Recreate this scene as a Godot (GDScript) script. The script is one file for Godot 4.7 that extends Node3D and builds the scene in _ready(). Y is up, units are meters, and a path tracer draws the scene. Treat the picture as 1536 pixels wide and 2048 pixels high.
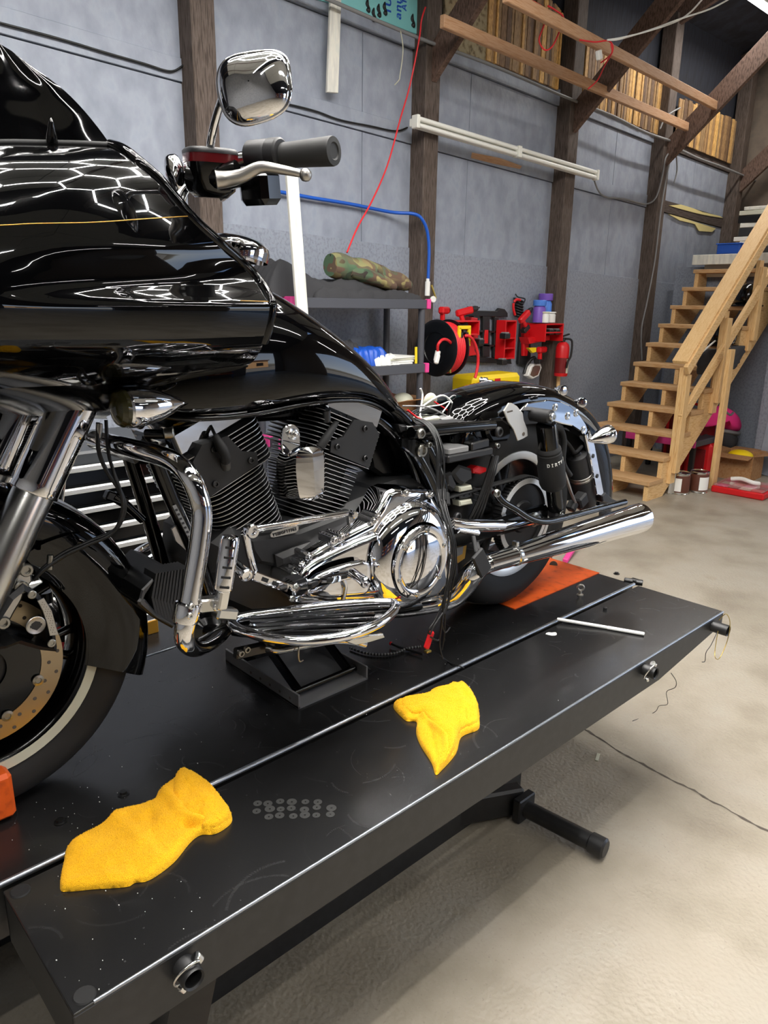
extends Node3D
# Workshop with a black touring motorcycle on a lift. y up, metres. x runs along the lift towards the stairs,
# z comes towards the photographer. The floor is y = 0, the lift deck y = DECK.

const DECK := 0.65
const BZ := -1.5            # centre plane of the motorcycle
const WZ := -4.24           # face of the panelled wall
const FOCAL := 1481.0       # in pixels of the 1536 x 2048 frame

var cam_basis: Basis
var cam_at := Vector3(0, 1.65, 0)
var org := Vector3.ZERO     # base of the thing being built
var M := {}                 # materials
var group_no := 0
var taken := {}

# ---------------------------------------------------------------- pixels to places
func lens_ray(px: float, py: float) -> Vector3:
	return (cam_basis * Vector3(px - 768.0, 1024.0 - py, -FOCAL)).normalized()
func at_z(px: float, py: float, z: float) -> Vector3:
	var r := lens_ray(px, py)
	return cam_at + r * ((z - cam_at.z) / r.z)
func at_y(px: float, py: float, y: float) -> Vector3:
	var r := lens_ray(px, py)
	return cam_at + r * ((y - cam_at.y) / r.y)
func at_x(px: float, py: float, x: float) -> Vector3:
	var r := lens_ray(px, py)
	return cam_at + r * ((x - cam_at.x) / r.x)
func bike(px: float, py: float, side: float) -> Vector3:   # a point of the motorcycle, side = metres left of its centre plane
	return at_z(px, py, BZ + side)
func bikes(list: Array) -> PackedVector3Array:
	var out := PackedVector3Array()
	for p in list: out.append(bike(p[0], p[1], p[2]))
	return out
func on_deck(px: float, py: float, lift := 0.0) -> Vector3: return at_y(px, py, DECK + lift)
func on_floor(px: float, py: float, lift := 0.0) -> Vector3: return at_y(px, py, lift)
func walls(list: Array, z := WZ) -> PackedVector3Array:
	var out := PackedVector3Array()
	for p in list: out.append(at_z(p[0], p[1], p[2] if p.size() > 2 else z))
	return out
func vecs(list: Array) -> PackedVector3Array:
	var out := PackedVector3Array()
	for p in list: out.append(Vector3(p[0], p[1], p[2]))
	return out

# ---------------------------------------------------------------- mesh helpers
func mb() -> SurfaceTool:
	var st := SurfaceTool.new()
	st.begin(Mesh.PRIMITIVE_TRIANGLES)
	return st
func fresh(st: SurfaceTool) -> void:
	group_no += 1
	st.set_smooth_group(group_no % 4000000000)
func tri(st: SurfaceTool, a: Vector3, b: Vector3, c: Vector3) -> void:   # a, b, c counter-clockwise seen from outside
	st.add_vertex(a - org); st.add_vertex(c - org); st.add_vertex(b - org)
func quad(st: SurfaceTool, a: Vector3, b: Vector3, c: Vector3, d: Vector3) -> void:
	tri(st, a, b, c); tri(st, a, c, d)
func fquad(st: SurfaceTool, a: Vector3, b: Vector3, c: Vector3, d: Vector3) -> void:
	fresh(st); quad(st, a, b, c, d)
func piece(called: String, st: SurfaceTool, m: Material, parent: Node = self) -> MeshInstance3D:
	st.generate_normals()
	var o := MeshInstance3D.new()
	o.mesh = st.commit()
	o.material_override = m
	o.name = called
	if parent == self:
		o.name = numbered(called)
		add_child(o)
		o.position = org
	else:
		parent.add_child(o, true)
	return o
func numbered(called: String) -> String:
	var n: int = taken.get(called, 0)
	taken[called] = n + 1
	return called if n == 0 else "%s_%03d" % [called, n]
func tag(o: Node, label: String, category: String, group := "", kind := "") -> Node:
	o.set_meta("label", label)
	if category: o.set_meta("category", category)
	if group: o.set_meta("group", group)
	if kind: o.set_meta("kind", kind)
	return o
func thing(called: String, base: Vector3, label: String, category: String, group := "") -> Node3D:
	var o := Node3D.new()
	o.name = numbered(called)
	add_child(o)
	o.position = base
	org = base
	tag(o, label, category, group)
	return o
func structure(called: String, st: SurfaceTool, m: Material, label := "") -> MeshInstance3D:
	var o := piece(called, st, m)
	o.set_meta("kind", "structure")
	if label: o.set_meta("label", label)
	return o

func box(st: SurfaceTool, c: Vector3, s: Vector3, b := Basis.IDENTITY, bevel := 0.0) -> void:
	var h := s * 0.5
	var e := minf(bevel, minf(h.x, minf(h.y, h.z)) * 0.9)
	if e <= 0.0:
		var v := []
		for i in 8: v.append(c + b * Vector3(h.x if i & 1 else -h.x, h.y if i & 2 else -h.y, h.z if i & 4 else -h.z))
		for q in [[1, 3, 7, 5], [0, 4, 6, 2], [2, 6, 7, 3], [0, 1, 5, 4], [4, 5, 7, 6], [0, 2, 3, 1]]:
			fresh(st); quad(st, v[q[0]], v[q[1]], v[q[2]], v[q[3]])
		return
	# chamfered: each corner has three vertices, on the x, y and z faces
	var g := func(i: int, ax: int) -> Vector3:
		var p := Vector3(h.x if i & 1 else -h.x, h.y if i & 2 else -h.y, h.z if i & 4 else -h.z)
		for k in 3:
			if k != ax: p[k] -= signf(p[k]) * e
		return c + b * p
	for q in [[0, 1, 3, 7, 5], [0, 0, 4, 6, 2], [1, 2, 6, 7, 3], [1, 0, 1, 5, 4], [2, 4, 5, 7, 6], [2, 0, 2, 3, 1]]:
		fresh(st); quad(st, g.call(q[1], q[0]), g.call(q[2], q[0]), g.call(q[3], q[0]), g.call(q[4], q[0]))
	for ax in 3:                       # twelve edges along axis ax between the faces of the other two axes
		var u := (ax + 1) % 3
		var w := (ax + 2) % 3
		for su in 2:
			for sw in 2:
				var i0 := (su << u) | (sw << w)
				var i1 := i0 | (1 << ax)
				fresh(st)
				if su == sw: quad(st, g.call(i0, u), g.call(i1, u), g.call(i1, w), g.call(i0, w))
				else: quad(st, g.call(i0, w), g.call(i1, w), g.call(i1, u), g.call(i0, u))
	for i in 8:
		fresh(st)
		var odd: bool = ((i & 1) + ((i >> 1) & 1) + ((i >> 2) & 1)) % 2 == 1
		if odd: tri(st, g.call(i, 0), g.call(i, 1), g.call(i, 2))
		else: tri(st, g.call(i, 0), g.call(i, 2), g.call(i, 1))
func bar(st: SurfaceTool, a: Vector3, b: Vector3, w: float, h: float, up := Vector3.UP, bevel := 0.0) -> void:   # a board from a to b, h along up
	var x := (b - a).normalized()
	var z := x.cross(up).normalized()
	var y := z.cross(x)
	box(st, (a + b) * 0.5, Vector3((b - a).length(), h, w), Basis(x, y, z), bevel)
func side_of(d: Vector3) -> Vector3:
	var u := Vector3.UP if absf(d.y) < 0.9 else Vector3.RIGHT
	return d.cross(u).normalized()
func curve(pts: PackedVector3Array, n := 6, closed := false) -> PackedVector3Array:   # Catmull-Rom through the points
	var out := PackedVector3Array()
	var k := pts.size()
	if k < 3 and not closed: return pts
	for i in (k if closed else k - 1):
		var a := pts[(i - 1 + k) % k] if closed else pts[maxi(i - 1, 0)]
		var b := pts[i]
		var c := pts[(i + 1) % k]
		var d := pts[(i + 2) % k] if closed else pts[mini(i + 2, k - 1)]
		for j in n:
			out.append(b.cubic_interpolate(c, a, d, float(j) / n))
	if not closed: out.append(pts[k - 1])
	return out
func tube(st: SurfaceTool, pts: PackedVector3Array, r, sides := 10, closed := false, caps := true) -> void:
	var n := pts.size()
	var rings := []
	var t0 := (pts[1] - pts[0]).normalized()
	var u := side_of(t0)
	for i in n:
		var t: Vector3
		if closed: t = (pts[(i + 1) % n] - pts[(i - 1 + n) % n]).normalized()
		else: t = (pts[mini(i + 1, n - 1)] - pts[maxi(i - 1, 0)]).normalized()
		u = (u - t * u.dot(t)).normalized()
		var v := t.cross(u)
		var rr: float = r[i] if r is Array or r is PackedFloat32Array else r
		var ring := PackedVector3Array()
		for j in sides:
			var a := TAU * j / sides
			ring.append(pts[i] + (u * cos(a) + v * sin(a)) * rr)
		rings.append(ring)
	if closed: rings.append(rings[0])
	skin(st, rings)
	if caps and not closed:
		cap(st, rings[0], true)
		cap(st, rings[n - 1], false)
func skin(st: SurfaceTool, rings: Array, wrap := true, flip := false) -> void:   # rings run so that u x v points along the sweep
	fresh(st)
	for i in rings.size() - 1:
		var a: PackedVector3Array = rings[i]
		var b: PackedVector3Array = rings[i + 1]
		var n := a.size()
		for j in (n if wrap else n - 1):
			var k := (j + 1) % n
			if flip: quad(st, a[j], b[j], b[k], a[k])
			else: quad(st, a[j], a[k], b[k], b[j])
func cap(st: SurfaceTool, ring: PackedVector3Array, start: bool) -> void:
	fresh(st)
	var c := Vector3.ZERO
	for p in ring: c += p
	c /= ring.size()
	for j in ring.size():
		var k := (j + 1) % ring.size()
		if start: tri(st, c, ring[k], ring[j])
		else: tri(st, c, ring[j], ring[k])
func loft(st: SurfaceTool, rings: Array, caps := true) -> void:
	skin(st, rings)
	if caps:
		cap(st, rings[0], true)
		cap(st, rings[rings.size() - 1], false)
func lathe(st: SurfaceTool, o: Vector3, axis: Vector3, profile: Array, sides := 20, crease := 32.0) -> void:   # profile [radius, height] from bottom to top, outside
	axis = axis.normalized()
	var u := side_of(axis)
	var v := axis.cross(u)
	var last := Vector2.ZERO
	fresh(st)
	for i in profile.size() - 1:
		var p := Vector2(profile[i][0], profile[i][1])
		var q := Vector2(profile[i + 1][0], profile[i + 1][1])
		var d := (q - p).normalized()
		if i > 0 and absf(rad_to_deg(last.angle_to(d))) > crease: fresh(st)
		last = d
		for j in sides:
			var a := TAU * j / sides
			var b := TAU * (j + 1) / sides
			var da := u * cos(a) + v * sin(a)
			var db := u * cos(b) + v * sin(b)
			var p0 := o + axis * p.y + da * p.x
			var p1 := o + axis * p.y + db * p.x
			var q0 := o + axis * q.y + da * q.x
			var q1 := o + axis * q.y + db * q.x
			if p.x > 1e-6: tri(st, p0, p1, q1)
			if q.x > 1e-6: tri(st, p0, q1, q0)
func rod(st: SurfaceTool, a: Vector3, b: Vector3, r: float, sides := 12, bevel := 0.0) -> void:
	var l := (b - a).length()
	var e := bevel if bevel > 0.0 else minf(r * 0.15, 0.002)
	lathe(st, a, b - a, [[0, 0], [r - e, 0], [r, e], [r, l - e], [r - e, l], [0, l]], sides)
func ring_at(c: Vector3, axis: Vector3, R: float, n := 24) -> PackedVector3Array:
	axis = axis.normalized()
	var u := side_of(axis)
	var v := axis.cross(u)
	var out := PackedVector3Array()
	for i in n: out.append(c + (u * cos(TAU * i / n) + v * sin(TAU * i / n)) * R)
	return out
func hoop(st: SurfaceTool, c: Vector3, axis: Vector3, R: float, r: float, n := 32, sides := 8) -> void:
	tube(st, ring_at(c, axis, R, n), r, sides, true)
func inset(poly: PackedVector2Array, d: float) -> PackedVector2Array:
	var out := PackedVector2Array()
	var n := poly.size()
	for i in n:
		var a := (poly[i] - poly[(i - 1 + n) % n]).normalized()
		var b := (poly[(i + 1) % n] - poly[i]).normalized()
		var na := Vector2(-a.y, a.x)
		var nn := Vector2(-b.y, b.x)
		var m := (na + nn)
		var k := m.length_squared()
		m = m * (2.0 / k) if k > 0.2 else na
		out.append(poly[i] + m.limit_length(2.0) * d)
	return out
func plate(st: SurfaceTool, poly: PackedVector2Array, o: Vector3, u: Vector3, v: Vector3, depth: float, bevel := 0.0, round_bevel := false) -> void:
	# a polygon in the plane (u, v) through o, its front face pushed out by depth along u x v
	var n := u.cross(v).normalized()
	if Geometry2D.is_polygon_clockwise(poly): poly.reverse()
	# Geometry2D counts clockwise in y-down; make it counter-clockwise in (u, v)
	var area := 0.0
	for i in poly.size(): area += poly[i].cross(poly[(i + 1) % poly.size()])
	if area < 0.0: poly.reverse()
	var steps := [[0.0, 0.0]]
	if bevel > 0.0:
		if round_bevel:
			for i in 5:
				var a := PI * 0.5 * i / 4.0
				steps.append([bevel * (1.0 - cos(a)), depth - bevel + bevel * sin(a)])
		else:
			steps.append([0.0, depth - bevel])
			steps.append([bevel, depth])
	else:
		steps.append([0.0, depth])
	var prev := PackedVector3Array()
	var top := PackedVector2Array()
	if round_bevel and bevel > 0.0: fresh(st)
	for s in steps:
		var p2 := inset(poly, s[0]) if s[0] > 0.0 else poly
		var ring := PackedVector3Array()
		for p in p2: ring.append(o + u * p.x + v * p.y + n * s[1])
		if prev.size():
			for j in ring.size():
				var k := (j + 1) % ring.size()
				if not round_bevel: fresh(st)
				quad(st, prev[j], prev[k], ring[k], ring[j])
		prev = ring
		top = p2
	var ix := Geometry2D.triangulate_polygon(top)
	if not (round_bevel and bevel > 0.0): fresh(st)
	for t in ix.size() / 3:
		var a := prev[ix[t * 3]]
		var b := prev[ix[t * 3 + 1]]
		var c := prev[ix[t * 3 + 2]]
		if (b - a).cross(c - a).dot(n) < 0.0: tri(st, a, c, b)
		else: tri(st, a, b, c)
	fresh(st)
	var ib := Geometry2D.triangulate_polygon(poly)
	for t in ib.size() / 3:
		var a := o + u * poly[ib[t * 3]].x + v * poly[ib[t * 3]].y
		var b := o + u * poly[ib[t * 3 + 1]].x + v * poly[ib[t * 3 + 1]].y
		var c := o + u * poly[ib[t * 3 + 2]].x + v * poly[ib[t * 3 + 2]].y
		if (b - a).cross(c - a).dot(n) > 0.0: tri(st, a, c, b)
		else: tri(st, a, b, c)
func smooth2(poly: PackedVector2Array, n := 5) -> PackedVector2Array:
	var p3 := PackedVector3Array()
	for p in poly: p3.append(Vector3(p.x, p.y, 0))
	var out := PackedVector2Array()
	for p in curve(p3, n, true): out.append(Vector2(p.x, p.y))
	return out
func cut(st: SurfaceTool, px: Array, side: float, depth: float, bevel := 0.0, smooth := false, round_bevel := false) -> void:   # a plate of the motorcycle: outline seen at its outer face, depth goes inwards
	var poly := PackedVector2Array()
	for p in px:
		var q := bike(p[0], p[1], side)
		poly.append(Vector2(q.x, q.y))
	if smooth: poly = smooth2(poly)
	plate(st, poly, Vector3(0, 0, BZ + side - depth), Vector3.RIGHT, Vector3.UP, depth, bevel, round_bevel)
func wall_cut(st: SurfaceTool, px: Array, z: float, depth: float, bevel := 0.0) -> void:
	var poly := PackedVector2Array()
	for p in px:
		var q := at_z(p[0], p[1], z)
		poly.append(Vector2(q.x, q.y))
	plate(st, poly, Vector3(0, 0, z - depth), Vector3.RIGHT, Vector3.UP, depth, bevel)
func wire(called: String, pts: PackedVector3Array, r: float, m: Material, parent: Node = self, n := 6, sides := 6) -> MeshInstance3D:
	var st := mb()
	tube(st, curve(pts, n), r, sides)
	return piece(called, st, m, parent)
func bolt(st: SurfaceTool, c: Vector3, axis: Vector3, r: float, h: float) -> void:   # socket head: a short cylinder with a hollow
	lathe(st, c, axis, [[0, 0], [r, 0], [r, h * 0.75], [r * 0.85, h], [r * 0.55, h], [r * 0.5, h * 0.4], [0, h * 0.4]], 12)
func sheet(st: SurfaceTool, rows: Array, thick := 0.0, out := Vector3.ZERO) -> void:   # rows of points, optionally given thickness along -out
	skin(st, rows, false)
	if thick > 0.0:
		var back := []
		for r in rows:
			var q := PackedVector3Array()
			for p in r: q.append(p - out * thick)
			back.append(q)
		skin(st, back, false, true)
		var n: int = rows[0].size()
		var m := rows.size()
		fresh(st)
		for i in m - 1:
			quad(st, rows[i][0], rows[i + 1][0], back[i + 1][0], back[i][0])
			quad(st, rows[i + 1][n - 1], rows[i][n - 1], back[i][n - 1], back[i + 1][n - 1])
		fresh(st)
		for j in n - 1:
			quad(st, rows[0][j + 1], rows[0][j], back[0][j], back[0][j + 1])
			quad(st, rows[m - 1][j], rows[m - 1][j + 1], back[m - 1][j + 1], back[m - 1][j])
func lettering(text: String, height: float, m: Material, where: Transform3D, parent: Node, called := "lettering", font := "Droid Sans", weight := 700, depth := 0.001) -> MeshInstance3D:
	var t := TextMesh.new()
	var f := SystemFont.new()
	f.font_names = PackedStringArray([font])
	f.font_weight = weight
	t.font = f
	t.text = text
	t.font_size = 48
	t.pixel_size = height / 35.0
	t.depth = depth
	var o := MeshInstance3D.new()
	o.name = called
	o.mesh = t
	o.material_override = m
	parent.add_child(o, true)
	o.transform = where
	return o

# ---------------------------------------------------------------- materials
func mat(key: String, c: Color, rough := 0.6, metal := 0.0) -> StandardMaterial3D:
	var m := StandardMaterial3D.new()
	m.resource_name = key
	m.albedo_color = c
	m.roughness = rough
	m.metallic = metal
	M[key] = m
	return m
func noise_tex(freq: float, ramp: Array, sd := 1, size := 512, kind := FastNoiseLite.TYPE_SIMPLEX_SMOOTH, octaves := 5, normal := false, bump := 4.0) -> NoiseTexture2D:
	var n := FastNoiseLite.new()
	n.noise_type = kind
	n.frequency = freq
	n.fractal_octaves = octaves
	n.seed = sd
	var t := NoiseTexture2D.new()
	t.width = size
	t.height = size
	t.seamless = true
	t.noise = n
	if normal:
		t.as_normal_map = true
		t.bump_strength = bump
	elif ramp.size():
		var g := Gradient.new()
		var off := PackedFloat32Array()
		var col := PackedColorArray()
		for r in ramp:
			off.append(r[0])
			col.append(r[1])
		g.offsets = off
		g.colors = col
		t.color_ramp = g
	return t
func textured(m: StandardMaterial3D, albedo: Texture2D, scale: Vector3, normal: Texture2D = null, strength := 1.0, rough: Texture2D = null) -> StandardMaterial3D:
	if albedo: m.albedo_texture = albedo
	if normal:
		m.normal_enabled = true
		m.normal_texture = normal
		m.normal_scale = strength
	if rough: m.roughness_texture = rough
	m.uv1_triplanar = true
	m.uv1_world_triplanar = true
	m.uv1_scale = scale
	return m
func grey(v: float) -> Color: return Color(v, v, v)

func _ready() -> void:
	# ---- camera
	var ax := lens_dir(2408.0, 627.0)              # where the long edges of the lift meet
	var az := -lens_dir(-677.0, 580.6)             # where its short edges meet
	var ay := az.cross(ax).normalized()
	az = ax.cross(ay)
	cam_basis = Basis(ax, ay, az).transposed()
	var cam := Camera3D.new()
	cam.name = "camera"
	cam.fov = rad_to_deg(2.0 * atan(1024.0 / FOCAL))
	cam.near = 0.05
	cam.far = 200.0
	add_child(cam)
	cam.transform = Transform3D(cam_basis, cam_at)
	# ---- sky and exposure
	var env := Environment.new()
	env.background_mode = Environment.BG_SKY
	var sky := Sky.new()
	var sm := ProceduralSkyMaterial.new()
	sm.sky_top_color = Color(0.46, 0.60, 0.80)
	sm.sky_horizon_color = Color(0.84, 0.88, 0.92)
	sm.ground_horizon_color = Color(0.6, 0.58, 0.54)
	sm.ground_bottom_color = Color(0.4, 0.38, 0.35)
	sm.sun_angle_max = 1.0
	sm.energy_multiplier = 5.0
	sky.sky_material = sm
	env.sky = sky
	env.tonemap_mode = Environment.TONE_MAPPER_LINEAR
	env.tonemap_exposure = 1.15
	env.sdfgi_enabled = true
	env.ssao_enabled = true
	env.ssil_enabled = true
	var we := WorldEnvironment.new()
	we.name = "world"
	we.environment = env
	add_child(we)
	var sun := DirectionalLight3D.new()
	sun.name = "sun"
	sun.light_energy = 12.0
	sun.light_color = Color(1.0, 0.95, 0.86)
	sun.light_angular_distance = 0.5
	sun.shadow_enabled = true
	add_child(sun)
	sun.look_at_from_position(Vector3.ZERO, Vector3(0.55, -0.75, 0.6))
	make_materials()
	build_lamps()
	build_room()
	build_lift()
	build_motorcycle()
	build_deck_things()
	build_wall_things()
	build_shelf()
	build_tool_wall()
	build_stairs()
	build_floor_things()

func lens_dir(px: float, py: float) -> Vector3: return Vector3(px - 768.0, 1024.0 - py, -FOCAL).normalized()

func make_materials() -> void:
	var white := Color(1, 1, 1)
	var fine := noise_tex(0.05, [], 3, 512, FastNoiseLite.TYPE_SIMPLEX_SMOOTH, 4, true, 3.0)
	M.fine = fine
	# painted plywood and chipboard
	var ply := noise_tex(0.012, [[0.0, Color(0.86, 0.87, 0.88)], [0.45, Color(0.95, 0.95, 0.96)], [0.7, Color(1, 1, 1)], [1.0, Color(0.93, 0.95, 0.97)]], 5, 512)
	textured(mat("wall_paint", Color(0.585, 0.61, 0.655), 0.6), ply, Vector3(0.9, 0.6, 0.9), fine, 0.25)
	var osb := noise_tex(0.035, [[0.0, Color(0.84, 0.84, 0.86)], [0.4, Color(0.94, 0.94, 0.95)], [0.6, Color(1, 1, 1)], [1.0, Color(0.92, 0.95, 0.97)]], 8, 512, FastNoiseLite.TYPE_SIMPLEX, 4)
	textured(mat("wall_board", Color(0.565, 0.588, 0.63), 0.7), osb, Vector3(1.8, 1.3, 1.8), noise_tex(0.05, [], 9, 512, FastNoiseLite.TYPE_SIMPLEX, 3, true, 3.0), 0.3)
	# wood: grain along y, along x, and plain
	var grain := noise_tex(0.02, [[0.0, Color(0.55, 0.5, 0.46)], [0.4, Color(0.8, 0.77, 0.74)], [0.6, Color(1, 1, 1)], [1.0, Color(0.75, 0.7, 0.66)]], 11, 512)
	textured(mat("post_wood", Color(0.37, 0.325, 0.295), 0.75), grain, Vector3(9, 0.6, 9), fine, 0.3)
	textured(mat("beam_wood", Color(0.42, 0.335, 0.29), 0.75), grain, Vector3(1.5, 1.5, 7), fine, 0.3)
	textured(mat("girt_wood", Color(0.33, 0.29, 0.27), 0.8), grain, Vector3(0.5, 9, 9), fine, 0.3)
	var pine := noise_tex(0.015, [[0.0, Color(0.86, 0.77, 0.66)], [0.35, Color(0.95, 0.91, 0.85)], [0.6, Color(1, 1, 1)], [1.0, Color(0.92, 0.86, 0.78)]], 12, 512)
	M.pine_tex = pine
	textured(mat("new_pine", Color(0.90, 0.76, 0.55), 0.6), pine, Vector3(1.2, 8, 10))
	textured(mat("new_pine_upright", Color(0.89, 0.75, 0.54), 0.6), pine, Vector3(10, 0.8, 10))
	textured(mat("tread_wood", Color(0.77, 0.63, 0.46), 0.65), pine, Vector3(9, 9, 0.9))
	textured(mat("board_wood", Color(0.75, 0.60, 0.47), 0.7), pine, Vector3(0.7, 12, 12))
	textured(mat("white_wood", Color(0.90, 0.89, 0.84), 0.6), ply, Vector3(3, 0.6, 3))
	for i in 6:
		var c: Color = [Color(0.70, 0.56, 0.38), Color(0.55, 0.43, 0.30), Color(0.86, 0.69, 0.43), Color(0.66, 0.54, 0.38), Color(0.95, 0.76, 0.45), Color(0.44, 0.34, 0.25)][i]
		textured(mat("slat_%d" % i, c, 0.7), grain, Vector3(12, 1.2, 12))
	mat("dark_ceiling", Color(0.165, 0.18, 0.225), 0.85)
	textured(M.dark_ceiling, grain, Vector3(0.4, 0.4, 0.4))
	textured(mat("dark_wall", Color(0.15, 0.165, 0.21), 0.85), grain, Vector3(6, 0.3, 6))
	textured(mat("beige_wall", Color(0.55, 0.49, 0.43), 0.8), ply, Vector3(0.8, 0.8, 0.8))
	textured(mat("far_wall", Color(0.44, 0.45, 0.48), 0.8), ply, Vector3(0.5, 0.5, 0.5))
	textured(mat("plain_wall", Color(0.62, 0.62, 0.62), 0.8), ply, Vector3(0.5, 0.5, 0.5))
	textured(mat("plaster", Color(0.66, 0.62, 0.52), 0.9), noise_tex(0.02, [[0.0, Color(0.55, 0.5, 0.45)], [0.5, Color(0.95, 0.93, 0.88)], [1.0, white]], 21, 512), Vector3(1.5, 1.5, 1.5), fine, 0.8)
	mat("filler", Color(0.86, 0.80, 0.55), 0.9)
	mat("insulation", Color(0.52, 0.80, 0.80), 0.5)
	# concrete
	var con := noise_tex(0.006, [[0.0, Color(0.84, 0.82, 0.80)], [0.35, Color(0.93, 0.92, 0.90)], [0.55, Color(0.98, 0.97, 0.96)], [0.8, Color(1, 1, 1)], [1.0, Color(0.93, 0.91, 0.87)]], 31, 1024, FastNoiseLite.TYPE_SIMPLEX_SMOOTH, 7)
	var cf := textured(mat("concrete", Color(0.64, 0.61, 0.555), 0.6), con, Vector3(0.33, 0.33, 0.33), noise_tex(0.16, [], 33, 1024, FastNoiseLite.TYPE_SIMPLEX_SMOOTH, 5, true, 4.0), 0.22, noise_tex(0.01, [[0.0, grey(0.55)], [0.5, grey(0.8)], [1.0, grey(1.0)]], 34, 512))
	cf.detail_enabled = true
	cf.detail_albedo = noise_tex(0.22, [[0.0, Color(0.40, 0.36, 0.33, 0.75)], [0.2, Color(0.5, 0.46, 0.42, 0.35)], [0.34, Color(0.7, 0.66, 0.6, 0.0)], [1.0, Color(0.7, 0.66, 0.6, 0.0)]], 35, 1024, FastNoiseLite.TYPE_SIMPLEX_SMOOTH, 4)
	cf.detail_mask = null
	mat("crack", Color(0.33, 0.30, 0.27), 0.95)
	mat("asphalt", Color(0.45, 0.44, 0.42), 0.9)
	mat("far_stucco", Color(0.78, 0.62, 0.46), 0.9)
	# motorcycle
	var bp := mat("black_paint", Color(0.012, 0.012, 0.014), 0.12)
	bp.metallic_specular = 0.1
	bp.clearcoat_enabled = true
	bp.clearcoat = 0.8
	bp.clearcoat_roughness = 0.015
	mat("gloss_black", Color(0.016, 0.016, 0.017), 0.14)
	mat("tinted_screen", Color(0.01, 0.01, 0.012), 0.05)
	mat("satin_black", Color(0.12, 0.12, 0.125), 0.45)
	textured(mat("engine_black", Color(0.09, 0.09, 0.092), 0.55), null, Vector3(30, 30, 30), fine, 0.25)
	mat("rubber", Color(0.06, 0.06, 0.062), 0.72)
	textured(mat("tire_rubber", Color(0.115, 0.112, 0.108), 0.7), null, Vector3(20, 20, 20), fine, 0.2)
	mat("grip_rubber", Color(0.14, 0.14, 0.137), 0.6)
	mat("cable", Color(0.05, 0.05, 0.05), 0.45)
	mat("chrome", Color(0.93, 0.93, 0.94), 0.045, 1.0)
	mat("soft_chrome", Color(0.86, 0.86, 0.85), 0.18, 1.0)
	mat("brushed", Color(0.72, 0.71, 0.69), 0.34, 1.0)
	mat("fork_alloy", Color(0.78, 0.78, 0.77), 0.24, 1.0)
	mat("rotor_steel", Color(0.66, 0.60, 0.50), 0.3, 1.0)
	mat("machined", Color(0.90, 0.90, 0.89), 0.38, 0.75)
	mat("zinc", Color(0.86, 0.84, 0.80), 0.3, 0.85)
	mat("jack_grey", Color(0.40, 0.40, 0.405), 0.5)
	mat("dark_steel", Color(0.30, 0.30, 0.30), 0.35, 1.0)
	mat("bolt_steel", Color(0.62, 0.61, 0.58), 0.28, 1.0)
	mat("stripe", Color(0.80, 0.80, 0.72), 0.6)
	mat("amber_glass", Color(0.20, 0.19, 0.10), 0.08)
	mat("red_trim", Color(0.35, 0.05, 0.07), 0.25)
	mat("gold", Color(0.72, 0.55, 0.22), 0.4, 0.6)
	mat("mirror_glass", Color(0.95, 0.95, 0.96), 0.01, 1.0)
	mat("red_plastic", Color(0.75, 0.06, 0.09), 0.35)
	mat("dark_red", Color(0.45, 0.05, 0.07), 0.4)
	mat("white_plastic", Color(0.90, 0.90, 0.88), 0.4)
	mat("grey_plastic", Color(0.5, 0.5, 0.5), 0.5)
	mat("black_plastic", Color(0.10, 0.10, 0.105), 0.45)
	mat("lime", Color(0.6, 0.85, 0.1), 0.5)
	# lift
	var smudge := noise_tex(0.02, [[0.0, grey(0.66)], [0.4, grey(0.76)], [0.6, grey(0.86)], [1.0, grey(1.0)]], 41, 1024, FastNoiseLite.TYPE_SIMPLEX_SMOOTH, 6)
	var dust := noise_tex(0.03, [[0.0, Color(0.80, 0.80, 0.80)], [0.45, Color(0.87, 0.87, 0.87)], [0.75, Color(1, 1, 1)], [1.0, Color(1.0, 1.0, 1.0)]], 42, 1024, FastNoiseLite.TYPE_SIMPLEX_SMOOTH, 6)
	var marks := rubbed_marks()
	textured(mat("deck_black", Color(0.175, 0.175, 0.178), 0.36), marks, Vector3(0.5, 0.5, 0.5), fine, 0.02, marks)
	textured(mat("lift_black", Color(0.145, 0.145, 0.147), 0.42), dust, Vector3(0.8, 0.8, 0.8))
	mat("edge_steel", Color(0.62, 0.64, 0.67), 0.3, 0.9)
	var orange := mat("orange_paint", Color(0.93, 0.38, 0.09), 0.55)
	textured(orange, noise_tex(0.02, [[0.0, Color(0.75, 0.7, 0.66)], [0.35, Color(0.94, 0.93, 0.9)], [1.0, white]], 44, 512), Vector3(2, 2, 2))
	textured(mat("towel", Color(1.0, 0.77, 0.05), 0.95), noise_tex(0.06, [[0.0, Color(0.80, 0.72, 0.5)], [0.45, Color(0.96, 0.94, 0.85)], [1.0, white]], 45, 512), Vector3(9, 9, 9), noise_tex(0.12, [], 46, 512, FastNoiseLite.TYPE_SIMPLEX, 3, true, 8.0), 0.9)
	M.towel.rim_enabled = true
	M.towel.rim = 0.4
	mat("gold_card", Color(0.80, 0.58, 0.14), 0.6)
	mat("dust", Color(0.165, 0.165, 0.16), 0.7)
	mat("paper", Color(0.93, 0.93, 0.91), 0.8)
	# workshop things
	mat("shelf_grey", Color(0.27, 0.275, 0.30), 0.5)
	mat("pink", Color(0.86, 0.25, 0.55), 0.5)
	mat("hot_pink", Color(0.98, 0.20, 0.55), 0.75)
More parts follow.
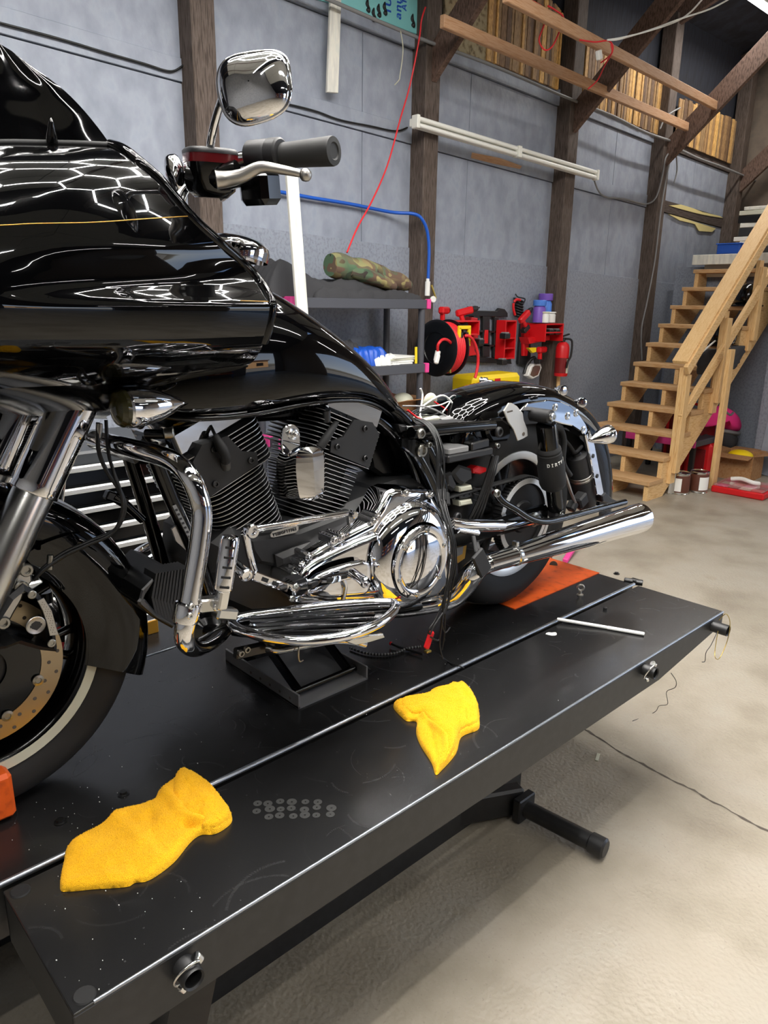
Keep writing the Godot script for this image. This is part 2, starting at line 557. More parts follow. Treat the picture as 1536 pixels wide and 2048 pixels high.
	var camo := noise_tex(0.010, [[0.0, Color(0.16, 0.14, 0.13)], [0.26, Color(0.16, 0.14, 0.13)], [0.27, Color(0.30, 0.40, 0.30)], [0.50, Color(0.30, 0.40, 0.30)], [0.51, Color(0.40, 0.32, 0.26)], [0.72, Color(0.40, 0.32, 0.26)], [0.73, Color(0.62, 0.58, 0.38)], [1.0, Color(0.62, 0.58, 0.38)]], 51, 512, FastNoiseLite.TYPE_SIMPLEX_SMOOTH, 2)
	textured(mat("camouflage", Color(1, 1, 1), 0.9), camo, Vector3(0.9, 1.4, 0.9))
	mat("black_cloth", Color(0.20, 0.20, 0.21), 0.9)
	mat("blue_plastic", Color(0.10, 0.32, 0.72), 0.45)
	mat("blue_hose", Color(0.08, 0.33, 0.72), 0.4)
	mat("tool_red", Color(0.80, 0.07, 0.10), 0.42)
	mat("hose_red", Color(0.85, 0.14, 0.17), 0.45)
	mat("reel_black", Color(0.035, 0.045, 0.06), 0.35)
	mat("yellow_plastic", Color(0.95, 0.82, 0.06), 0.45)
	mat("purple", Color(0.46, 0.32, 0.70), 0.5)
	mat("light_blue", Color(0.30, 0.50, 0.85), 0.4)
	textured(mat("cardboard", Color(0.66, 0.50, 0.34), 0.85), pine, Vector3(3, 3, 3))
	mat("brown_label", Color(0.36, 0.20, 0.14), 0.5)
	mat("cabinet_grey", Color(0.20, 0.21, 0.22), 0.4)
	mat("teal", Color(0.08, 0.42, 0.38), 0.5)
	mat("brass", Color(0.75, 0.65, 0.35), 0.3, 1.0)
	mat("clear_lid", Color(0.85, 0.6, 0.6, 0.35), 0.15)
	M.clear_lid.transparency = BaseMaterial3D.TRANSPARENCY_ALPHA
	mat("white_paint", Color(0.90, 0.90, 0.86), 0.5)
	mat("lamp_tube_off", Color(0.93, 0.93, 0.90), 0.3)
	var led := mat("led_glow", Color(1, 1, 1), 0.4)
	led.emission_enabled = true
	led.emission = Color(0.97, 0.98, 1.0)
	led.emission_energy_multiplier = 8.0

func rubbed_marks() -> ImageTexture:   # wiped arcs, scuffs and flecks left on the black deck plates
	var n := 2048
	var im := Image.create(n, n, false, Image.FORMAT_RGB8)
	im.fill(Color(0.66, 0.66, 0.66))
	var rng := RandomNumberGenerator.new()
	rng.seed = 5
	var cloud := FastNoiseLite.new()
	cloud.seed = 6
	cloud.frequency = 0.004
	cloud.fractal_octaves = 4
	for i in 1700:
		var c := Vector2(rng.randf() * n, rng.randf() * n)
		if cloud.get_noise_2d(c.x, c.y) < -0.02: continue
		var r := rng.randf_range(8, 120)
		var a := rng.randf() * TAU
		var sweep := rng.randf_range(0.3, 1.6)
		var lift := rng.randf_range(0.02, 0.11)
		var w := rng.randi_range(1, 6)
		for k in int(r * sweep * 1.2) + 2:
			var t := a + sweep * k / (r * sweep * 1.2 + 2.0)
			for q in w:
				var x := posmod(int(c.x + cos(t) * (r + q)), n)
				var y := posmod(int(c.y + sin(t) * (r + q)), n)
				var v := minf(1.0, im.get_pixel(x, y).r + lift)
				im.set_pixel(x, y, Color(v, v, v))
	for i in 500:
		var x := rng.randi() % (n - 4)
		var y := rng.randi() % (n - 4)
		im.fill_rect(Rect2i(x, y, rng.randi_range(1, 3), rng.randi_range(1, 3)), Color(1, 1, 1))
	return ImageTexture.create_from_image(im)

# ---------------------------------------------------------------- lamps
func strip_lamp(parent: Node, a: Vector3, b: Vector3, energy: float, r := 0.014) -> void:
	var st := mb()
	rod(st, a, b, r, 8)
	piece("led_tube", st, M.led_glow, parent)
	var l := AreaLight3D.new()
	l.name = "tube_light"
	l.area_size = Vector2((b - a).length(), r * 2.0)
	l.area_normalize_energy = true
	l.light_energy = energy
	l.light_color = Color(1.0, 0.985, 0.965)
	l.area_range = 30.0
	l.area_attenuation = 2.0
	l.shadow_enabled = true
	parent.add_child(l, true)
	var x := (b - a).normalized()
	l.transform = Transform3D(Basis(x, Vector3.UP.cross(x).cross(Vector3.UP).cross(x) if false else x.cross(Vector3.UP) * -1.0, Vector3.UP), (a + b) * 0.5 - org + Vector3(0, -r - 0.004, 0))
func build_lamps() -> void:
	# honeycombs of light tubes hung over the lift and over the middle of the room
	var spec := [[Vector3(1.7, 3.75, -1.45), 5, 3, 0.40]]
	for s in spec:
		var c: Vector3 = s[0]
		var h := thing("honeycomb_light", c, "honeycomb of glowing white light tubes hung under the dark roof", "ceiling light", "honeycomb ceiling lights")
		var e := 0.42
		var done := {}
		for i in range(-s[1] / 2, s[1] - s[1] / 2):
			for j in range(-s[2] / 2, s[2] - s[2] / 2):
				var o := c + Vector3(i * e * 1.5, 0, (j + 0.5 * (posmod(i, 2))) * e * sqrt(3.0))
				for k in 6:
					var p := o + Vector3(cos(PI / 3 * k), 0, sin(PI / 3 * k)) * e
					var q := o + Vector3(cos(PI / 3 * (k + 1)), 0, sin(PI / 3 * (k + 1))) * e
					var key := "%d_%d" % [roundi((p.x + q.x) * 50), roundi((p.z + q.z) * 50)]
					if done.has(key): continue
					done[key] = true
					strip_lamp(h, p.lerp(q, 0.05), p.lerp(q, 0.95), s[3])
	# long tube lamps along the roof
	var corner := at_y(1528, 16, 4.35)
	var spots := [[corner, 2.4], [Vector3(5.2, 4.5, 2.4), 2.4], [Vector3(1.6, 4.6, 3.0), 2.4], [Vector3(-0.9, 4.2, -0.3), 2.4], [Vector3(-1.4, 4.3, 1.3), 2.4], [Vector3(8.3, 4.35, 1.4), 2.4], [Vector3(2.0, 4.5, 7.0), 2.4], [Vector3(6.5, 4.5, 7.0), 2.4]]
	var where := ["above the floor between lift and stairs", "over the open floor beyond the lift", "over the floor beside the lift", "above the fairing of the motorcycle", "over the floor ahead of the motorcycle", "beside the side door", "over the far floor before the racking", "over the far floor before the roll-up door"]
	for i in spots.size():
		var s: Array = spots[i]
		var c: Vector3 = s[0]
		var t := thing("tube_lamp", c, "long bright tube lamp under the roof " + where[i], "ceiling light", "long tube lamps under the roof")
		var st := mb()
		box(st, c + Vector3(0, 0.045, 0), Vector3(s[1], 0.04, 0.09), Basis.IDENTITY, 0.006)
		piece("housing", st, M.white_plastic, t)
		strip_lamp(t, c - Vector3(s[1] * 0.48, 0, 0), c + Vector3(s[1] * 0.48, 0, 0), 3.8, 0.02)

# ---------------------------------------------------------------- room
const POSTS := [[-3.0, 0], [-1.17, 0], [0.66, 0]]
var post_x := []            # right-hand edge of each post's front face
var hi_a: Vector3; var hi_b: Vector3; var lo_a: Vector3; var lo_b: Vector3
func seam_hi(x: float) -> float: return lerpf(hi_a.y, hi_b.y, (x - hi_a.x) / (hi_b.x - hi_a.x))
func seam_lo(x: float) -> float: return lerpf(lo_a.y, lo_b.y, (x - lo_a.x) / (lo_b.x - lo_a.x))
func panel(parent: Node, called: String, x0: float, x1: float, y0: Callable, y1: Callable, z: float, thick: float, m: Material) -> void:
	var st := mb()
	plate(st, PackedVector2Array([Vector2(x0, y0.call(x0)), Vector2(x1, y0.call(x1)), Vector2(x1, y1.call(x1)), Vector2(x0, y1.call(x0))]), Vector3(0, 0, z - thick), Vector3.RIGHT, Vector3.UP, thick, 0.002)
	piece(called, st, m, parent)
func build_room() -> void:
	org = Vector3.ZERO
	# floor with a saw-cut joint that has cracked open
	var st := mb()
	box(st, Vector3(2.5, -0.1, 4.0), Vector3(15, 0.2, 17.6))
	structure("floor", st, M.concrete, "worn pale concrete workshop floor")
	st = mb()
	var rng := RandomNumberGenerator.new()
	rng.seed = 4
	var ca := on_floor(1180, 1465)
	var cb := on_floor(1536, 1655)
	var dir := (cb - ca).normalized()
	var across := dir.cross(Vector3.UP)
	var left := PackedVector3Array()
	var right := PackedVector3Array()
	var wob := 0.0
	for i in 120:
		var t := -0.35 + 0.02 * i
		wob = clampf(wob + rng.randf_range(-0.007, 0.007), -0.022, 0.022)
		var w := rng.randf_range(0.0016, 0.0065)
		var p := ca + dir * t + across * wob + Vector3(0, 0.0012, 0)
		left.append(p + across * w)
		right.append(p - across * w)
	skin(st, [left, right], false)
	tag(piece("floor_crack", st, M.crack), "thin dark jagged crack running across the concrete floor", "crack")
	# wall behind the motorcycle
	hi_a = at_z(568, 0, WZ); hi_b = at_z(1311, 290, WZ)
	lo_a = at_z(561, 218, WZ); lo_b = at_z(1300, 417, WZ)
	post_x = [-3.0, -1.17, 0.67]
	for p in [[437, 200], [880, 200], [1162, 212], [1341, 312], [1490, 350]]: post_x.append(at_z(p[0], p[1], -4.10).x)
	st = mb()
	box(st, Vector3(2.5, 2.4, WZ - 0.11), Vector3(15, 4.8, 0.14))
	var wall := structure("wall_back", st, M.dark_wall, "tall blue-grey painted wall of panels between dark wooden posts")
	var osb_top := func(x: float) -> float: return seam_lo(x) - 0.72
	for i in post_x.size():
		var x0: float = post_x[i]
		var x1: float = post_x[i + 1] - 0.15 if i + 1 < post_x.size() else 10.0
		if i == 7: break
		var mid := lerpf(x0, x1, [0.4, 0.4, 0.4, 0.72, 0.30, 0.56, 0.5][i])
		for h in 2:
			var a: float = x0 - 0.02 if h == 0 else mid + 0.003
			var b: float = mid - 0.003 if h == 0 else x1 + 0.02
			panel(wall, "panel", a, b, func(x): return seam_lo(x) + 0.12, func(x): return seam_hi(x), WZ, 0.03, M.wall_paint)
			panel(wall, "panel", a, b, func(x): return osb_top.call(x) - 0.3, func(x): return seam_lo(x) - 0.006, WZ, 0.03, M.wall_paint)
		panel(wall, "chipboard_sheet", x0 - 0.02, x1 + 0.02, func(_x): return 0.0, osb_top, WZ + 0.011, 0.035, M.wall_board)
		panel(wall, "rail", x0, x1, func(x): return seam_lo(x), func(x): return seam_lo(x) + 0.118, WZ + 0.012, 0.04, M.girt_wood if i == 6 else M.wall_paint)
		panel(wall, "rail", x0, x1, func(x): return seam_hi(x) + 0.006, func(x): return seam_hi(x) + 0.13, WZ + 0.02, 0.05, M.girt_wood if i == 6 else M.wall_paint)
	for i in post_x.size():
		var x: float = post_x[i]
		st = mb()
		box(st, Vector3(x - 0.075, 2.2, -4.175), Vector3(0.15, 4.4, 0.15), Basis.IDENTITY, 0.006)
		piece("post", st, M.post_wood, wall)
	# knee braces from the posts up to the rafters
	for i in range(3, 8):
		var x: float = post_x[i] - 0.02
		var top := seam_hi(x)
		st = mb()
		bar(st, Vector3(x - 0.05, top - 0.14, -4.16), Vector3(x - 0.05, top + 1.14, -2.75), 0.05, 0.19, Vector3(0, 1, -1), 0.004)
		piece("brace", st, M.beam_wood, wall)
	# roof: boards on rafters
	st = mb()
	var slope := Basis(Vector3.RIGHT, 0.30)
	box(st, Vector3(2.5, 5.6, -1.2), Vector3(15, 0.06, 7.2), Basis(Vector3.RIGHT, -0.34))
	box(st, Vector3(2.5, 5.25, 7.5), Vector3(15, 0.06, 11.2), Basis(Vector3.RIGHT, 0.275))
	structure("ceiling", st, M.dark_ceiling, "dark sloping underside of the roof")
	# pale insulation panels lining the roof over the middle of the room
	for i in 7:
		for j in 3:
			st = mb()
			var t := 1.55 + 1.25 * j
			var c := Vector3(-3.3 + 2.02 * i, 5.6, -1.2) + Vector3(0, sin(0.34), cos(0.34)) * (t - 3.6 + 0.6) + Vector3(0, -0.13, 0)
			box(st, c, Vector3(2.0, 0.03, 1.23), Basis(Vector3.RIGHT, -0.34))
			piece("ceiling_panel", st, M.white_paint, get_node("ceiling"))
			st = mb()
			var c2 := Vector3(-3.3 + 2.02 * i, 5.25, 7.5) + Vector3(0, -sin(0.275), cos(0.275)) * (1.25 * j - 4.7) + Vector3(0, -0.13, 0)
			box(st, c2, Vector3(2.0, 0.03, 1.23), Basis(Vector3.RIGHT, 0.275))
			piece("ceiling_panel", st, M.white_paint, get_node("ceiling"))
	for i in post_x.size():
		st = mb()
		var x: float = post_x[i] - 0.09
		bar(st, Vector3(x, 4.35, -4.25), Vector3(x, 6.65, 2.1), 0.05, 0.19, Vector3(0, 1, 0))
		var o := structure("trim_%d" % (i + 1), st, M.beam_wood, "dark wooden rafter under the roof")
	# end walls and the far wall behind the photographer, with its open roll-up door
	st = mb()
	box(st, Vector3(-4.6, 3.2, 4.0), Vector3(0.14, 6.6, 17.4))
	structure("wall_left", st, M.plain_wall)
	st = mb()
	box(st, Vector3(10.06, 3.2, -1.7), Vector3(0.14, 6.6, 6.0))
	box(st, Vector3(10.06, 3.2, 9.35), Vector3(0.14, 6.6, 6.7))
	box(st, Vector3(10.06, 5.15, 3.65), Vector3(0.14, 2.7, 4.7))
	structure("wall_right", st, M.beige_wall)
	st = mb()
	box(st, Vector3(0.2, 3.2, 12.6), Vector3(9.5, 6.6, 0.14))
	box(st, Vector3(9.45, 3.2, 12.6), Vector3(1.1, 6.6, 0.14))
	box(st, Vector3(6.92, 5.0, 12.6), Vector3(3.98, 3.0, 0.14))
	structure("wall_front", st, M.far_wall)
	# storage racking along the far wall
	for k in 2:
		var rx := -2.6 + 4.0 * k
		var rk := thing("storage_racking", Vector3(rx, 0, 11.6), ["tall blue storage racking with cartons at the far end of the workshop", "tall blue storage racking with cartons beside the roll-up door"][k], "racking")
		for x in [-1.5, 1.5]:
			for z in [-0.4, 0.4]:
				st = mb()
				box(st, Vector3(rx + x, 1.6, 11.6 + z), Vector3(0.08, 3.2, 0.08))
				piece("upright", st, M.blue_hose, rk)
		for i in 3:
			st = mb()
			box(st, Vector3(rx, 0.6 + 1.1 * i, 11.6), Vector3(3.1, 0.08, 0.9))
			piece("shelf_board", st, M.orange_paint, rk)
			for j in 4:
				st = mb()
				box(st, Vector3(rx - 1.1 + 0.72 * j, 0.64 + 1.1 * i + 0.22, 11.55), Vector3(0.55, 0.44, 0.6), Basis(Vector3.UP, 0.1 * j - 0.15), 0.01)
				piece("carton", st, [M.cardboard, M.white_paint, M.cardboard, M.dark_red][(i + j) % 4], rk)
	org = Vector3.ZERO
	# yard and the building across it, seen in the chrome
	st = mb()
	box(st, Vector3(4, -0.16, 32.1), Vector3(60, 0.2, 38.6))
	box(st, Vector3(25.2, -0.16, 2.0), Vector3(30.0, 0.2, 21.0))
	structure("trim_20", st, M.asphalt, "sunlit paved yard outside the open door")
	var shed := thing("yard_building", Vector3(6, 0, 38), "low tan building across the yard", "building")
	st = mb()
	box(st, Vector3(6, 1.6, 38), Vector3(26, 3.2, 6))
	piece("wall", st, M.far_stucco, shed)
	st = mb()
	box(st, Vector3(6, 3.3, 38), Vector3(26.8, 0.3, 6.8))
	piece("roof", st, M.brown_label, shed)
	for i in 5:
		st = mb()
		box(st, Vector3(-4 + i * 5.0, 1.5, 34.95), Vector3(2.2, 1.4, 0.1))
		piece("window", st, M.gloss_black, shed)

func pin_tube(lift: Node, c: Vector3, r: float, out: float, ringed: bool) -> void:
	var st := mb()
	lathe(st, c - Vector3(0, 0, 0.05), Vector3(0, 0, 1), [[r, 0], [r, out + 0.05], [r * 0.93, out + 0.053], [r * 0.78, out + 0.05], [r * 0.78, 0.01], [0, 0.01]], 24)
	var t := piece("socket_tube", st, M.lift_black, lift)
	if ringed:
		st = mb()
		var pts := PackedVector3Array()
		for i in 19:
			var a := deg_to_rad(60 + i * 14.0)
			pts.append(c + Vector3(cos(a) * r * 1.35, sin(a) * r * 1.45, out * 0.55 + 0.012 * sin(a)))
		tube(st, pts, 0.0026, 8)
		rod(st, c + Vector3(r * 0.7, r * 1.2, out * 0.5), c + Vector3(r * 1.1, r * 0.6, out * 0.55), 0.009, 10)
		rod(st, c + Vector3(-r * 0.9, -r * 0.9, out * 0.55), c + Vector3(-r * 0.5, -r * 1.5, out * 0.55), 0.005, 8)
		piece("locking_pin", st, M.soft_chrome, t)
func build_lift() -> void:
	var base := Vector3(1.3, 0, -1.5)
	var lift := thing("motorcycle_lift", base, "long black steel motorcycle lift with scratched wide side deck and orange plates", "motorcycle lift")
	# middle deck
	var st := mb()
	var x0 := -0.42
	var x1 := 2.45
	box(st, Vector3((x0 + x1) * 0.5, DECK - 0.0025, -1.5625), Vector3(x1 - x0, 0.005, 0.635))
	piece("deck_plate", st, M.deck_black, lift)
	st = mb()
	box(st, Vector3((x0 + x1) * 0.5, DECK - 0.06, -1.245), Vector3(x1 - x0, 0.11, 0.006))
	box(st, Vector3((x0 + x1) * 0.5, DECK - 0.06, -1.877), Vector3(x1 - x0, 0.11, 0.006))
	box(st, Vector3(x1 - 0.003, DECK - 0.06, -1.5625), Vector3(0.006, 0.11, 0.63))
	box(st, Vector3(x0 + 0.003, DECK - 0.06, -1.5625), Vector3(0.006, 0.11, 0.63))
	piece("deck_frame", st, M.lift_black, lift)
	st = mb()
	rod(st, Vector3(x0, DECK + 0.001, -1.237), Vector3(x1, DECK + 0.001, -1.237), 0.006, 12)
	piece("deck_edge_bar", st, M.edge_steel, lift)
	# wide side deck
	st = mb()
	var a := 0.25
	var b := 2.45
	box(st, Vector3((a + b) * 0.5, DECK - 0.0025, -1.0625), Vector3(b - a, 0.005, 0.315), Basis.IDENTITY, 0.001)
	piece("side_deck_plate", st, M.deck_black, lift)
	st = mb()
	plate(st, PackedVector2Array([Vector2(a, DECK - 0.006), Vector2(a, DECK - 0.108), Vector2(2.02, DECK - 0.105), Vector2(b, DECK - 0.05), Vector2(b, DECK - 0.006)]), Vector3(0, 0, -0.911), Vector3.RIGHT, Vector3.UP, 0.006, 0.0015)
	box(st, Vector3(a + 0.003, DECK - 0.057, -1.065), Vector3(0.006, 0.1, 0.306))
	box(st, Vector3(b - 0.003, DECK - 0.028, -1.065), Vector3(0.006, 0.044, 0.306))
	box(st, Vector3((a + b) * 0.5, DECK - 0.05, -1.217), Vector3(b - a, 0.088, 0.006))
	piece("side_deck_skirt", st, M.lift_black, lift)
	st = mb()
	rod(st, Vector3(a + 0.03, DECK - 0.0015, -0.9065), Vector3(b, DECK - 0.0015, -0.9065), 0.0032, 8)
	piece("worn_edge", st, M.edge_steel, lift)
	st = mb()
	box(st, Vector3((a + b) * 0.5, DECK - 0.0025, -2.05), Vector3(b - a, 0.005, 0.32), Basis.IDENTITY, 0.001)
	piece("side_deck_plate", st, M.deck_black, lift)
	st = mb()
	for z in [-1.893, -2.207]: box(st, Vector3((a + b) * 0.5, DECK - 0.056, z), Vector3(b - a, 0.1, 0.006))
	for x in [a + 0.003, b - 0.003]: box(st, Vector3(x, DECK - 0.056, -2.05), Vector3(0.006, 0.1, 0.31))
	piece("side_deck_skirt", st, M.lift_black, lift)
	st = mb()
	rod(st, Vector3(x0, DECK + 0.0005, -1.884), Vector3(x1, DECK + 0.0005, -1.884), 0.003, 8)
	piece("worn_edge", st, M.edge_steel, lift)
	for p in [Vector3(a + 0.022, DECK, -1.2), Vector3(a + 0.024, DECK, -0.925)]:
		st = mb()
		rod(st, p - Vector3(0, 0.004, 0), p + Vector3(0, 0.0022, 0), 0.017, 20)
		piece("hole_plug", st, M.rubber, lift)
	# sockets
	pin_tube(lift, at_z(366, 1931, -0.905), 0.019, 0.034, true)
	pin_tube(lift, at_z(1288, 1338, -0.905), 0.018, 0.035, true)
	pin_tube(lift, at_z(1425, 1252, -0.905) , 0.019, 0.05, false)
	st = mb()
	var hinge := on_deck(1268, 1163)
	rod(st, hinge + Vector3(-0.02, 0, -0.03), hinge + Vector3(0.01, 0, 0.03), 0.012, 10)
	box(st, hinge + Vector3(0, 0.004, 0), Vector3(0.03, 0.012, 0.03), Basis.IDENTITY, 0.003)
	piece("deck_latch", st, M.dark_steel, lift)
	# bolts through the deck
	for p in [[247, 1588], [121, 1644], [1233, 1148]]:
		st = mb()
		var c := on_deck(p[0], p[1])
		lathe(st, c, Vector3.UP, [[0.0125, 0], [0.0125, 0.002], [0.008, 0.0022], [0.0072, 0.007], [0, 0.0072]], 8)
		piece("deck_bolt", st, M.dark_steel, lift)
	# orange rear plate with its round hole
	st = mb()
	var o0 := on_deck(1204, 1148)
	var o1 := on_deck(1030, 1219)
	var z0 := o1.z
	box(st, Vector3((o0.x + o1.x) * 0.5 + 0.0, DECK + 0.001, (z0 - 1.80) * 0.5), Vector3(o0.x - o1.x, 0.003, z0 + 1.80))
	piece("rear_plate", st, M.orange_paint, lift)
	st = mb()
	rod(st, on_deck(1107, 1130, 0.002), on_deck(1107, 1130, 0.004), 0.016, 20)
	piece("plate_hole", st, M.crack, lift)
	# orange wheel chock with black backing, clamps the front tyre
	st = mb()
	var k := on_deck(38, 1638)
	box(st, Vector3(k.x - 0.18, DECK + 0.055, k.z - 0.028), Vector3(0.36, 0.098, 0.05), Basis.IDENTITY, 0.008)
	piece("wheel_chock", st, M.orange_paint, lift)
	st = mb()
	box(st, Vector3(k.x - 0.1715, DECK + 0.055, k.z - 0.058), Vector3(0.36, 0.104, 0.012), Basis.IDENTITY, 0.003)
	piece("chock_pad", st, M.rubber, lift)
	# scissor frame and feet
	st = mb()
	for z in [-1.86, -1.34]:
		bar(st, Vector3(0.55, 0.53, z), Vector3(1.62, 0.07, z), 0.06, 0.09)
		bar(st, Vector3(1.95, 0.53, z), Vector3(0.9, 0.07, z), 0.06, 0.09)
		bar(st, Vector3(0.1, 0.04, z), Vector3(1.9, 0.04, z), 0.09, 0.08)
	rod(st, Vector3(0.55, 0.5, -1.9), Vector3(0.55, 0.5, -1.0), 0.03)
	rod(st, Vector3(1.95, 0.5, -1.9), Vector3(1.95, 0.5, -1.0), 0.03)
	bar(st, Vector3(0.42, 0.54, -1.07), Vector3(0.5, 0.3, -1.3), 0.06, 0.08)
	piece("scissor_legs", st, M.lift_black, lift)
	st = mb()
	var f0 := on_floor(1052, 1617, 0.045)
	var f1 := on_floor(1212, 1699, 0.04)
	var f := (f1 - f0).normalized()
	rod(st, f0 - f * 0.02, f1 - f * 0.05, 0.028, 24)
	rod(st, f1 - f * 0.055, f1, 0.032, 24, 0.006)
	box(st, f0 + Vector3(-0.0, 0.002, -0.01), Vector3(0.085, 0.085, 0.03), Basis.IDENTITY, 0.004)
	bar(st, f0 + Vector3(-0.26, 0.025, -0.16), f0 + Vector3(0.02, 0.01, -0.04), 0.05, 0.10, Vector3.UP, 0.008)
	piece("outrigger_foot", st, M.lift_black, lift)
	st = mb()
	var g0 := at_z(385, 2010, -1.0)
	bar(st, Vector3(0.5, 0.53, -0.99), Vector3(0.42, 0.05, -1.05), 0.05, 0.07)
	bar(st, Vector3(0.62, 0.50, -1.12), Vector3(0.28, 0.08, -1.12), 0.05, 0.07)
	piece("support_leg", st, M.lift_black, lift)
	st = mb()
	lathe(st, Vector3(0.415, 0.062, -0.86), Vector3(0, 0, 1), [[0, 0], [0.05, 0], [0.06, 0.01], [0.06, 0.05], [0.05, 0.06], [0, 0.06]], 20)
	var cw := piece("caster_wheel", st, M.orange_paint, lift)
	st = mb()
	rod(st, Vector3(0.415, 0.062, -1.06), Vector3(0.415, 0.062, -0.79), 0.012, 12)
	bar(st, Vector3(0.415, 0.02, -1.05), Vector3(0.415, 0.16, -1.05), 0.06, 0.06, Vector3.RIGHT, 0.006)
	piece("axle", st, M.dark_steel, cw)

# ---------------------------------------------------------------- motorcycle
func B(x: float, y: float, s: float) -> Vector3: return Vector3(x, DECK + y, BZ + s)
func piece2(called: String, a: SurfaceTool, ma: Material, b: SurfaceTool, mb_: Material, parent: Node) -> MeshInstance3D:
	a.generate_normals()
	b.generate_normals()
	var mesh := a.commit()
	mesh = b.commit(mesh)
	mesh.surface_set_material(0, ma)
	mesh.surface_set_material(1, mb_)
	var o := MeshInstance3D.new()
	o.mesh = mesh
	o.name = called
	parent.add_child(o, true)
	return o
func on_plane(px: float, py: float, c: Vector3, n: Vector3) -> Vector3:
	var r := lens_ray(px, py)
	return cam_at + r * ((c - cam_at).dot(n) / r.dot(n))
func dome(st: SurfaceTool, ring: PackedVector3Array, n: Vector3, h: float, flat := 0.0) -> void:   # a cushion over a closed outline
	var c := Vector3.ZERO
	for p in ring: c += p
	c /= ring.size()
	var rings := []
	for s in [1.0, 0.985, 0.95, 0.88, 0.76, 0.6, 0.4, 0.2, 0.02]:
		var q := PackedVector3Array()
		for p in ring: q.append(c + (p - c) * s + n * h * sqrt(maxf(0.0, 1.0 - s * s)))
		rings.append(q)
	var test: Vector3 = (rings[0][1] - rings[0][0]).cross(rings[1][0] - rings[0][0])
	skin(st, rings, true, test.dot(rings[0][0] - c + n * 0.001) < 0.0)
	cap(st, ring, (ring[1] - ring[0]).cross(c - ring[0]).dot(n) > 0.0)
func surface(st: SurfaceTool, rows: Array, n_along := 5, n_across := 4) -> Array:   # smooth sheet through rows of control points
	var fine := []
	for r in rows: fine.append(curve(r, n_along))
	var cols := []
	for j in fine[0].size():
		var c := PackedVector3Array()
		for i in fine.size(): c.append(fine[i][j])
		cols.append(curve(c, n_across))
	var out := []
	for i in cols[0].size():
		var r := PackedVector3Array()
		for j in cols.size(): r.append(cols[j][i])
		out.append(r)
	if st: skin(st, out, false)
	return out
func mirror_side(p: Vector3) -> Vector3: return Vector3(p.x, p.y, 2.0 * BZ - p.z)
func wheel_ring(st: SurfaceTool, c: Vector3, prof: Array, sides := 72) -> void:   # profile [radius, side] around the axle
	lathe(st, c, Vector3(0, 0, 1), prof, sides, 40.0)

const FRONT := Vector2(0.309, 0.3225)
const REAR := Vector2(1.935, 0.326)
func build_motorcycle() -> void:
	var base := Vector3(1.1, DECK, BZ)
	var m := thing("motorcycle", base, "black touring motorcycle with chrome engine covers and fork-mounted fairing, seat and side panels removed", "motorcycle")
	bike_front_wheel(m)
	bike_fork(m)
	bike_fairing(m)
	bike_controls(m)
	bike_tank(m)
	bike_engine(m)
	bike_guard(m)
	bike_boards(m)
	bike_frame(m)
	bike_rear_wheel(m)
	bike_rear(m)
	bike_exhaust(m)
	bike_wiring(m)

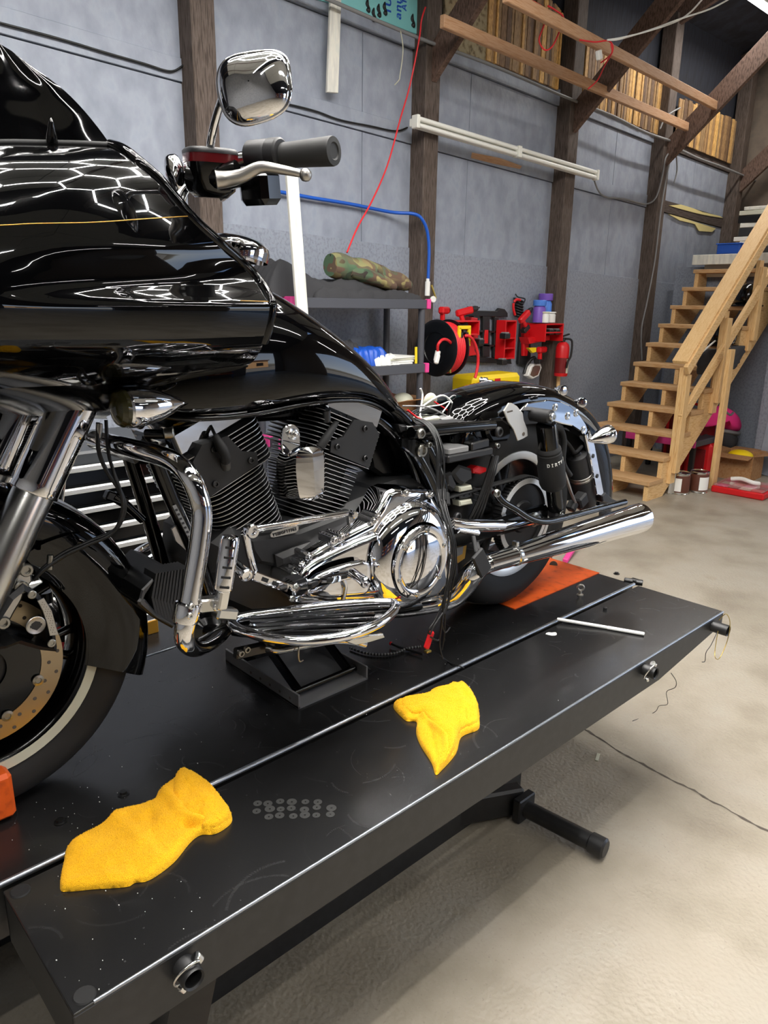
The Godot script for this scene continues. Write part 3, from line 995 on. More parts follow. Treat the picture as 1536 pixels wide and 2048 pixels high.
func bike_front_wheel(m: Node3D) -> void:
	var c := B(FRONT.x, FRONT.y, 0)
	var w := Node3D.new()
	w.name = "front_wheel"
	m.add_child(w)
	var st := mb()
	wheel_ring(st, c, [[0.236, -0.055], [0.25, -0.061], [0.275, -0.066], [0.298, -0.062], [0.313, -0.045], [0.321, -0.02], [0.322, 0.0], [0.321, 0.02], [0.313, 0.045], [0.298, 0.062], [0.275, 0.066], [0.25, 0.061], [0.236, 0.055]])
	# tread grooves: raised blocks between them
	piece("tire", st, M.tire_rubber, w)
	for i in 26:
		st = mb()
		for s in [-1.0, 1.0]:
			var pts := PackedVector3Array()
			for k in 7:
				var t := k / 6.0
				var a: float = TAU * (i + 0.25 * (s + 1.0)) / 26.0 + t * 0.13
				var z: float = s * lerpf(0.008, 0.054, t)
				var r := 0.3225 - 0.022 * pow(absf(z) / 0.054, 2.6)
				pts.append(c + Vector3(cos(a) * r, sin(a) * r, z))
			tube(st, pts, 0.0022, 5)
		piece("tread_groove", st, M.crack, w)
	st = mb()
	wheel_ring(st, c, [[0.236, -0.055], [0.232, -0.058], [0.214, -0.056], [0.206, -0.048], [0.196, -0.03], [0.192, 0.0], [0.196, 0.03], [0.206, 0.048], [0.214, 0.056], [0.232, 0.058], [0.236, 0.055], [0.23, 0.04], [0.215, 0.0], [0.23, -0.04], [0.236, -0.055]])
	piece("rim", st, M.gloss_black, w)
	for s in [-1.0, 1.0]:
		st = mb()
		if s > 0: wheel_ring(st, c, [[0.2335, 0.0585], [0.2335, 0.060], [0.2135, 0.0585], [0.2135, 0.057]])
		else: wheel_ring(st, c, [[0.2135, -0.057], [0.2135, -0.0585], [0.2335, -0.060], [0.2335, -0.0585]])
		piece("rim_stripe", st, M.stripe, w)
	for i in 7:
		st = mb()
		var a := TAU * i / 7.0 + 0.75
		var d := Vector3(cos(a), sin(a), 0)
		for f in [-0.16, 0.16]:
			var e := d.rotated(Vector3(0, 0, 1), f)
			tube(st, PackedVector3Array([c + d * 0.045, c + d * 0.11 + e * 0.01, c + e * 0.2]), [0.014, 0.011, 0.01], 8)
		piece("spoke", st, M.gloss_black, w)
	st = mb()
	wheel_ring(st, c, [[0, -0.075], [0.05, -0.075], [0.05, 0.075], [0, 0.075]], 24)
	piece("hub", st, M.satin_black, w)
	for s in [-1.0, 1.0]:
		st = mb()
		var z: float = s * 0.082
		var prof := [[0.108, -0.0025], [0.149, -0.0025], [0.15, 0.0], [0.149, 0.0025], [0.108, 0.0025], [0.108, -0.0025]]
		lathe(st, c + Vector3(0, 0, z), Vector3(0, 0, 1), prof, 64, 20.0)
		var r := piece("brake_rotor", st, M.rotor_steel, w)
		st = mb()
		for i in 40:
			var a := TAU * i / 40.0
			var rr := 0.139 if i % 2 == 0 else 0.122
			rod(st, c + Vector3(cos(a) * rr, sin(a) * rr, z + s * 0.0022), c + Vector3(cos(a) * rr, sin(a) * rr, z + s * 0.0028), 0.0038, 10)
		piece("drilled_hole", st, M.crack, r)
		st = mb()
		lathe(st, c + Vector3(0, 0, z * 0.97), Vector3(0, 0, 1), [[0.045, -0.003], [0.112, -0.003], [0.112, 0.003], [0.045, 0.003]], 48, 20.0)
		piece("rotor_carrier", st, M.gloss_black, r)
		st = mb()
		for i in 8:
			var a := TAU * (i + 0.4) / 8.0
			lathe(st, c + Vector3(cos(a) * 0.108, sin(a) * 0.108, z + s * 0.003), Vector3(0, 0, s), [[0.011, 0], [0.011, 0.003], [0.006, 0.004], [0.005, 0.002], [0, 0.002]], 16)
		piece("rotor_button", st, M.bolt_steel, r)
	# fender: a profile swept round the tyre
	var prof2 := [[0.205, 0.074], [0.235, 0.083], [0.27, 0.0905], [0.300, 0.0935], [0.318, 0.090], [0.333, 0.078], [0.342, 0.057], [0.347, 0.03], [0.349, 0.0], [0.347, -0.03], [0.342, -0.057], [0.333, -0.078], [0.318, -0.090], [0.300, -0.0935], [0.27, -0.0905], [0.235, -0.083], [0.205, -0.074]]
	var rings := []
	for i in 41:
		var a0 := deg_to_rad(-16.0 + 162.0 * i / 40.0)
		var ring := PackedVector3Array()
		var tuck := 1.0 if i > 5 else 1.0
		for k in prof2.size():
			var p: Array = prof2[k]
			var skirt := 0.0
			var a: float = a0 - deg_to_rad(5.0) * clampf((p[0] - 0.205) / 0.14, 0.0, 1.0) * (1.0 - i / 40.0)
			if i > 26 and k in [0, 1, prof2.size() - 2, prof2.size() - 1]: skirt += 0.09 * (i - 26) / 14.0 * (1.0 if k in [0, prof2.size() - 1] else 0.6)
			ring.append(c + Vector3(cos(a) * (p[0] + skirt), sin(a) * (p[0] + skirt), p[1]))
		rings.append(ring)
	st = mb()
	skin(st, rings, false)
	var inner := []
	for r in rings:
		var q := PackedVector3Array()
		for p in r:
			var d: Vector3 = p - c
			var n := Vector3(d.x, d.y, 0).normalized() * 0.003
			q.append(p - n - Vector3(0, 0, signf(d.z) * 0.003 * clampf(absf(d.z) / 0.09, 0.0, 1.0)))
		inner.append(q)
	skin(st, inner, false, true)
	var edge0 := [rings[0], inner[0]]
	skin(st, edge0, false, true)
	skin(st, [rings[40], inner[40]], false)
	piece("front_fender", st, M.black_paint, m)
	for s in [-1.0, 1.0]:
		for q in [[0.40, 0.60], [0.37, 0.52]]:
			st = mb()
			lathe(st, B(q[0], q[1], s * 0.0925), Vector3(0, 0, s), [[0.009, 0], [0.009, 0.003], [0.006, 0.005], [0, 0.005]], 12)
			piece("fender_bolt", st, M.gloss_black, m)

func bike_fork(m: Node3D) -> void:
	var top := bike(150, 808, 0.12)
	var low := B(FRONT.x - 0.03, FRONT.y - 0.02, 0.12)
	var ref := bike(63, 995, 0.12)
	var d := (ref - top).normalized()
	for s in [1.0, -1.0]:
		var f := Node3D.new()
		f.name = "fork_leg"
		m.add_child(f, true)
		var t := top if s > 0 else mirror_side(top)
		var st := mb()
		var l := (bike(66, 985, 0.12) - top).length()
		lathe(st, t - d * 0.12, d, [[0.038, 0], [0.040, 0.1], [0.0415, l + 0.10], [0.0425, l + 0.117], [0.041, l + 0.12], [0.03, l + 0.12]], 40)
		piece("fork_cover", st, M.chrome, f)
		st = mb()
		lathe(st, t + d * (l - 0.005), d, [[0.03, -0.02], [0.0365, 0.0], [0.0368, 0.30], [0.035, 0.33], [0.033, 0.40], [0, 0.41]], 40)
		piece("fork_slider", st, M.fork_alloy, f)
		st = mb()
		rod(st, t - d * 0.42, t - d * 0.1, 0.0245, 24)
		piece("fork_tube", st, M.soft_chrome, f)
		# caliper, with its mounting lug on the slider
		var side := func(p: Vector3) -> Vector3: return p if s > 0 else mirror_side(p)
		st = mb()
		var lug := PackedVector2Array()
		for p in [[12, 1195], [38, 1128], [62, 1135], [66, 1162], [50, 1185], [45, 1200], [30, 1225], [10, 1262], [-6, 1262], [-12, 1240]]:
			var q := bike(p[0], p[1], 0.130)
			lug.append(Vector2(q.x, q.y))
		plate(st, lug, Vector3(0, 0, (BZ + 0.105) if s > 0 else (BZ - 0.130)), Vector3.RIGHT, Vector3.UP, 0.025, 0.004)
		piece("caliper_lug", st, M.brushed, f)
		var outline := [[-20, 1304], [-12, 1245], [20, 1195], [50, 1170], [82, 1192], [100, 1222], [112, 1262], [117, 1296], [116, 1306], [85, 1303], [60, 1296], [40, 1290], [14, 1300]]
		st = mb()
		var poly := PackedVector2Array()
		for p in outline:
			var q := bike(p[0], p[1], 0.150)
			poly.append(Vector2(q.x, q.y))
		plate(st, poly, Vector3(0, 0, (BZ + 0.062) if s > 0 else (BZ - 0.150)), Vector3.RIGHT, Vector3.UP, 0.088, 0.008)
		var cal := piece("brake_caliper", st, M.satin_black, f)
		st = mb()
		poly = PackedVector2Array()
		for p in [[75, 1202], [88, 1196], [104, 1222], [113, 1255], [117, 1270], [100, 1272], [95, 1250], [86, 1222]]:
			var q := bike(p[0], p[1], 0.152)
			poly.append(Vector2(q.x, q.y))
		if s > 0:
			plate(st, poly, Vector3(0, 0, BZ + 0.150), Vector3.RIGHT, Vector3.UP, 0.0025, 0.0008)
			piece("mesh_insert", st, M.brushed, cal)
			st = mb()
			for r in 16:
				for k in 7:
					var px := 76.0 + k * 5.0 + (r % 2) * 2.5 + r * 1.35
					var py := 1200.0 + r * 4.6
					var q := bike(px, py, 0.152)
					if Geometry2D.is_point_in_polygon(Vector2(q.x, q.y), inset(poly, 0.003)):
						lathe(st, Vector3(q.x, q.y, BZ + 0.1523), Vector3(0, 0, 1), [[0.0017, 0], [0, 0.0004]], 6)
			var holes := piece("mesh_holes", st, M.crack, cal)
			holes.set_meta("kind", "stuff")
			st = mb()
			var bc := bike(71, 1250, 0.150)
			lathe(st, bc, Vector3(0, 0, 1), [[0.0175, 0], [0.0175, 0.003], [0.016, 0.0042], [0.0145, 0.0035], [0, 0.0035]], 28)
			piece("emblem", st, M.brushed, cal)
			st = mb()
			box(st, bc + Vector3(0, 0, 0.0037), Vector3(0.021, 0.0045, 0.001))
			plate(st, PackedVector2Array([Vector2(-0.008, 0.005), Vector2(0, 0.009), Vector2(0.008, 0.005), Vector2(0.008, -0.004), Vector2(0, -0.0095), Vector2(-0.008, -0.004)]), bc + Vector3(0, 0, 0.0034), Vector3.RIGHT, Vector3.UP, 0.0007)
			piece("emblem_shield", st, M.satin_black, cal)
			for p in [[64, 1189], [103, 1286]]:
				st = mb()
				bolt(st, bike(p[0], p[1], 0.150), Vector3(0, 0, 1), 0.008, 0.003)
				piece("caliper_bolt", st, M.bolt_steel, cal)
		for p in [[51, 1139], [41, 1173], [5, 1244]]:
			st = mb()
			var q: Vector3 = side.call(bike(p[0], p[1], 0.13))
			bolt(st, q, Vector3(0, 0, s), 0.0125, 0.009)
			piece("mount_bolt", st, M.bolt_steel, f)
	# triple clamps and steering neck
	var st2 := mb()
	bar(st2, top - d * 0.30 + Vector3(0, 0, 0.04), mirror_side(top) - d * 0.30 - Vector3(0, 0, 0.04), 0.07, 0.04, d, 0.008)
	bar(st2, top - d * 0.1 + Vector3(0, 0, 0.045), mirror_side(top) - d * 0.1 - Vector3(0, 0, 0.045), 0.08, 0.05, d, 0.008)
	piece("triple_clamps", st2, M.satin_black, m)
	# brake lines
	wire("brake_line", bikes([[196, 845, 0.13], [197, 900, 0.14], [215, 945, 0.15], [242, 985, 0.16], [249, 1020, 0.16], [230, 1060, 0.15], [180, 1083, 0.14], [130, 1105, 0.13], [92, 1132, 0.125], [66, 1160, 0.12]]), 0.0042, M.cable, m, 8, 8)
	wire("brake_line", bikes([[212, 840, 0.13], [216, 900, 0.14], [226, 940, 0.15], [240, 980, 0.165], [245, 1022, 0.165], [225, 1066, 0.155], [175, 1090, 0.145], [128, 1112, 0.135], [90, 1138, 0.13], [70, 1158, 0.125]]), 0.0036, M.cable, m, 8, 8)
	for p in [[196, 862, 0.133], [98, 1125, 0.127]]:
		st2 = mb()
		var q := bike(p[0], p[1], p[2])
		rod(st2, q - Vector3(0, 0.014, 0), q + Vector3(0.004, 0.014, 0), 0.006, 10)
		piece("hose_fitting", st2, M.bolt_steel, m)

func fairing_row(rear: Array, mid: Array, left: Array, nose_x: float, bulge: float) -> PackedVector3Array:
	var a := bike(rear[0], rear[1], rear[2])
	var b := bike(mid[0], mid[1], mid[2])
	var c := bike(left[0], left[1], left[2])
	var e := Vector3(lerpf(c.x, nose_x, 0.45), c.y - 0.0, BZ + left[2] * bulge)
	var f := Vector3(lerpf(c.x, nose_x, 0.85), c.y, BZ + left[2] * bulge * 0.55)
	var n := Vector3(nose_x, c.y, BZ)
	var row := PackedVector3Array([a, a.lerp(b, 0.5) + Vector3(0, 0, 0.004), b, b.lerp(c, 0.5) + Vector3(0, 0, 0.003), c, e, f, n])
	var out := PackedVector3Array()
	for p in row: out.append(p)
	for i in range(row.size() - 2, -1, -1): out.append(mirror_side(row[i]))
	return out
func bike_fairing(m: Node3D) -> void:
	var f := Node3D.new()
	f.name = "fairing"
	m.add_child(f)
	var spec := [
		[[222, 293, 0.19], [110, 289, 0.165], [-60, 287, 0.14], 0.14, 0.92],
		[[246, 302, 0.240], [115, 298, 0.255], [-60, 297, 0.255], 0.10, 0.93],
		[[275, 325, 0.278], [130, 322, 0.312], [-60, 322, 0.318], 0.05, 0.93],
		[[318, 362, 0.297], [150, 362, 0.341], [-60, 364, 0.350], 0.02, 0.93],
		[[352, 402, 0.309], [170, 408, 0.357], [-60, 412, 0.370], 0.00, 0.93],
		[[388, 443, 0.317], [200, 456, 0.368], [-60, 463, 0.385], -0.02, 0.93],
		[[440, 490, 0.318], [250, 496, 0.372], [-60, 508, 0.395], -0.03, 0.93],
		[[478, 523, 0.306], [300, 527, 0.362], [-60, 545, 0.402], -0.04, 0.93],
		[[516, 562, 0.312], [320, 565, 0.362], [-60, 578, 0.405], -0.04, 0.93],
		[[541, 603, 0.346], [320, 598, 0.386], [-60, 605, 0.407], -0.04, 0.93],
		[[543, 622, 0.352], [320, 622, 0.392], [-60, 630, 0.405], -0.035, 0.93],
		[[534, 665, 0.345], [310, 668, 0.382], [-60, 675, 0.393], -0.02, 0.93],
		[[520, 702, 0.318], [300, 712, 0.350], [-60, 718, 0.362], 0.0, 0.92],
		[[500, 728, 0.275], [280, 748, 0.298], [-60, 758, 0.31], 0.03, 0.9],
		[[465, 742, 0.22], [250, 772, 0.235], [-60, 790, 0.245], 0.07, 0.88],
		[[420, 748, 0.15], [215, 795, 0.165], [-60, 812, 0.17], 0.12, 0.85],
	]
	var rows := []
	for s in spec: rows.append(fairing_row(s[0], s[1], s[2], s[3], s[4]))
	var st := mb()
	var fine := surface(st, rows, 6, 4)
	piece("outer_shell", st, M.black_paint, f)
	# inner fairing: from the left rim across to the right rim, set forward
	st = mb()
	var back := []
	for i in range(0, fine.size(), 2):
		var r: PackedVector3Array = fine[i]
		var a := r[0]
		var b := r[r.size() - 1]
		var q := PackedVector3Array()
		var deep := 0.10
		for k in 13:
			var t := k / 12.0
			var p := a.lerp(b, t)
			p.x -= deep * sin(PI * t) + 0.012 * (1.0 if k > 0 and k < 12 else 0.0)
			q.append(p)
		back.append(q)
	skin(st, back, false, true)
	piece("inner_panel", st, M.gloss_black, f)
	for s in 2:
		st = mb()
		var edge := PackedVector3Array()
		for i in range(0, 47):
			var r: PackedVector3Array = fine[i]
			var p: Vector3 = r[0] if s == 0 else r[r.size() - 1]
			edge.append(p + Vector3(0.003, 0.002, -0.006 if s == 0 else 0.006))
		tube(st, edge, 0.0105, 12)
		piece("rim_trim", st, M.black_paint, f)
	# gold pinstripes on each flank
	for s in 2:
		for k in [19, 36]:
			st = mb()
			var line := PackedVector3Array()
			var r: PackedVector3Array = fine[k]
			var n := r.size()
			var stop := 24 if k == 19 else 5
			for j in stop:
				var p: Vector3 = r[j] if s == 0 else r[n - 1 - j]
				line.append(p + Vector3(0, 0, 0.0005 if s == 0 else -0.0005))
			tube(st, line, 0.0008, 5)
			piece("pinstripe", st, M.gold, f)
	# windscreen, dark and swept back, with its beading and fasteners
	var w := []
	for s in [[[222, 291, 0.190], [110, 287, 0.165], [-60, 285, 0.14], 0.14], [[196, 255, 0.172], [90, 245, 0.15], [-60, 235, 0.125], 0.20], [[160, 212, 0.155], [70, 195, 0.135], [-60, 185, 0.112], 0.26], [[118, 172, 0.138], [45, 155, 0.12], [-60, 135, 0.1], 0.31], [[46, 120, 0.115], [0, 88, 0.1], [-60, 55, 0.085], 0.36]]:
		w.append(fairing_row(s[0], s[1], s[2], s[3], 0.9))
	st = mb()
	surface(st, w, 6, 4)
	piece("windscreen", st, M.tinted_screen, f)
	st = mb()
	var bead := PackedVector3Array()
	var row0: PackedVector3Array = curve(w[0], 5)
	for p in row0: bead.append(p + Vector3(0, 0.0, 0))
	tube(st, bead, 0.0055, 8)
	piece("screen_beading", st, M.rubber, f)
	for px in [104, -20]:
		st = mb()
		var q := bike(px, 283, 0.168)
		lathe(st, q, Vector3(-0.1, 1, 0.45), [[0.009, 0], [0.0085, 0.008], [0.004, 0.028], [0, 0.036]], 12)
		piece("screen_fastener", st, M.gloss_black, f)
	# chin under the headlamp and the ducts between fairing and tank
	st = mb()
	var chin := []
	for s in [[[300, 742, 0.24], [40, 742, 0.30], [-120, 730, 0.32]], [[292, 790, 0.22], [50, 775, 0.27], [-120, 770, 0.29]], [[250, 820, 0.17], [80, 808, 0.20], [-120, 800, 0.22]], [[215, 832, 0.10], [80, 826, 0.11], [-120, 815, 0.12]], [[215, 838, 0.0], [80, 832, 0.0], [-120, 818, 0.0]], [[215, 838, -0.1], [80, 832, -0.1], [-120, 818, -0.1]]]:
		chin.append(bikes(s))
	surface(st, chin, 5, 4)
	piece("chin", st, M.gloss_black, f)
	# turn signals
	for s in [1.0, -1.0]:
		var c := bike(262, 815, 0.255)
		if s < 0: c = mirror_side(c)
		var ax := Vector3(1, 0.0, 0)
		var t := Node3D.new()
		t.name = "turn_signal"
		m.add_child(t, true)
		st = mb()
		lathe(st, c - ax * 0.012, ax, [[0.0335, 0], [0.036, 0.004], [0.036, 0.016], [0.034, 0.036], [0.028, 0.062], [0.018, 0.088], [0.007, 0.104], [0.004, 0.112], [0, 0.114]], 32)
		piece("housing", st, M.chrome, t)
		st = mb()
		lathe(st, c - ax * 0.034, ax, [[0, 0], [0.016, 0.002], [0.028, 0.007], [0.0335, 0.015], [0.0335, 0.024]], 28)
		piece("lens", st, M.amber_glass, t)
		st = mb()
		rod(st, c + Vector3(0.03, -0.005, -s * 0.02), c + Vector3(0.06, -0.05, -s * 0.10), 0.009, 12)
		piece("bracket", st, M.gloss_black, t)

func bike_controls(m: Node3D) -> void:
	# handlebar, mirrored; the left end is the one in view
	var st := mb()
	tube(st, curve(bikes([[655, 303, 0.442], [612, 306, 0.40], [545, 312, 0.335], [470, 322, 0.265], [410, 345, 0.20], [370, 370, 0.14], [350, 420, 0.10]]), 5), 0.013, 14)
	piece("handlebar", st, M.chrome, m)
	st = mb()
	var right := PackedVector3Array()
	for p in bikes([[655, 303, 0.442], [545, 312, 0.335], [470, 322, 0.265], [410, 345, 0.20], [370, 370, 0.14], [350, 420, 0.10]]): right.append(mirror_side(p))
	tube(st, curve(right, 5), 0.013, 14)
	piece("handlebar", st, M.chrome, m)
	for s in 2:
		var g := Node3D.new()
		g.name = "hand_controls"
		m.add_child(g, true)
		var fx := func(p: Vector3) -> Vector3: return p if s == 0 else mirror_side(p)
		var a: Vector3 = fx.call(bike(556, 312, 0.345))
		var b: Vector3 = fx.call(bike(668, 302, 0.455))
		var d := (b - a).normalized()
		var l := (b - a).length()
		st = mb()
		lathe(st, a, d, [[0.0, 0], [0.0225, 0], [0.0225, 0.006], [0.0205, 0.012], [0.0215, l * 0.5], [0.0235, l - 0.004], [0.0225, l], [0.014, l + 0.001], [0.012, l - 0.001], [0, l - 0.001]], 28)
		piece("grip", st, M.grip_rubber, g)
		# switch housing
		st = mb()
		var h0: Vector3 = fx.call(bike(500, 312, 0.295))
		lathe(st, h0, d, [[0, 0], [0.022, 0], [0.025, 0.003], [0.025, 0.04], [0.0235, 0.044], [0.0255, 0.046], [0.0255, 0.066], [0.022, 0.069], [0, 0.069]], 24)
		piece("switch_housing", st, M.satin_black, g)
		st = mb()
		var k0: Vector3 = fx.call(bike(520, 376, 0.34))
		box(st, k0, Vector3(0.055, 0.056, 0.06), Basis(Vector3(0, 1, 0), 0.35 if s == 0 else -0.35) * Basis(Vector3(0, 0, 1), 0.12), 0.01)
		piece("switch_box", st, M.gloss_black, g)
		# clutch master cylinder with a red band under its lid
		st = mb()
		var rim := PackedVector3Array()
		var c0: Vector3 = fx.call(bike(420, 318, 0.275))
		for i in 28:
			var t := TAU * i / 28.0
			var sx := signf(cos(t)) * pow(absf(cos(t)), 0.6)
			var sz := signf(sin(t)) * pow(absf(sin(t)), 0.6)
			rim.append(Vector3(sx * 0.043, 0, sz * 0.060))
		var turn := Basis(Vector3.UP, -0.35 if s == 0 else 0.35) * Basis(Vector3(1, 0, 0), 0.10 if s == 0 else -0.1)
		var lay := func(y: float, k: float) -> PackedVector3Array:
			var q := PackedVector3Array()
			for p in rim: q.append(c0 + turn * (Vector3(p.x * k, y, p.z * k)))
			q.reverse()
			return q
		loft(st, [lay.call(-0.062, 0.6), lay.call(-0.05, 0.9), lay.call(-0.008, 0.97)])
		piece("master_cylinder", st, M.gloss_black, g)
		st = mb()
		loft(st, [lay.call(-0.008, 1.0), lay.call(0.006, 1.01)])
		piece("red_band", st, M.red_trim, g)
		st = mb()
		loft(st, [lay.call(0.006, 1.02), lay.call(0.011, 1.02), lay.call(0.015, 0.94), lay.call(0.0155, 0.7), lay.call(0.013, 0.66)])
		piece("reservoir_lid", st, M.satin_black, g)
		# lever
		st = mb()
		var lv := PackedVector3Array()
		for p in curve(bikes([[432, 360, 0.335], [455, 358, 0.345], [484, 352, 0.365], [520, 335, 0.39], [560, 339, 0.415], [600, 347, 0.437]]), 5): lv.append(fx.call(p))
		var rr := []
		for i in lv.size(): rr.append(lerpf(0.0155, 0.0062, pow(float(i) / (lv.size() - 1), 0.8)))
		tube(st, lv, rr, 14)
		var tip: Vector3 = fx.call(bike(611, 350, 0.44))
		lathe(st, tip - Vector3(0, 0.0105, 0), Vector3.UP, [[0, 0], [0.006, 0.0015], [0.0095, 0.0055], [0.0105, 0.0105], [0.0095, 0.0155], [0.006, 0.0195], [0, 0.021]], 16)
		piece("clutch_lever" if s == 0 else "brake_lever", st, M.brushed, g)
		st = mb()
		var perch := PackedVector3Array()
		for p in bikes([[380, 358, 0.27], [420, 358, 0.30], [450, 354, 0.325], [478, 346, 0.345]]): perch.append(fx.call(p))
		tube(st, curve(perch, 4), 0.0215, 14)
		piece("lever_perch", st, M.gloss_black, g)
		st = mb()
		var tr := PackedVector3Array()
		for p in bikes([[432, 372, 0.29], [440, 385, 0.295], [448, 400, 0.30]]): tr.append(fx.call(p))
		tube(st, tr, [0.006, 0.0055, 0.0065], 10)
		piece("trigger", st, M.brushed, g)
		# mirror on its bent stalk
		var mr := Node3D.new()
		mr.name = "mirror"
		m.add_child(mr, true)
		st = mb()
		var stalk := PackedVector3Array()
		for p in curve(bikes([[432, 337, 0.30], [421, 312, 0.31], [424, 270, 0.33], [437, 220, 0.36], [448, 195, 0.38], [470, 184, 0.41]]), 6): stalk.append(fx.call(p))
		tube(st, stalk, 0.0068, 12)
		lathe(st, stalk[0] - Vector3(0, 0.012, 0), Vector3.UP, [[0.013, 0], [0.013, 0.01], [0.009, 0.016], [0, 0.016]], 16)
		piece("stalk", st, M.chrome, mr)
		var n := Vector3(-0.80, 0.10, 0.59).normalized()
		var cc := bike(507, 176, 0.435)
		var ring := PackedVector3Array()
		var pts := PackedVector3Array()
		for p in [[436, 165], [444, 132], [468, 114], [510, 106], [548, 104], [570, 116], [578, 145], [580, 185], [571, 214], [545, 234], [505, 247], [478, 247], [456, 233], [443, 205]]:
			pts.append(on_plane(p[0], p[1], cc, n))
		for p in curve(pts, 4, true): ring.append(fx.call(p))
		if s == 1: n = Vector3(n.x, n.y, -n.z)
		st = mb()
		dome(st, ring, n, 0.026)
		hoop_from(st, ring, 0.0035)
		piece("shell", st, M.chrome, mr)
		st = mb()
		var back := PackedVector3Array()
		var mc := Vector3.ZERO
		for p in ring: mc += p
		mc /= ring.size()
		for p in ring: back.append(mc + (p - mc) * 0.97 - n * 0.003)
		cap(st, back, true)
		piece("mirror_glass", st, M.mirror_glass, mr)
	# tips of the instrument cowl behind the fairing rim
	st = mb()
	dome(st, curve(vecs_of([on_plane(330, 318, bike(350, 345, 0.2), Vector3(-0.5, 0.5, 0.7)), on_plane(352, 312, bike(350, 345, 0.2), Vector3(-0.5, 0.5, 0.7)), on_plane(366, 330, bike(350, 345, 0.2), Vector3(-0.5, 0.5, 0.7)), on_plane(372, 360, bike(350, 345, 0.2), Vector3(-0.5, 0.5, 0.7)), on_plane(352, 380, bike(350, 345, 0.2), Vector3(-0.5, 0.5, 0.7)), on_plane(332, 350, bike(350, 345, 0.2), Vector3(-0.5, 0.5, 0.7))]), 4, true), Vector3(-0.5, 0.5, 0.7).normalized(), 0.02)
	piece("instrument_cowl", st, M.chrome, m)
func vecs_of(a: Array) -> PackedVector3Array:
	return PackedVector3Array(a)
func hoop_from(st: SurfaceTool, ring: PackedVector3Array, r: float) -> void:
	tube(st, ring, r, 8, true)

func tank_ring(x: float, top: float, bot: float, half: float, flare := 0.0) -> PackedVector3Array:
	var out := PackedVector3Array()
	var h := top - bot
	# bottom left, up over the shoulder and down again
	var prof := [[0.62, 0.0], [0.86, 0.02], [0.97, 0.12], [1.0, 0.28], [0.985, 0.46], [0.92, 0.64], [0.78, 0.81], [0.56, 0.93], [0.28, 0.99], [0.0, 1.0]]
	for p in prof: out.append(B(x, bot + h * p[1], half * p[0]))
	for i in range(prof.size() - 2, -1, -1): out.append(B(x, bot + h * prof[i][1], -half * prof[i][0]))
	return out
func bike_tank(m: Node3D) -> void:
	var t := Node3D.new()
	t.name = "fuel_tank"
	m.add_child(t)
	var st := mb()
	var rings := []
	var stations := [[0.66, 0.92, 0.80, 0.05], [0.68, 0.96, 0.775, 0.09], [0.74, 1.01, 0.765, 0.125], [0.82, 1.035, 0.762, 0.15], [0.90, 1.045, 0.765, 0.162], [0.98, 1.03, 0.772, 0.165], [1.06, 0.993, 0.776, 0.162], [1.14, 0.948, 0.774, 0.152], [1.22, 0.898, 0.765, 0.138], [1.29, 0.848, 0.745, 0.120], [1.35, 0.796, 0.714, 0.10], [1.40, 0.746, 0.682, 0.08], [1.435, 0.700, 0.656, 0.06], [1.455, 0.665, 0.645, 0.035]]
	var ctrl := []
	for s in stations: ctrl.append(tank_ring(s[0], s[1], s[2], s[3]))
	var fine := surface(null, ctrl, 3, 4)
	# close the underside so that each ring is a loop
	for r in fine: rings.append(r)
	skin(st, rings, true, true)
	cap(st, rings[0], false)
	cap(st, rings[rings.size() - 1], true)
	piece("shell", st, M.black_paint, t)
	# rolled lower seam
	for s in [1.0, -1.0]:
		st = mb()
		var pts := PackedVector3Array()
		for k in stations.slice(1, 13): pts.append(B(k[0], k[2] - 0.004, s * k[3] * 0.86))
		tube(st, curve(pts, 4), 0.006, 8)
		piece("lower_seam", st, M.gloss_black, t)
	# chrome cap and console
	st = mb()
	var c := bike(474, 520, 0.06) + Vector3(0, 0.034, 0)
	lathe(st, c - Vector3(0, 0.03, 0), Vector3(0.2, 1, 0.05), [[0.066, 0], [0.068, 0.018], [0.065, 0.028], [0.052, 0.038], [0.026, 0.045], [0, 0.047]], 40)
	piece("fuel_cap", st, M.chrome, t)
	# black chin between fairing and engine: coil cover and lower tank skirt
	st = mb()
	cut(st, [[318, 806], [345, 835], [420, 842], [520, 838], [600, 824], [664, 808], [600, 800], [520, 790], [500, 760], [440, 742], [380, 745], [330, 770]], 0.10, 0.20, 0.012, true)
	piece("neck_cover", st, M.gloss_black, m)

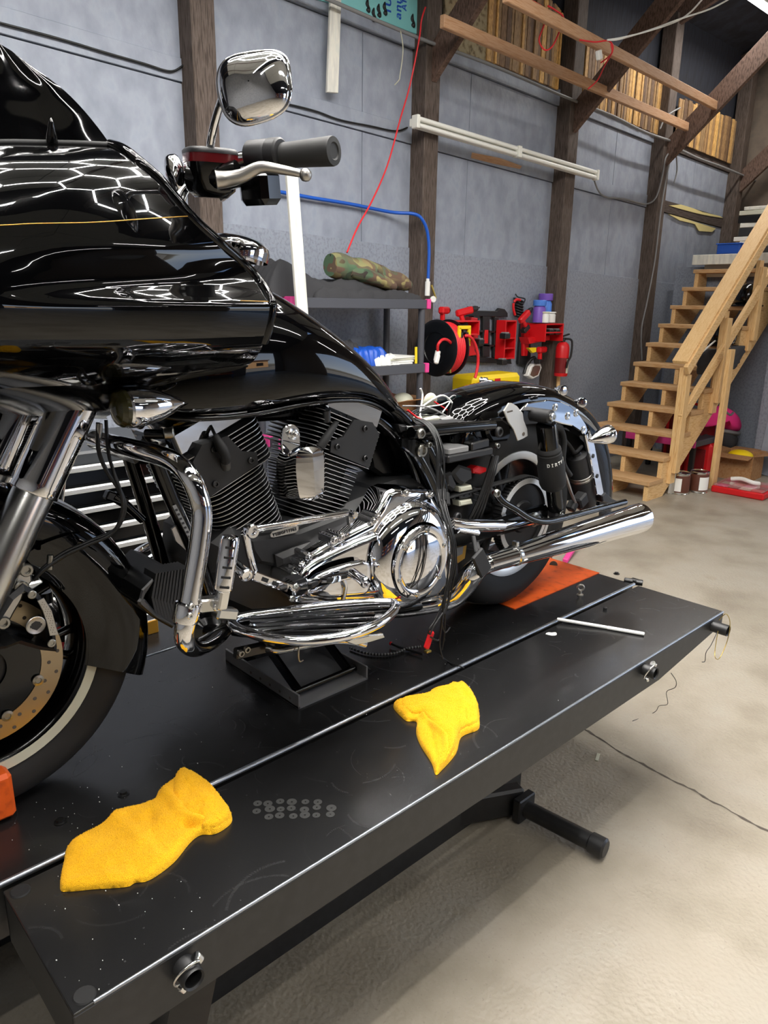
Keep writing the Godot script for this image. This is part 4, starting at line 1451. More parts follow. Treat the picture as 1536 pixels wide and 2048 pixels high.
func fin_outline(w0: float, w1: float, half: float, r: float, n := 6) -> PackedVector2Array:   # rounded rectangle, x from w0 to w1, y from -half to half
	var out := PackedVector2Array()
	for c in [[w1 - r, half - r, 0], [w0 + r, half - r, 1], [w0 + r, -half + r, 2], [w1 - r, -half + r, 3]]:
		for i in n + 1:
			var a: float = PI * 0.5 * (c[2] + float(i) / n)
			out.append(Vector2(c[0] + cos(a) * r, c[1] + sin(a) * r))
	return out
func cylinder_block(parent: Node3D, called: String, a: Vector3, p: Vector3, pc: float, a0: float, tilt: float) -> void:
	# a runs up the bore, p across it; pc is the middle along p and a0 the foot along a (measured from the deck under x = 0)
	var o := Vector3(0, DECK, BZ)
	var z := Vector3(0, 0, 1)
	var cyl := Node3D.new()
	cyl.name = called
	parent.add_child(cyl)
	var st := mb()
	var core := fin_outline(-0.072, 0.072, 0.078, 0.05)
	plate(st, core, o + p * pc + a * a0, p, -z if tilt > 0 else -z, 0.27)
	var flip := p.cross(-z).dot(a) < 0.0
	if flip:
		st = mb()
		core.reverse()
		plate(st, core, o + p * pc + a * a0, -z, p, 0.27)
	piece("barrel", st, M.engine_black, cyl)
	for i in 25:
		var t := i / 24.0
		var h := a0 + 0.008 + i * 0.0109
		var head := i >= 15
		var w := lerpf(0.082, 0.098, t) if not head else 0.110
		var half := 0.104 if not head else 0.110
		var rad := 0.05 if not head else 0.035
		var outline := fin_outline(-w, w, half, rad)
		var lip := fin_outline(-w - 0.0008, w + 0.0008, half + 0.0008, rad)
		var sa := mb()
		var sb := mb()
		plate_basis(sa, outline, o + p * pc + a * h, p, z, a, 0.0030)
		plate_basis(sb, lip, o + p * pc + a * (h + 0.0009), p, z, a, 0.0012)
		piece2("cooling_fin", sa, M.engine_black, sb, M.machined, cyl)
	# head casting with bolts, and the chrome rocker box
	st = mb()
	var hb := a0 + 0.175
	var hp := PackedVector2Array()
	for q in [[-0.085, 0.0], [0.055, 0.004], [0.062, 0.03], [0.03, 0.05], [0.012, 0.10], [-0.05, 0.112], [-0.085, 0.09]]: hp.append(Vector2(q[0] * tilt, q[1]))
	plate_basis(st, hp, o + p * pc + a * hb + z * 0.02, p, a, z, 0.096)
	piece("head", st, M.engine_black, cyl)
	for q in [[-0.06 * tilt, 0.02], [0.04 * tilt, 0.022], [-0.03 * tilt, 0.09]]:
		st = mb()
		bolt(st, o + p * (pc + q[0]) + a * (hb + q[1]) + z * 0.116, z, 0.008, 0.006)
		piece("head_bolt", st, M.dark_steel, cyl)
	st = mb()
	box(st, o + p * pc + a * (a0 + 0.305), Vector3(0.21, 0.075, 0.19), Basis(p, a, p.cross(a)), 0.016)
	piece("rocker_box", st, M.chrome, cyl)
func plate_basis(st: SurfaceTool, poly: PackedVector2Array, o: Vector3, u: Vector3, v: Vector3, n: Vector3, depth: float) -> void:
	if u.cross(v).dot(n) > 0.0: plate(st, poly, o, u, v, depth)
	else:
		var q := PackedVector2Array()
		for p in poly: q.append(Vector2(p.y, p.x))
		plate(st, q, o, v, u, depth)
func bike_engine(m: Node3D) -> void:
	var e := Node3D.new()
	e.name = "engine"
	m.add_child(e)
	var k := deg_to_rad(22.5)
	cylinder_block(m, "front_cylinder", Vector3(-sin(k), cos(k), 0), Vector3(cos(k), sin(k), 0), 1.035, 0.066, 1.0)
	cylinder_block(m, "rear_cylinder", Vector3(sin(k), cos(k), 0), Vector3(cos(k), -sin(k), 0), 0.845, 0.845, -1.0)
	# crankcase and gearbox
	var st := mb()
	cut(st, [[430, 1090], [470, 1055], [520, 1062], [560, 1045], [640, 1040], [700, 1010], [760, 985], [850, 975], [880, 1030], [900, 1120], [880, 1200], [780, 1215], [600, 1225], [500, 1235], [440, 1210], [425, 1150]], 0.115, 0.24, 0.02)
	piece("crankcase", st, M.engine_black, e)
	st = mb()
	cut(st, [[498, 1078], [600, 1062], [705, 1022], [740, 1036], [665, 1074], [612, 1105], [590, 1140], [520, 1128], [505, 1105]], 0.135, 0.03, 0.008)
	piece("crankcase_cover", st, M.engine_black, e)
	st = mb()
	cut(st, [[556, 1112], [590, 1098], [640, 1082], [690, 1070], [655, 1110], [610, 1135], [560, 1138]], 0.155, 0.03, 0.012)
	piece("starter_cover", st, M.satin_black, e)
	st = mb()
	cut(st, [[742, 1005], [760, 975], [800, 962], [850, 958], [880, 985], [860, 1005], [800, 1000]], 0.10, 0.16, 0.02)
	piece("gearbox_top", st, M.engine_black, e)
	# stamped plate
	st = mb()
	cut(st, [[541, 1069], [545, 1063], [592, 1050], [597, 1053], [597, 1060], [592, 1065], [547, 1075], [542, 1074]], 0.138, 0.003)
	var tagp := piece("number_plate", st, M.brushed, e)
	var q0 := bike(546, 1072, 0.1385)
	var q1 := bike(592, 1059, 0.1385)
	var u := (q1 - q0).normalized()
	lettering("Y1IBGF11163", 0.008, M.satin_black, Transform3D(Basis(u, Vector3(0, 0, 1).cross(u), Vector3(0, 0, 1)), (q0 + q1) * 0.5 + Vector3(0, 0.002, 0.0005) - org), tagp, "stamped_number")
	# primary cover
	var p := Node3D.new()
	p.name = "primary_cover"
	m.add_child(p)
	st = mb()
	cut(st, [[778, 985], [795, 978], [860, 980], [886, 1018], [905, 1070], [911, 1118], [904, 1165], [876, 1198], [824, 1209], [770, 1206], [690, 1208], [604, 1212], [586, 1196], [580, 1160], [598, 1136], [622, 1110], [674, 1079], [743, 1046], [764, 1013]], 0.195, 0.075, 0.02, false, true)
	piece("casing", st, M.chrome, p)
	var c := B(1.325, 0.345, 0.0)
	st = mb()
	lathe(st, c + Vector3(-0.004, 0.008, 0.17), Vector3(0, 0, 1), [[0.150, 0], [0.150, 0.02], [0.146, 0.034], [0.132, 0.05], [0.112, 0.060], [0.1, 0.063]], 72, 60.0)
	piece("clutch_bulge", st, M.chrome, p)
	st = mb()
	lathe(st, c + Vector3(0, 0, 0.226), Vector3(0, 0, 1), [[0.101, 0], [0.101, 0.01], [0.098, 0.0155], [0.092, 0.0165], [0.081, 0.0165], [0.078, 0.0145], [0.075, 0.0135], [0.074, 0.017], [0.06, 0.0215], [0.04, 0.0247], [0.02, 0.0262], [0, 0.0267]], 72, 50.0)
	piece("derby_cover", st, M.chrome, p)
	for i in 6:
		var a := TAU * i / 6.0 + 0.35
		st = mb()
		bolt(st, c + Vector3(cos(a) * 0.087, sin(a) * 0.087, 0.2425), Vector3(0, 0, 1), 0.0065, 0.004)
		piece("derby_screw", st, M.soft_chrome, p)
	# long front bulge of the casing and its oval inspection cover
	st = mb()
	cut(st, [[604, 1150], [622, 1128], [672, 1100], [738, 1072], [762, 1068], [770, 1100], [770, 1160], [766, 1190], [720, 1196], [640, 1200], [606, 1196], [598, 1172]], 0.214, 0.03, 0.018, true, true)
	piece("front_bulge", st, M.chrome, p)
	st = mb()
	cut(st, [[616, 1176], [640, 1150], [700, 1128], [738, 1124], [744, 1150], [738, 1186], [700, 1194], [640, 1198], [618, 1194]], 0.224, 0.014, 0.009, true, true)
	piece("inspection_cover", st, M.chrome, p)
	st = mb()
	tube(st, curve(bikes([[676, 1150, 0.224], [690, 1170, 0.228], [686, 1200, 0.222]]), 5), 0.006, 10)
	piece("cover_strap", st, M.chrome, p)
	st = mb()
	cut(st, [[770, 1130], [786, 1122], [800, 1140], [806, 1180], [800, 1202], [776, 1202], [766, 1180]], 0.216, 0.025, 0.01, true, true)
	piece("drain_boss", st, M.chrome, p)
	for b in [[588, 1150], [604, 1131], [618, 1114], [668, 1080], [682, 1074], [746, 1042], [754, 1034], [811, 987], [862, 989]]:
		st = mb()
		var w := bike(b[0], b[1], 0.195)
		rod(st, w - Vector3(0, 0, 0.05), w + Vector3(0, 0, 0.002), 0.011, 16)
		bolt(st, w + Vector3(0, 0, 0.002), Vector3(0, 0, 1), 0.007, 0.006)
		piece("cover_bolt", st, M.chrome, p)
	# horn cover in the V
	var h := Node3D.new()
	h.name = "horn"
	m.add_child(h)
	st = mb()
	var face := []
	var levels := [[[594, 908], [602, 898], [616, 894], [632, 895], [644, 903], [648, 918], [648, 975], [643, 990], [628, 999], [608, 1000], [598, 990], [592, 940]], [[568, 940], [572, 915], [585, 898], [605, 890], [630, 890], [646, 900], [650, 920], [650, 985], [640, 996], [610, 1003], [578, 996], [571, 975]]]
	var la := PackedVector3Array()
	var lb := PackedVector3Array()
	for i in 12:
		la.append(bike(levels[0][i][0], levels[0][i][1], 0.232))
		lb.append(bike(levels[1][i][0], levels[1][i][1], 0.175))
	la = curve(la, 3, true)
	lb = curve(lb, 3, true)
	var mid := PackedVector3Array()
	var back := PackedVector3Array()
	var cen := Vector3.ZERO
	for i in la.size():
		mid.append(la[i].lerp(lb[i], 0.18))
		back.append(lb[i] - Vector3(0, 0, 0.03))
		cen += la[i]
	cen /= la.size()
	for l in [back, lb, mid, la]: l.reverse()
	skin(st, [back, lb, mid, la], true)
	# two flat facets that meet in an upright ridge
	var ridge_top := bike(619, 897, 0.236)
	var ridge_low := bike(626, 999, 0.238)
	for i in la.size():
		var nx := (i + 1) % la.size()
		var f0 := clampf((la[i].y - ridge_low.y) / (ridge_top.y - ridge_low.y), 0.08, 0.92)
		var f1 := clampf((la[nx].y - ridge_low.y) / (ridge_top.y - ridge_low.y), 0.08, 0.92)
		var g0 := ridge_low.lerp(ridge_top, f0) + Vector3(0, 0, 0.010)
		var g1 := ridge_low.lerp(ridge_top, f1) + Vector3(0, 0, 0.010)
		fresh(st)
		tri(st, la[i], la[nx], g1)
		if g0.distance_to(g1) > 1e-5: tri(st, la[i], g1, g0)
	piece("horn_cover", st, M.chrome, h)
	st = mb()
	cut(st, [[566, 905], [566, 862], [574, 852], [584, 849], [594, 853], [600, 864], [600, 903], [590, 910]], 0.18, 0.006, 0.002, true)
	piece("horn_bracket", st, M.chrome, h)
	st = mb()
	var hb := bike(585, 868, 0.18)
	lathe(st, hb, Vector3(0, 0, 1), [[0.013, 0], [0.013, 0.003], [0.008, 0.004], [0.008, 0.012], [0.005, 0.013], [0.005, 0.02], [0, 0.021]], 16)
	piece("horn_nut", st, M.soft_chrome, h)
	st = mb()
	for i in 12:
		var t := i / 11.0
		cut(st, [[556 + 4 * t, 922 + 70 * t], [580 + 2 * t, 926 + 70 * t], [580 + 2 * t, 928 + 70 * t], [556 + 4 * t, 924 + 70 * t]], 0.165, 0.04)
	piece("horn_grille", st, M.satin_black, h)
	# spark plug leads
	wire("plug_lead", bikes([[408, 838, 0.05], [420, 850, 0.09], [432, 874, 0.115]]), 0.004, M.cable, m)
	st = mb()
	tube(st, curve(bikes([[430, 872, 0.115], [441, 892, 0.13], [450, 910, 0.135], [451, 925, 0.125]]), 4), [0.008, 0.0085, 0.0095, 0.0105, 0.0115, 0.012, 0.012, 0.0115, 0.011, 0.0115, 0.011, 0.0105, 0.010], 12)
	piece("plug_boot", st, M.rubber, m)
	st = mb()
	rod(st, bike(451, 922, 0.128), bike(452, 936, 0.112), 0.0105, 12)
	piece("spark_plug", st, M.bolt_steel, m)
	wire("plug_lead", bikes([[686, 820, 0.06], [678, 840, 0.10], [668, 856, 0.12]]), 0.004, M.cable, m)
	st = mb()
	tube(st, bikes([[672, 846, 0.115], [655, 872, 0.13], [640, 894, 0.125]]), [0.007, 0.0105, 0.0115], 12)
	piece("plug_boot", st, M.rubber, m)
	st = mb()
	rod(st, bike(641, 892, 0.126), bike(635, 900, 0.115), 0.009, 12)
	piece("spark_plug", st, M.bolt_steel, m)
	st = mb()
	rod(st, bike(652, 820, 0.10), bike(653, 845, 0.10), 0.0115, 16)
	piece("hose_connector", st, M.dark_steel, m)
	# oil lines and solenoid in front of the head
	st = mb()
	rod(st, bike(290, 868, 0.10), bike(330, 868, 0.13), 0.010, 14)
	piece("coolant_pipe", st, M.gloss_black, m)
	st = mb()
	rod(st, bike(328, 868, 0.13), bike(348, 866, 0.14), 0.012, 14)
	piece("pipe_fitting", st, M.bolt_steel, m)

func bike_guard(m: Node3D) -> void:
	var line := [[190, 880, 0.04], [225, 888, 0.12], [268, 898, 0.19], [315, 910, 0.255], [350, 925, 0.305], [378, 952, 0.345], [396, 990, 0.36], [404, 1030, 0.365], [398, 1093, 0.367], [385, 1171, 0.368], [374, 1235, 0.368], [369, 1262, 0.366], [372, 1284, 0.355], [388, 1295, 0.32], [412, 1288, 0.26], [436, 1272, 0.20], [452, 1258, 0.13]]
	var left := curve(bikes(line), 5)
	for s in 2:
		var pts := PackedVector3Array()
		for p in left: pts.append(p if s == 0 else mirror_side(p))
		var st := mb()
		tube(st, pts, 0.0185, 22)
		piece("engine_guard", st, M.chrome, m)
	# clamp and highway peg
	for s in 2:
		var fx := func(p: Vector3) -> Vector3: return p if s == 0 else mirror_side(p)
		var peg := Node3D.new()
		peg.name = "highway_peg"
		m.add_child(peg, true)
		var a: Vector3 = fx.call(bike(377, 1204, 0.368))
		var b: Vector3 = fx.call(bike(371, 1238, 0.368))
		var st := mb()
		lathe(st, a, b - a, [[0.0185, 0], [0.0225, 0.0015], [0.0235, 0.004], [0.0235, 0.034], [0.0225, 0.0365], [0.0185, 0.038]], 28)
		var cl := piece("clamp", st, M.chrome, peg)
		for p in [[382, 1212], [379, 1231]]:
			st = mb()
			bolt(st, fx.call(bike(p[0], p[1], 0.390)), Vector3(0, 0, 1 if s == 0 else -1), 0.0062, 0.005)
			piece("clamp_screw", st, M.soft_chrome, cl)
		st = mb()
		bar(st, fx.call(bike(398, 1210, 0.365)), fx.call(bike(436, 1206, 0.375)), 0.024, 0.026, Vector3.UP, 0.003)
		box(st, fx.call(bike(450, 1226, 0.385)), Vector3(0.045, 0.022, 0.026), Basis(Vector3(0, 0, 1), -0.35), 0.004)
		piece("bracket", st, M.soft_chrome, peg)
		st = mb()
		bolt(st, fx.call(bike(432, 1213, 0.39)), Vector3(0, 0, 1 if s == 0 else -1), 0.008, 0.006)
		piece("bracket_bolt", st, M.soft_chrome, peg)
		var t0: Vector3 = fx.call(bike(461, 1072, 0.40))
		var t1: Vector3 = fx.call(bike(446, 1178, 0.40))
		st = mb()
		lathe(st, t1, t0 - t1, [[0, 0], [0.0165, 0], [0.0172, 0.003], [0.0172, (t0 - t1).length() - 0.006], [0.0145, (t0 - t1).length()], [0, (t0 - t1).length()]], 28)
		piece("peg", st, M.chrome, peg)
		for i in 5:
			st = mb()
			var c := t0.lerp(t1, 0.17 + 0.185 * i)
			var d := (t1 - t0).normalized()
			var zz := Vector3(-0.45, 0, 0.9 if s == 0 else -0.9).normalized()
			bar(st, c + zz * 0.0148 + zz.cross(d) * 0.0085, c + zz * 0.0148 - zz.cross(d) * 0.0085, 0.006, 0.004, d)
			piece("slot", st, M.rubber, peg)
		st = mb()
		bar(st, fx.call(bike(447, 1178, 0.40)), fx.call(bike(440, 1216, 0.395)), 0.02, 0.022, Vector3(0, 0, 1), 0.003)
		piece("knuckle", st, M.soft_chrome, peg)
	# finned regulator low in front of the frame
	var st2 := mb()
	var reg := Node3D.new()
	reg.name = "finned_regulator"
	m.add_child(reg)
	var c0 := bike(322, 1215, 0.12)
	var dirn := (bike(352, 1150, 0.12) - bike(300, 1270, 0.12)).normalized()
	cut(st2, [[276, 1205], [306, 1160], [330, 1136], [350, 1142], [372, 1160], [376, 1240], [345, 1252], [310, 1222]], 0.135, 0.16, 0.008)
	piece("body", st2, M.satin_black, reg)
	for i in 11:
		st2 = mb()
		var t := i / 10.0
		var a := bike(306 + 44 * t, 1160 - 6 * t, 0.16 - 0.006 * i)
		cut(st2, [[312 + 6.2 * i, 1148 - 1.0 * i], [316 + 6.2 * i, 1145 - 1.0 * i], [308 + 6.2 * i, 1195 + 2 * i], [318 + 6.2 * i, 1235 + 2 * i], [313 + 6.2 * i, 1238 + 2 * i], [303 + 6.2 * i, 1195 + 2 * i]], 0.175, 0.05, 0.0)
		piece("cooling_rib", st2, M.engine_black, reg)
	st2 = mb()
	cut(st2, [[282, 1196], [292, 1200], [316, 1228], [352, 1250], [346, 1258], [310, 1238], [280, 1212], [276, 1204]], 0.178, 0.12, 0.004)
	cut(st2, [[276, 1210], [284, 1180], [306, 1158], [310, 1162], [292, 1190], [284, 1212]], 0.176, 0.12, 0.003)
	piece("bracket", st2, M.dark_steel, reg)
	# lower frame crossmember that the guard bolts to, and the oil filter
	st2 = mb()
	cut(st2, [[396, 1255], [412, 1240], [430, 1238], [452, 1236], [474, 1252], [470, 1272], [440, 1296], [414, 1304], [398, 1292]], 0.16, 0.06, 0.012, true)
	piece("guard_mount", st2, M.gloss_black, m)
	st2 = mb()
	bolt(st2, bike(451, 1259, 0.16), Vector3(0, 0, 1), 0.013, 0.01)
	piece("guard_bolt", st2, M.bolt_steel, m)
	st2 = mb()
	rod(st2, bike(432, 1245, -0.06), bike(432, 1245, 0.135), 0.036, 28, 0.006)
	piece("oil_filter", st2, M.gloss_black, m)

func bike_boards(m: Node3D) -> void:
	var y := DECK + 0.325
	for s in 2:
		var fx := func(p: Vector3) -> Vector3: return p if s == 0 else mirror_side(p)
		var board := Node3D.new()
		board.name = "floorboard"
		m.add_child(board, true)
		var outer := PackedVector3Array()
		for p in [[478, 1236], [466, 1248], [486, 1262], [540, 1276], [610, 1282], [690, 1272], [752, 1250], [786, 1224], [790, 1209], [770, 1205], [700, 1208], [620, 1216], [540, 1226]]: outer.append(fx.call(at_y(p[0], p[1], y)))
		var loop := curve(outer, 5, true)
		var st := mb()
		tube(st, loop, 0.011, 14, true)
		piece("rim", st, M.chrome, board)
		st = mb()
		var flat := PackedVector3Array()
		for p in loop: flat.append(p - Vector3(0, 0.012, 0))
		cap(st, flat, s == 1)
		piece("pan", st, M.gloss_black, board)
		for i in 4:
			var t := [0.22, 0.42, 0.62, 0.82][i] as float
			var a: Vector3 = fx.call(at_y(lerpf(500, 476, t) + 22 * t, lerpf(1230, 1270, t), y))
			var b: Vector3 = fx.call(at_y(lerpf(776, 700, t) + 6, lerpf(1206, 1264, t), y))
			st = mb()
			bar(st, a + Vector3(0, 0.002, 0), b + Vector3(0, 0.002, 0), 0.008, 0.012, Vector3.UP, 0.003)
			piece("tread_bar", st, M.chrome, board)
		st = mb()
		bar(st, fx.call(at_y(548, 1262, y - 0.03)), fx.call(at_y(548, 1240, y - 0.05)) + Vector3(0, -0.05, -0.12 if s == 0 else 0.12), 0.03, 0.03)
		bar(st, fx.call(at_y(720, 1240, y - 0.03)), fx.call(at_y(720, 1220, y - 0.05)) + Vector3(0, -0.05, -0.12 if s == 0 else 0.12), 0.03, 0.03)
		piece("mounting_arms", st, M.satin_black, board)
	# shift linkage
	var link := Node3D.new()
	link.name = "shift_linkage"
	m.add_child(link)
	var st3 := mb()
	tube(st3, bikes([[512, 1056, 0.215], [600, 1041, 0.21], [694, 1026, 0.20]]), [0.0065, 0.0075, 0.0065], 12)
	tube(st3, bikes([[510, 1062, 0.215], [600, 1047, 0.21], [690, 1031, 0.20]]), 0.003, 8)
	piece("rod", st3, M.chrome, link)
	for p in [[498, 1060, 0.20], [700, 1026, 0.185]]:
		st3 = mb()
		var c := bike(p[0], p[1], p[2])
		lathe(st3, c, Vector3(0, 0, 1), [[0.0155, 0], [0.0165, 0.004], [0.0165, 0.014], [0.014, 0.018], [0.008, 0.018], [0.007, 0.012], [0, 0.012]] if p[0] < 600 else [[0.009, 0], [0.0095, 0.02], [0.007, 0.022], [0, 0.022]], 20)
		piece("joint", st3, M.chrome, link)
	st3 = mb()
	bar(st3, bike(698, 1028, 0.18), bike(700, 1050, 0.17), 0.012, 0.014, Vector3(0, 0, 1), 0.002)
	piece("drop_arm", st3, M.soft_chrome, link)
	st3 = mb()
	tube(st3, bikes([[490, 1066, 0.205], [497, 1100, 0.205], [508, 1142, 0.205]]), [0.010, 0.0085, 0.0085], 12)
	piece("lever_arm", st3, M.chrome, link)
	# the two drilled foot levers with round pegs
	for q in [[[505, 1150], [575, 1176], [490, 1148], 5.0], [[604, 1172], [712, 1146], [728, 1163], 6.0]]:
		st3 = mb()
		var a := bike(q[0][0], q[0][1], 0.245)
		var b := bike(q[1][0], q[1][1], 0.245)
		bar(st3, a, b, 0.012, 0.02, Vector3.UP, 0.002)
		piece("toe_lever", st3, M.chrome, link)
		for i in 2 if q[3] < 5.5 else 3:
			st3 = mb()
			var c := a.lerp(b, 0.3 + 0.3 * i if q[3] < 5.5 else 0.2 + 0.27 * i) + Vector3(0, 0, 0.0063)
			var dx := (b - a).normalized()
			bar(st3, c - dx * 0.009, c + dx * 0.009, 0.001, 0.009)
			piece("lever_slot", st3, M.rubber, link)
		st3 = mb()
		var pc := bike(q[2][0], q[2][1], 0.30)
		var pa := Vector3(-0.15, -0.1, 1).normalized()
		lathe(st3, pc - pa * 0.055, pa, [[0.011, 0], [0.0125, 0.004], [0.0125, 0.05], [0.0135, 0.053], [0.0135, 0.062], [0.011, 0.066], [0.007, 0.065], [0.006, 0.062], [0, 0.062]], 24)
		piece("toe_peg", st3, M.chrome, link)
	st3 = mb()
	var kb := bike(590, 1172, 0.24)
	box(st3, kb, Vector3(0.045, 0.04, 0.05), Basis.IDENTITY, 0.006)
	rod(st3, bike(590, 1185, 0.24), bike(592, 1200, 0.24), 0.012, 12)
	piece("lever_clamp", st3, M.chrome, link)
	for p in [[590, 1172], [583, 1197]]:
		st3 = mb()
		bolt(st3, bike(p[0], p[1], 0.268), Vector3(0, 0, 1), 0.007, 0.005)
		piece("clamp_bolt", st3, M.soft_chrome, link)
	# kickstand, folded up
	var ks := Node3D.new()
	ks.name = "kickstand"
	m.add_child(ks)
	st3 = mb()
	var kp := curve(bikes([[536, 1298, 0.22], [560, 1300, 0.25], [610, 1290, 0.27], [680, 1280, 0.28], [730, 1288, 0.29]]), 5)
	tube(st3, kp, 0.0095, 14)
	piece("leg", st3, M.soft_chrome, ks)
	st3 = mb()
	cut(st3, [[690, 1283], [740, 1270], [768, 1268], [772, 1276], [740, 1286], [712, 1292]], 0.30, 0.045, 0.003)
	piece("foot", st3, M.soft_chrome, ks)
	st3 = mb()
	rod(st3, bike(536, 1264, 0.2), bike(536, 1300, 0.2), 0.016, 16)
	bar(st3, bike(470, 1308, 0.2), bike(540, 1292, 0.2), 0.02, 0.024, Vector3.UP, 0.003)
	piece("pivot", st3, M.dark_steel, ks)
	for p in [[480, 1306], [492, 1298]]:
		st3 = mb()
		bolt(st3, bike(p[0], p[1], 0.212), Vector3(0, 0, 1), 0.008, 0.008)
		piece("pivot_bolt", st3, M.bolt_steel, ks)
	st3 = mb()
	tube(st3, curve(bikes([[602, 1276, 0.275], [597, 1300, 0.285], [598, 1322, 0.285], [606, 1320, 0.285]]), 4), 0.0022, 8)
	tube(st3, bikes([[594, 1292, 0.27], [606, 1286, 0.29]]), 0.004, 8)
	piece("hook", st3, M.bolt_steel, ks)

func washer(parent: Node, called: String, c: Vector3, r: float, mat_: Material) -> void:
	var st := mb()
	lathe(st, c, Vector3(0, 0, 1), [[r, 0], [r, 0.006], [r * 0.8, 0.010], [r * 0.55, 0.010], [r * 0.45, 0.004], [0, 0.004]], 20)
	piece(called, st, mat_, parent)
func bike_frame(m: Node3D) -> void:
	var f := Node3D.new()
	f.name = "frame"
	m.add_child(f)
	var tubes := [
		[[[252, 890, -0.10], [290, 1010, -0.10], [322, 1120, -0.10], [345, 1200, -0.10]], 0.017],
		[[[300, 890, 0.10], [345, 1000, 0.10], [392, 1110, 0.10], [420, 1190, 0.10], [440, 1250, 0.11]], 0.017],
		[[[440, 1252, 0.11], [520, 1262, 0.12], [640, 1248, 0.12], [760, 1222, 0.12], [880, 1200, 0.12], [905, 1150, 0.12], [890, 1050, 0.12], [868, 980, 0.115], [835, 915, 0.11], [800, 870, 0.09]], 0.017],
		[[[740, 800, 0.075], [790, 822, 0.08], [828, 862, 0.09], [858, 905, 0.10], [880, 960, 0.11], [886, 1000, 0.11]], 0.018],
		[[[700, 812, 0.06], [760, 842, 0.07], [805, 890, 0.075], [832, 950, 0.08], [842, 1000, 0.08]], 0.014],
		[[[822, 866, 0.13], [900, 857, 0.13], [985, 850, 0.13]], 0.0165],
		[[[808, 862, 0.09], [840, 866, 0.11], [870, 866, 0.13]], 0.020],
	]
	for t in tubes:
		var st := mb()
		tube(st, curve(bikes(t[0]), 5), t[1], 16)
		piece("tube", st, M.gloss_black, f)
	for t in [2, 3, 5]:
		var st := mb()
		var pts := PackedVector3Array()
		for p in bikes(tubes[t][0]): pts.append(mirror_side(p))
		tube(st, curve(pts, 5), tubes[t][1], 16)
		piece("tube", st, M.gloss_black, f)
	# backbone under the tank and the dark panels either side of the rear cylinder
	var st := mb()
	cut(st, [[330, 815], [420, 800], [560, 800], [700, 790], [770, 806], [815, 862], [840, 900], [878, 960], [890, 1010], [850, 1010], [800, 980], [745, 940], [730, 870], [690, 835], [560, 842], [420, 850], [330, 850]], 0.035, 0.07, 0.01)
	piece("backbone", st, M.gloss_black, f)
	st = mb()
	cut(st, [[344, 1058], [352, 1052], [368, 1068], [392, 1078], [402, 1110], [398, 1122], [372, 1100], [352, 1082]], 0.10, 0.006)
	piece("gusset", st, M.brushed, f)
	st = mb()
	cut(st, [[345, 1012], [352, 1009], [396, 1096], [389, 1100]], 0.1185, 0.001)
	var lab := piece("warning_label", st, M.grey_plastic, f)
	for i in 9:
		st = mb()
		var t := 0.08 + i * 0.1
		cut(st, [[346 + 44 * t, 1012 + 88 * t], [351 + 44 * t, 1010 + 88 * t], [353 + 44 * t, 1014 + 88 * t], [348 + 44 * t, 1016 + 88 * t]], 0.119, 0.0006)
		piece("label_print", st, M.satin_black, lab)
	# neck and radiator-side brace, lock lever
	st = mb()
	cut(st, [[262, 905], [340, 900], [330, 930], [275, 930]], 0.10, 0.2, 0.01)
	piece("neck", st, M.gloss_black, f)
	st = mb()
	tube(st, bikes([[226, 992, 0.02], [250, 1008, 0.02], [285, 1040, 0.02]]), [0.012, 0.010, 0.009], 10)
	box(st, bike(232, 996, 0.02), Vector3(0.05, 0.02, 0.02), Basis(Vector3(0, 0, 1), -0.5), 0.003)
	piece("steering_stop", st, M.gloss_black, f)
	# mounting plates and rubber bushes
	st = mb()
	cut(st, [[806, 878], [830, 876], [858, 890], [862, 925], [880, 965], [866, 970], [830, 915], [805, 895]], 0.125, 0.012, 0.004)
	piece("side_bracket", st, M.gloss_black, f)
	washer(f, "bush", bike(842, 901, 0.125), 0.019, M.bolt_steel)
	washer(f, "bracket_bolt", bike(840, 867, 0.155), 0.014, M.bolt_steel)
	washer(f, "bracket_bolt", bike(856, 889, 0.14), 0.009, M.bolt_steel)
	washer(f, "bracket_bolt", bike(992, 891, 0.14), 0.009, M.bolt_steel)
	washer(f, "bush", bike(996, 864, 0.135), 0.016, M.satin_black)
	washer(f, "pivot_bush", bike(913, 1034, 0.13), 0.015, M.satin_black)
	st = mb()
	cut(st, [[972, 846], [985, 838], [1005, 836], [1022, 848], [1024, 870], [1018, 882], [985, 886], [976, 870]], 0.13, 0.05, 0.008)
	piece("rear_bracket", st, M.gloss_black, f)
	st = mb()
	cut(st, [[1008, 822], [1018, 806], [1024, 806], [1034, 812], [1046, 826], [1048, 840], [1055, 858], [1056, 872], [1046, 878], [1036, 882], [1028, 860], [1018, 846]], 0.165, 0.004, 0.0015)
	var br := piece("seat_bracket", st, M.zinc, f)
	st = mb()
	cut(st, [[1014, 823], [1025, 820], [1026, 823], [1015, 826]], 0.1655, 0.001)
	piece("bracket_slot", st, M.crack, br)
	st = mb()
	lathe(st, bike(1047, 868, 0.165), Vector3(0, 0, 1), [[0.006, 0], [0.006, 0.001], [0, 0.0012]], 12)
	piece("bracket_hole", st, M.crack, br)
	# tray with the control modules
	var el := Node3D.new()
	el.name = "electrics_tray"
	m.add_child(el)
	st = mb()
	cut(st, [[866, 886], [985, 866], [990, 912], [986, 1000], [940, 1050], [900, 1045], [880, 1000]], 0.02, 0.02, 0.0)
	piece("back_panel", st, M.black_plastic, el)
	st = mb()
	var y0 := bike(930, 905, 0.13).y
	var xa := bike(895, 905, 0.14).x
	var xb := bike(985, 892, 0.14).x
	box(st, Vector3((xa + xb) * 0.5, y0 - 0.008, BZ + 0.06), Vector3(xb - xa, 0.022, 0.17), Basis.IDENTITY, 0.004)
	piece("tray", st, M.black_plastic, el)
	st = mb()
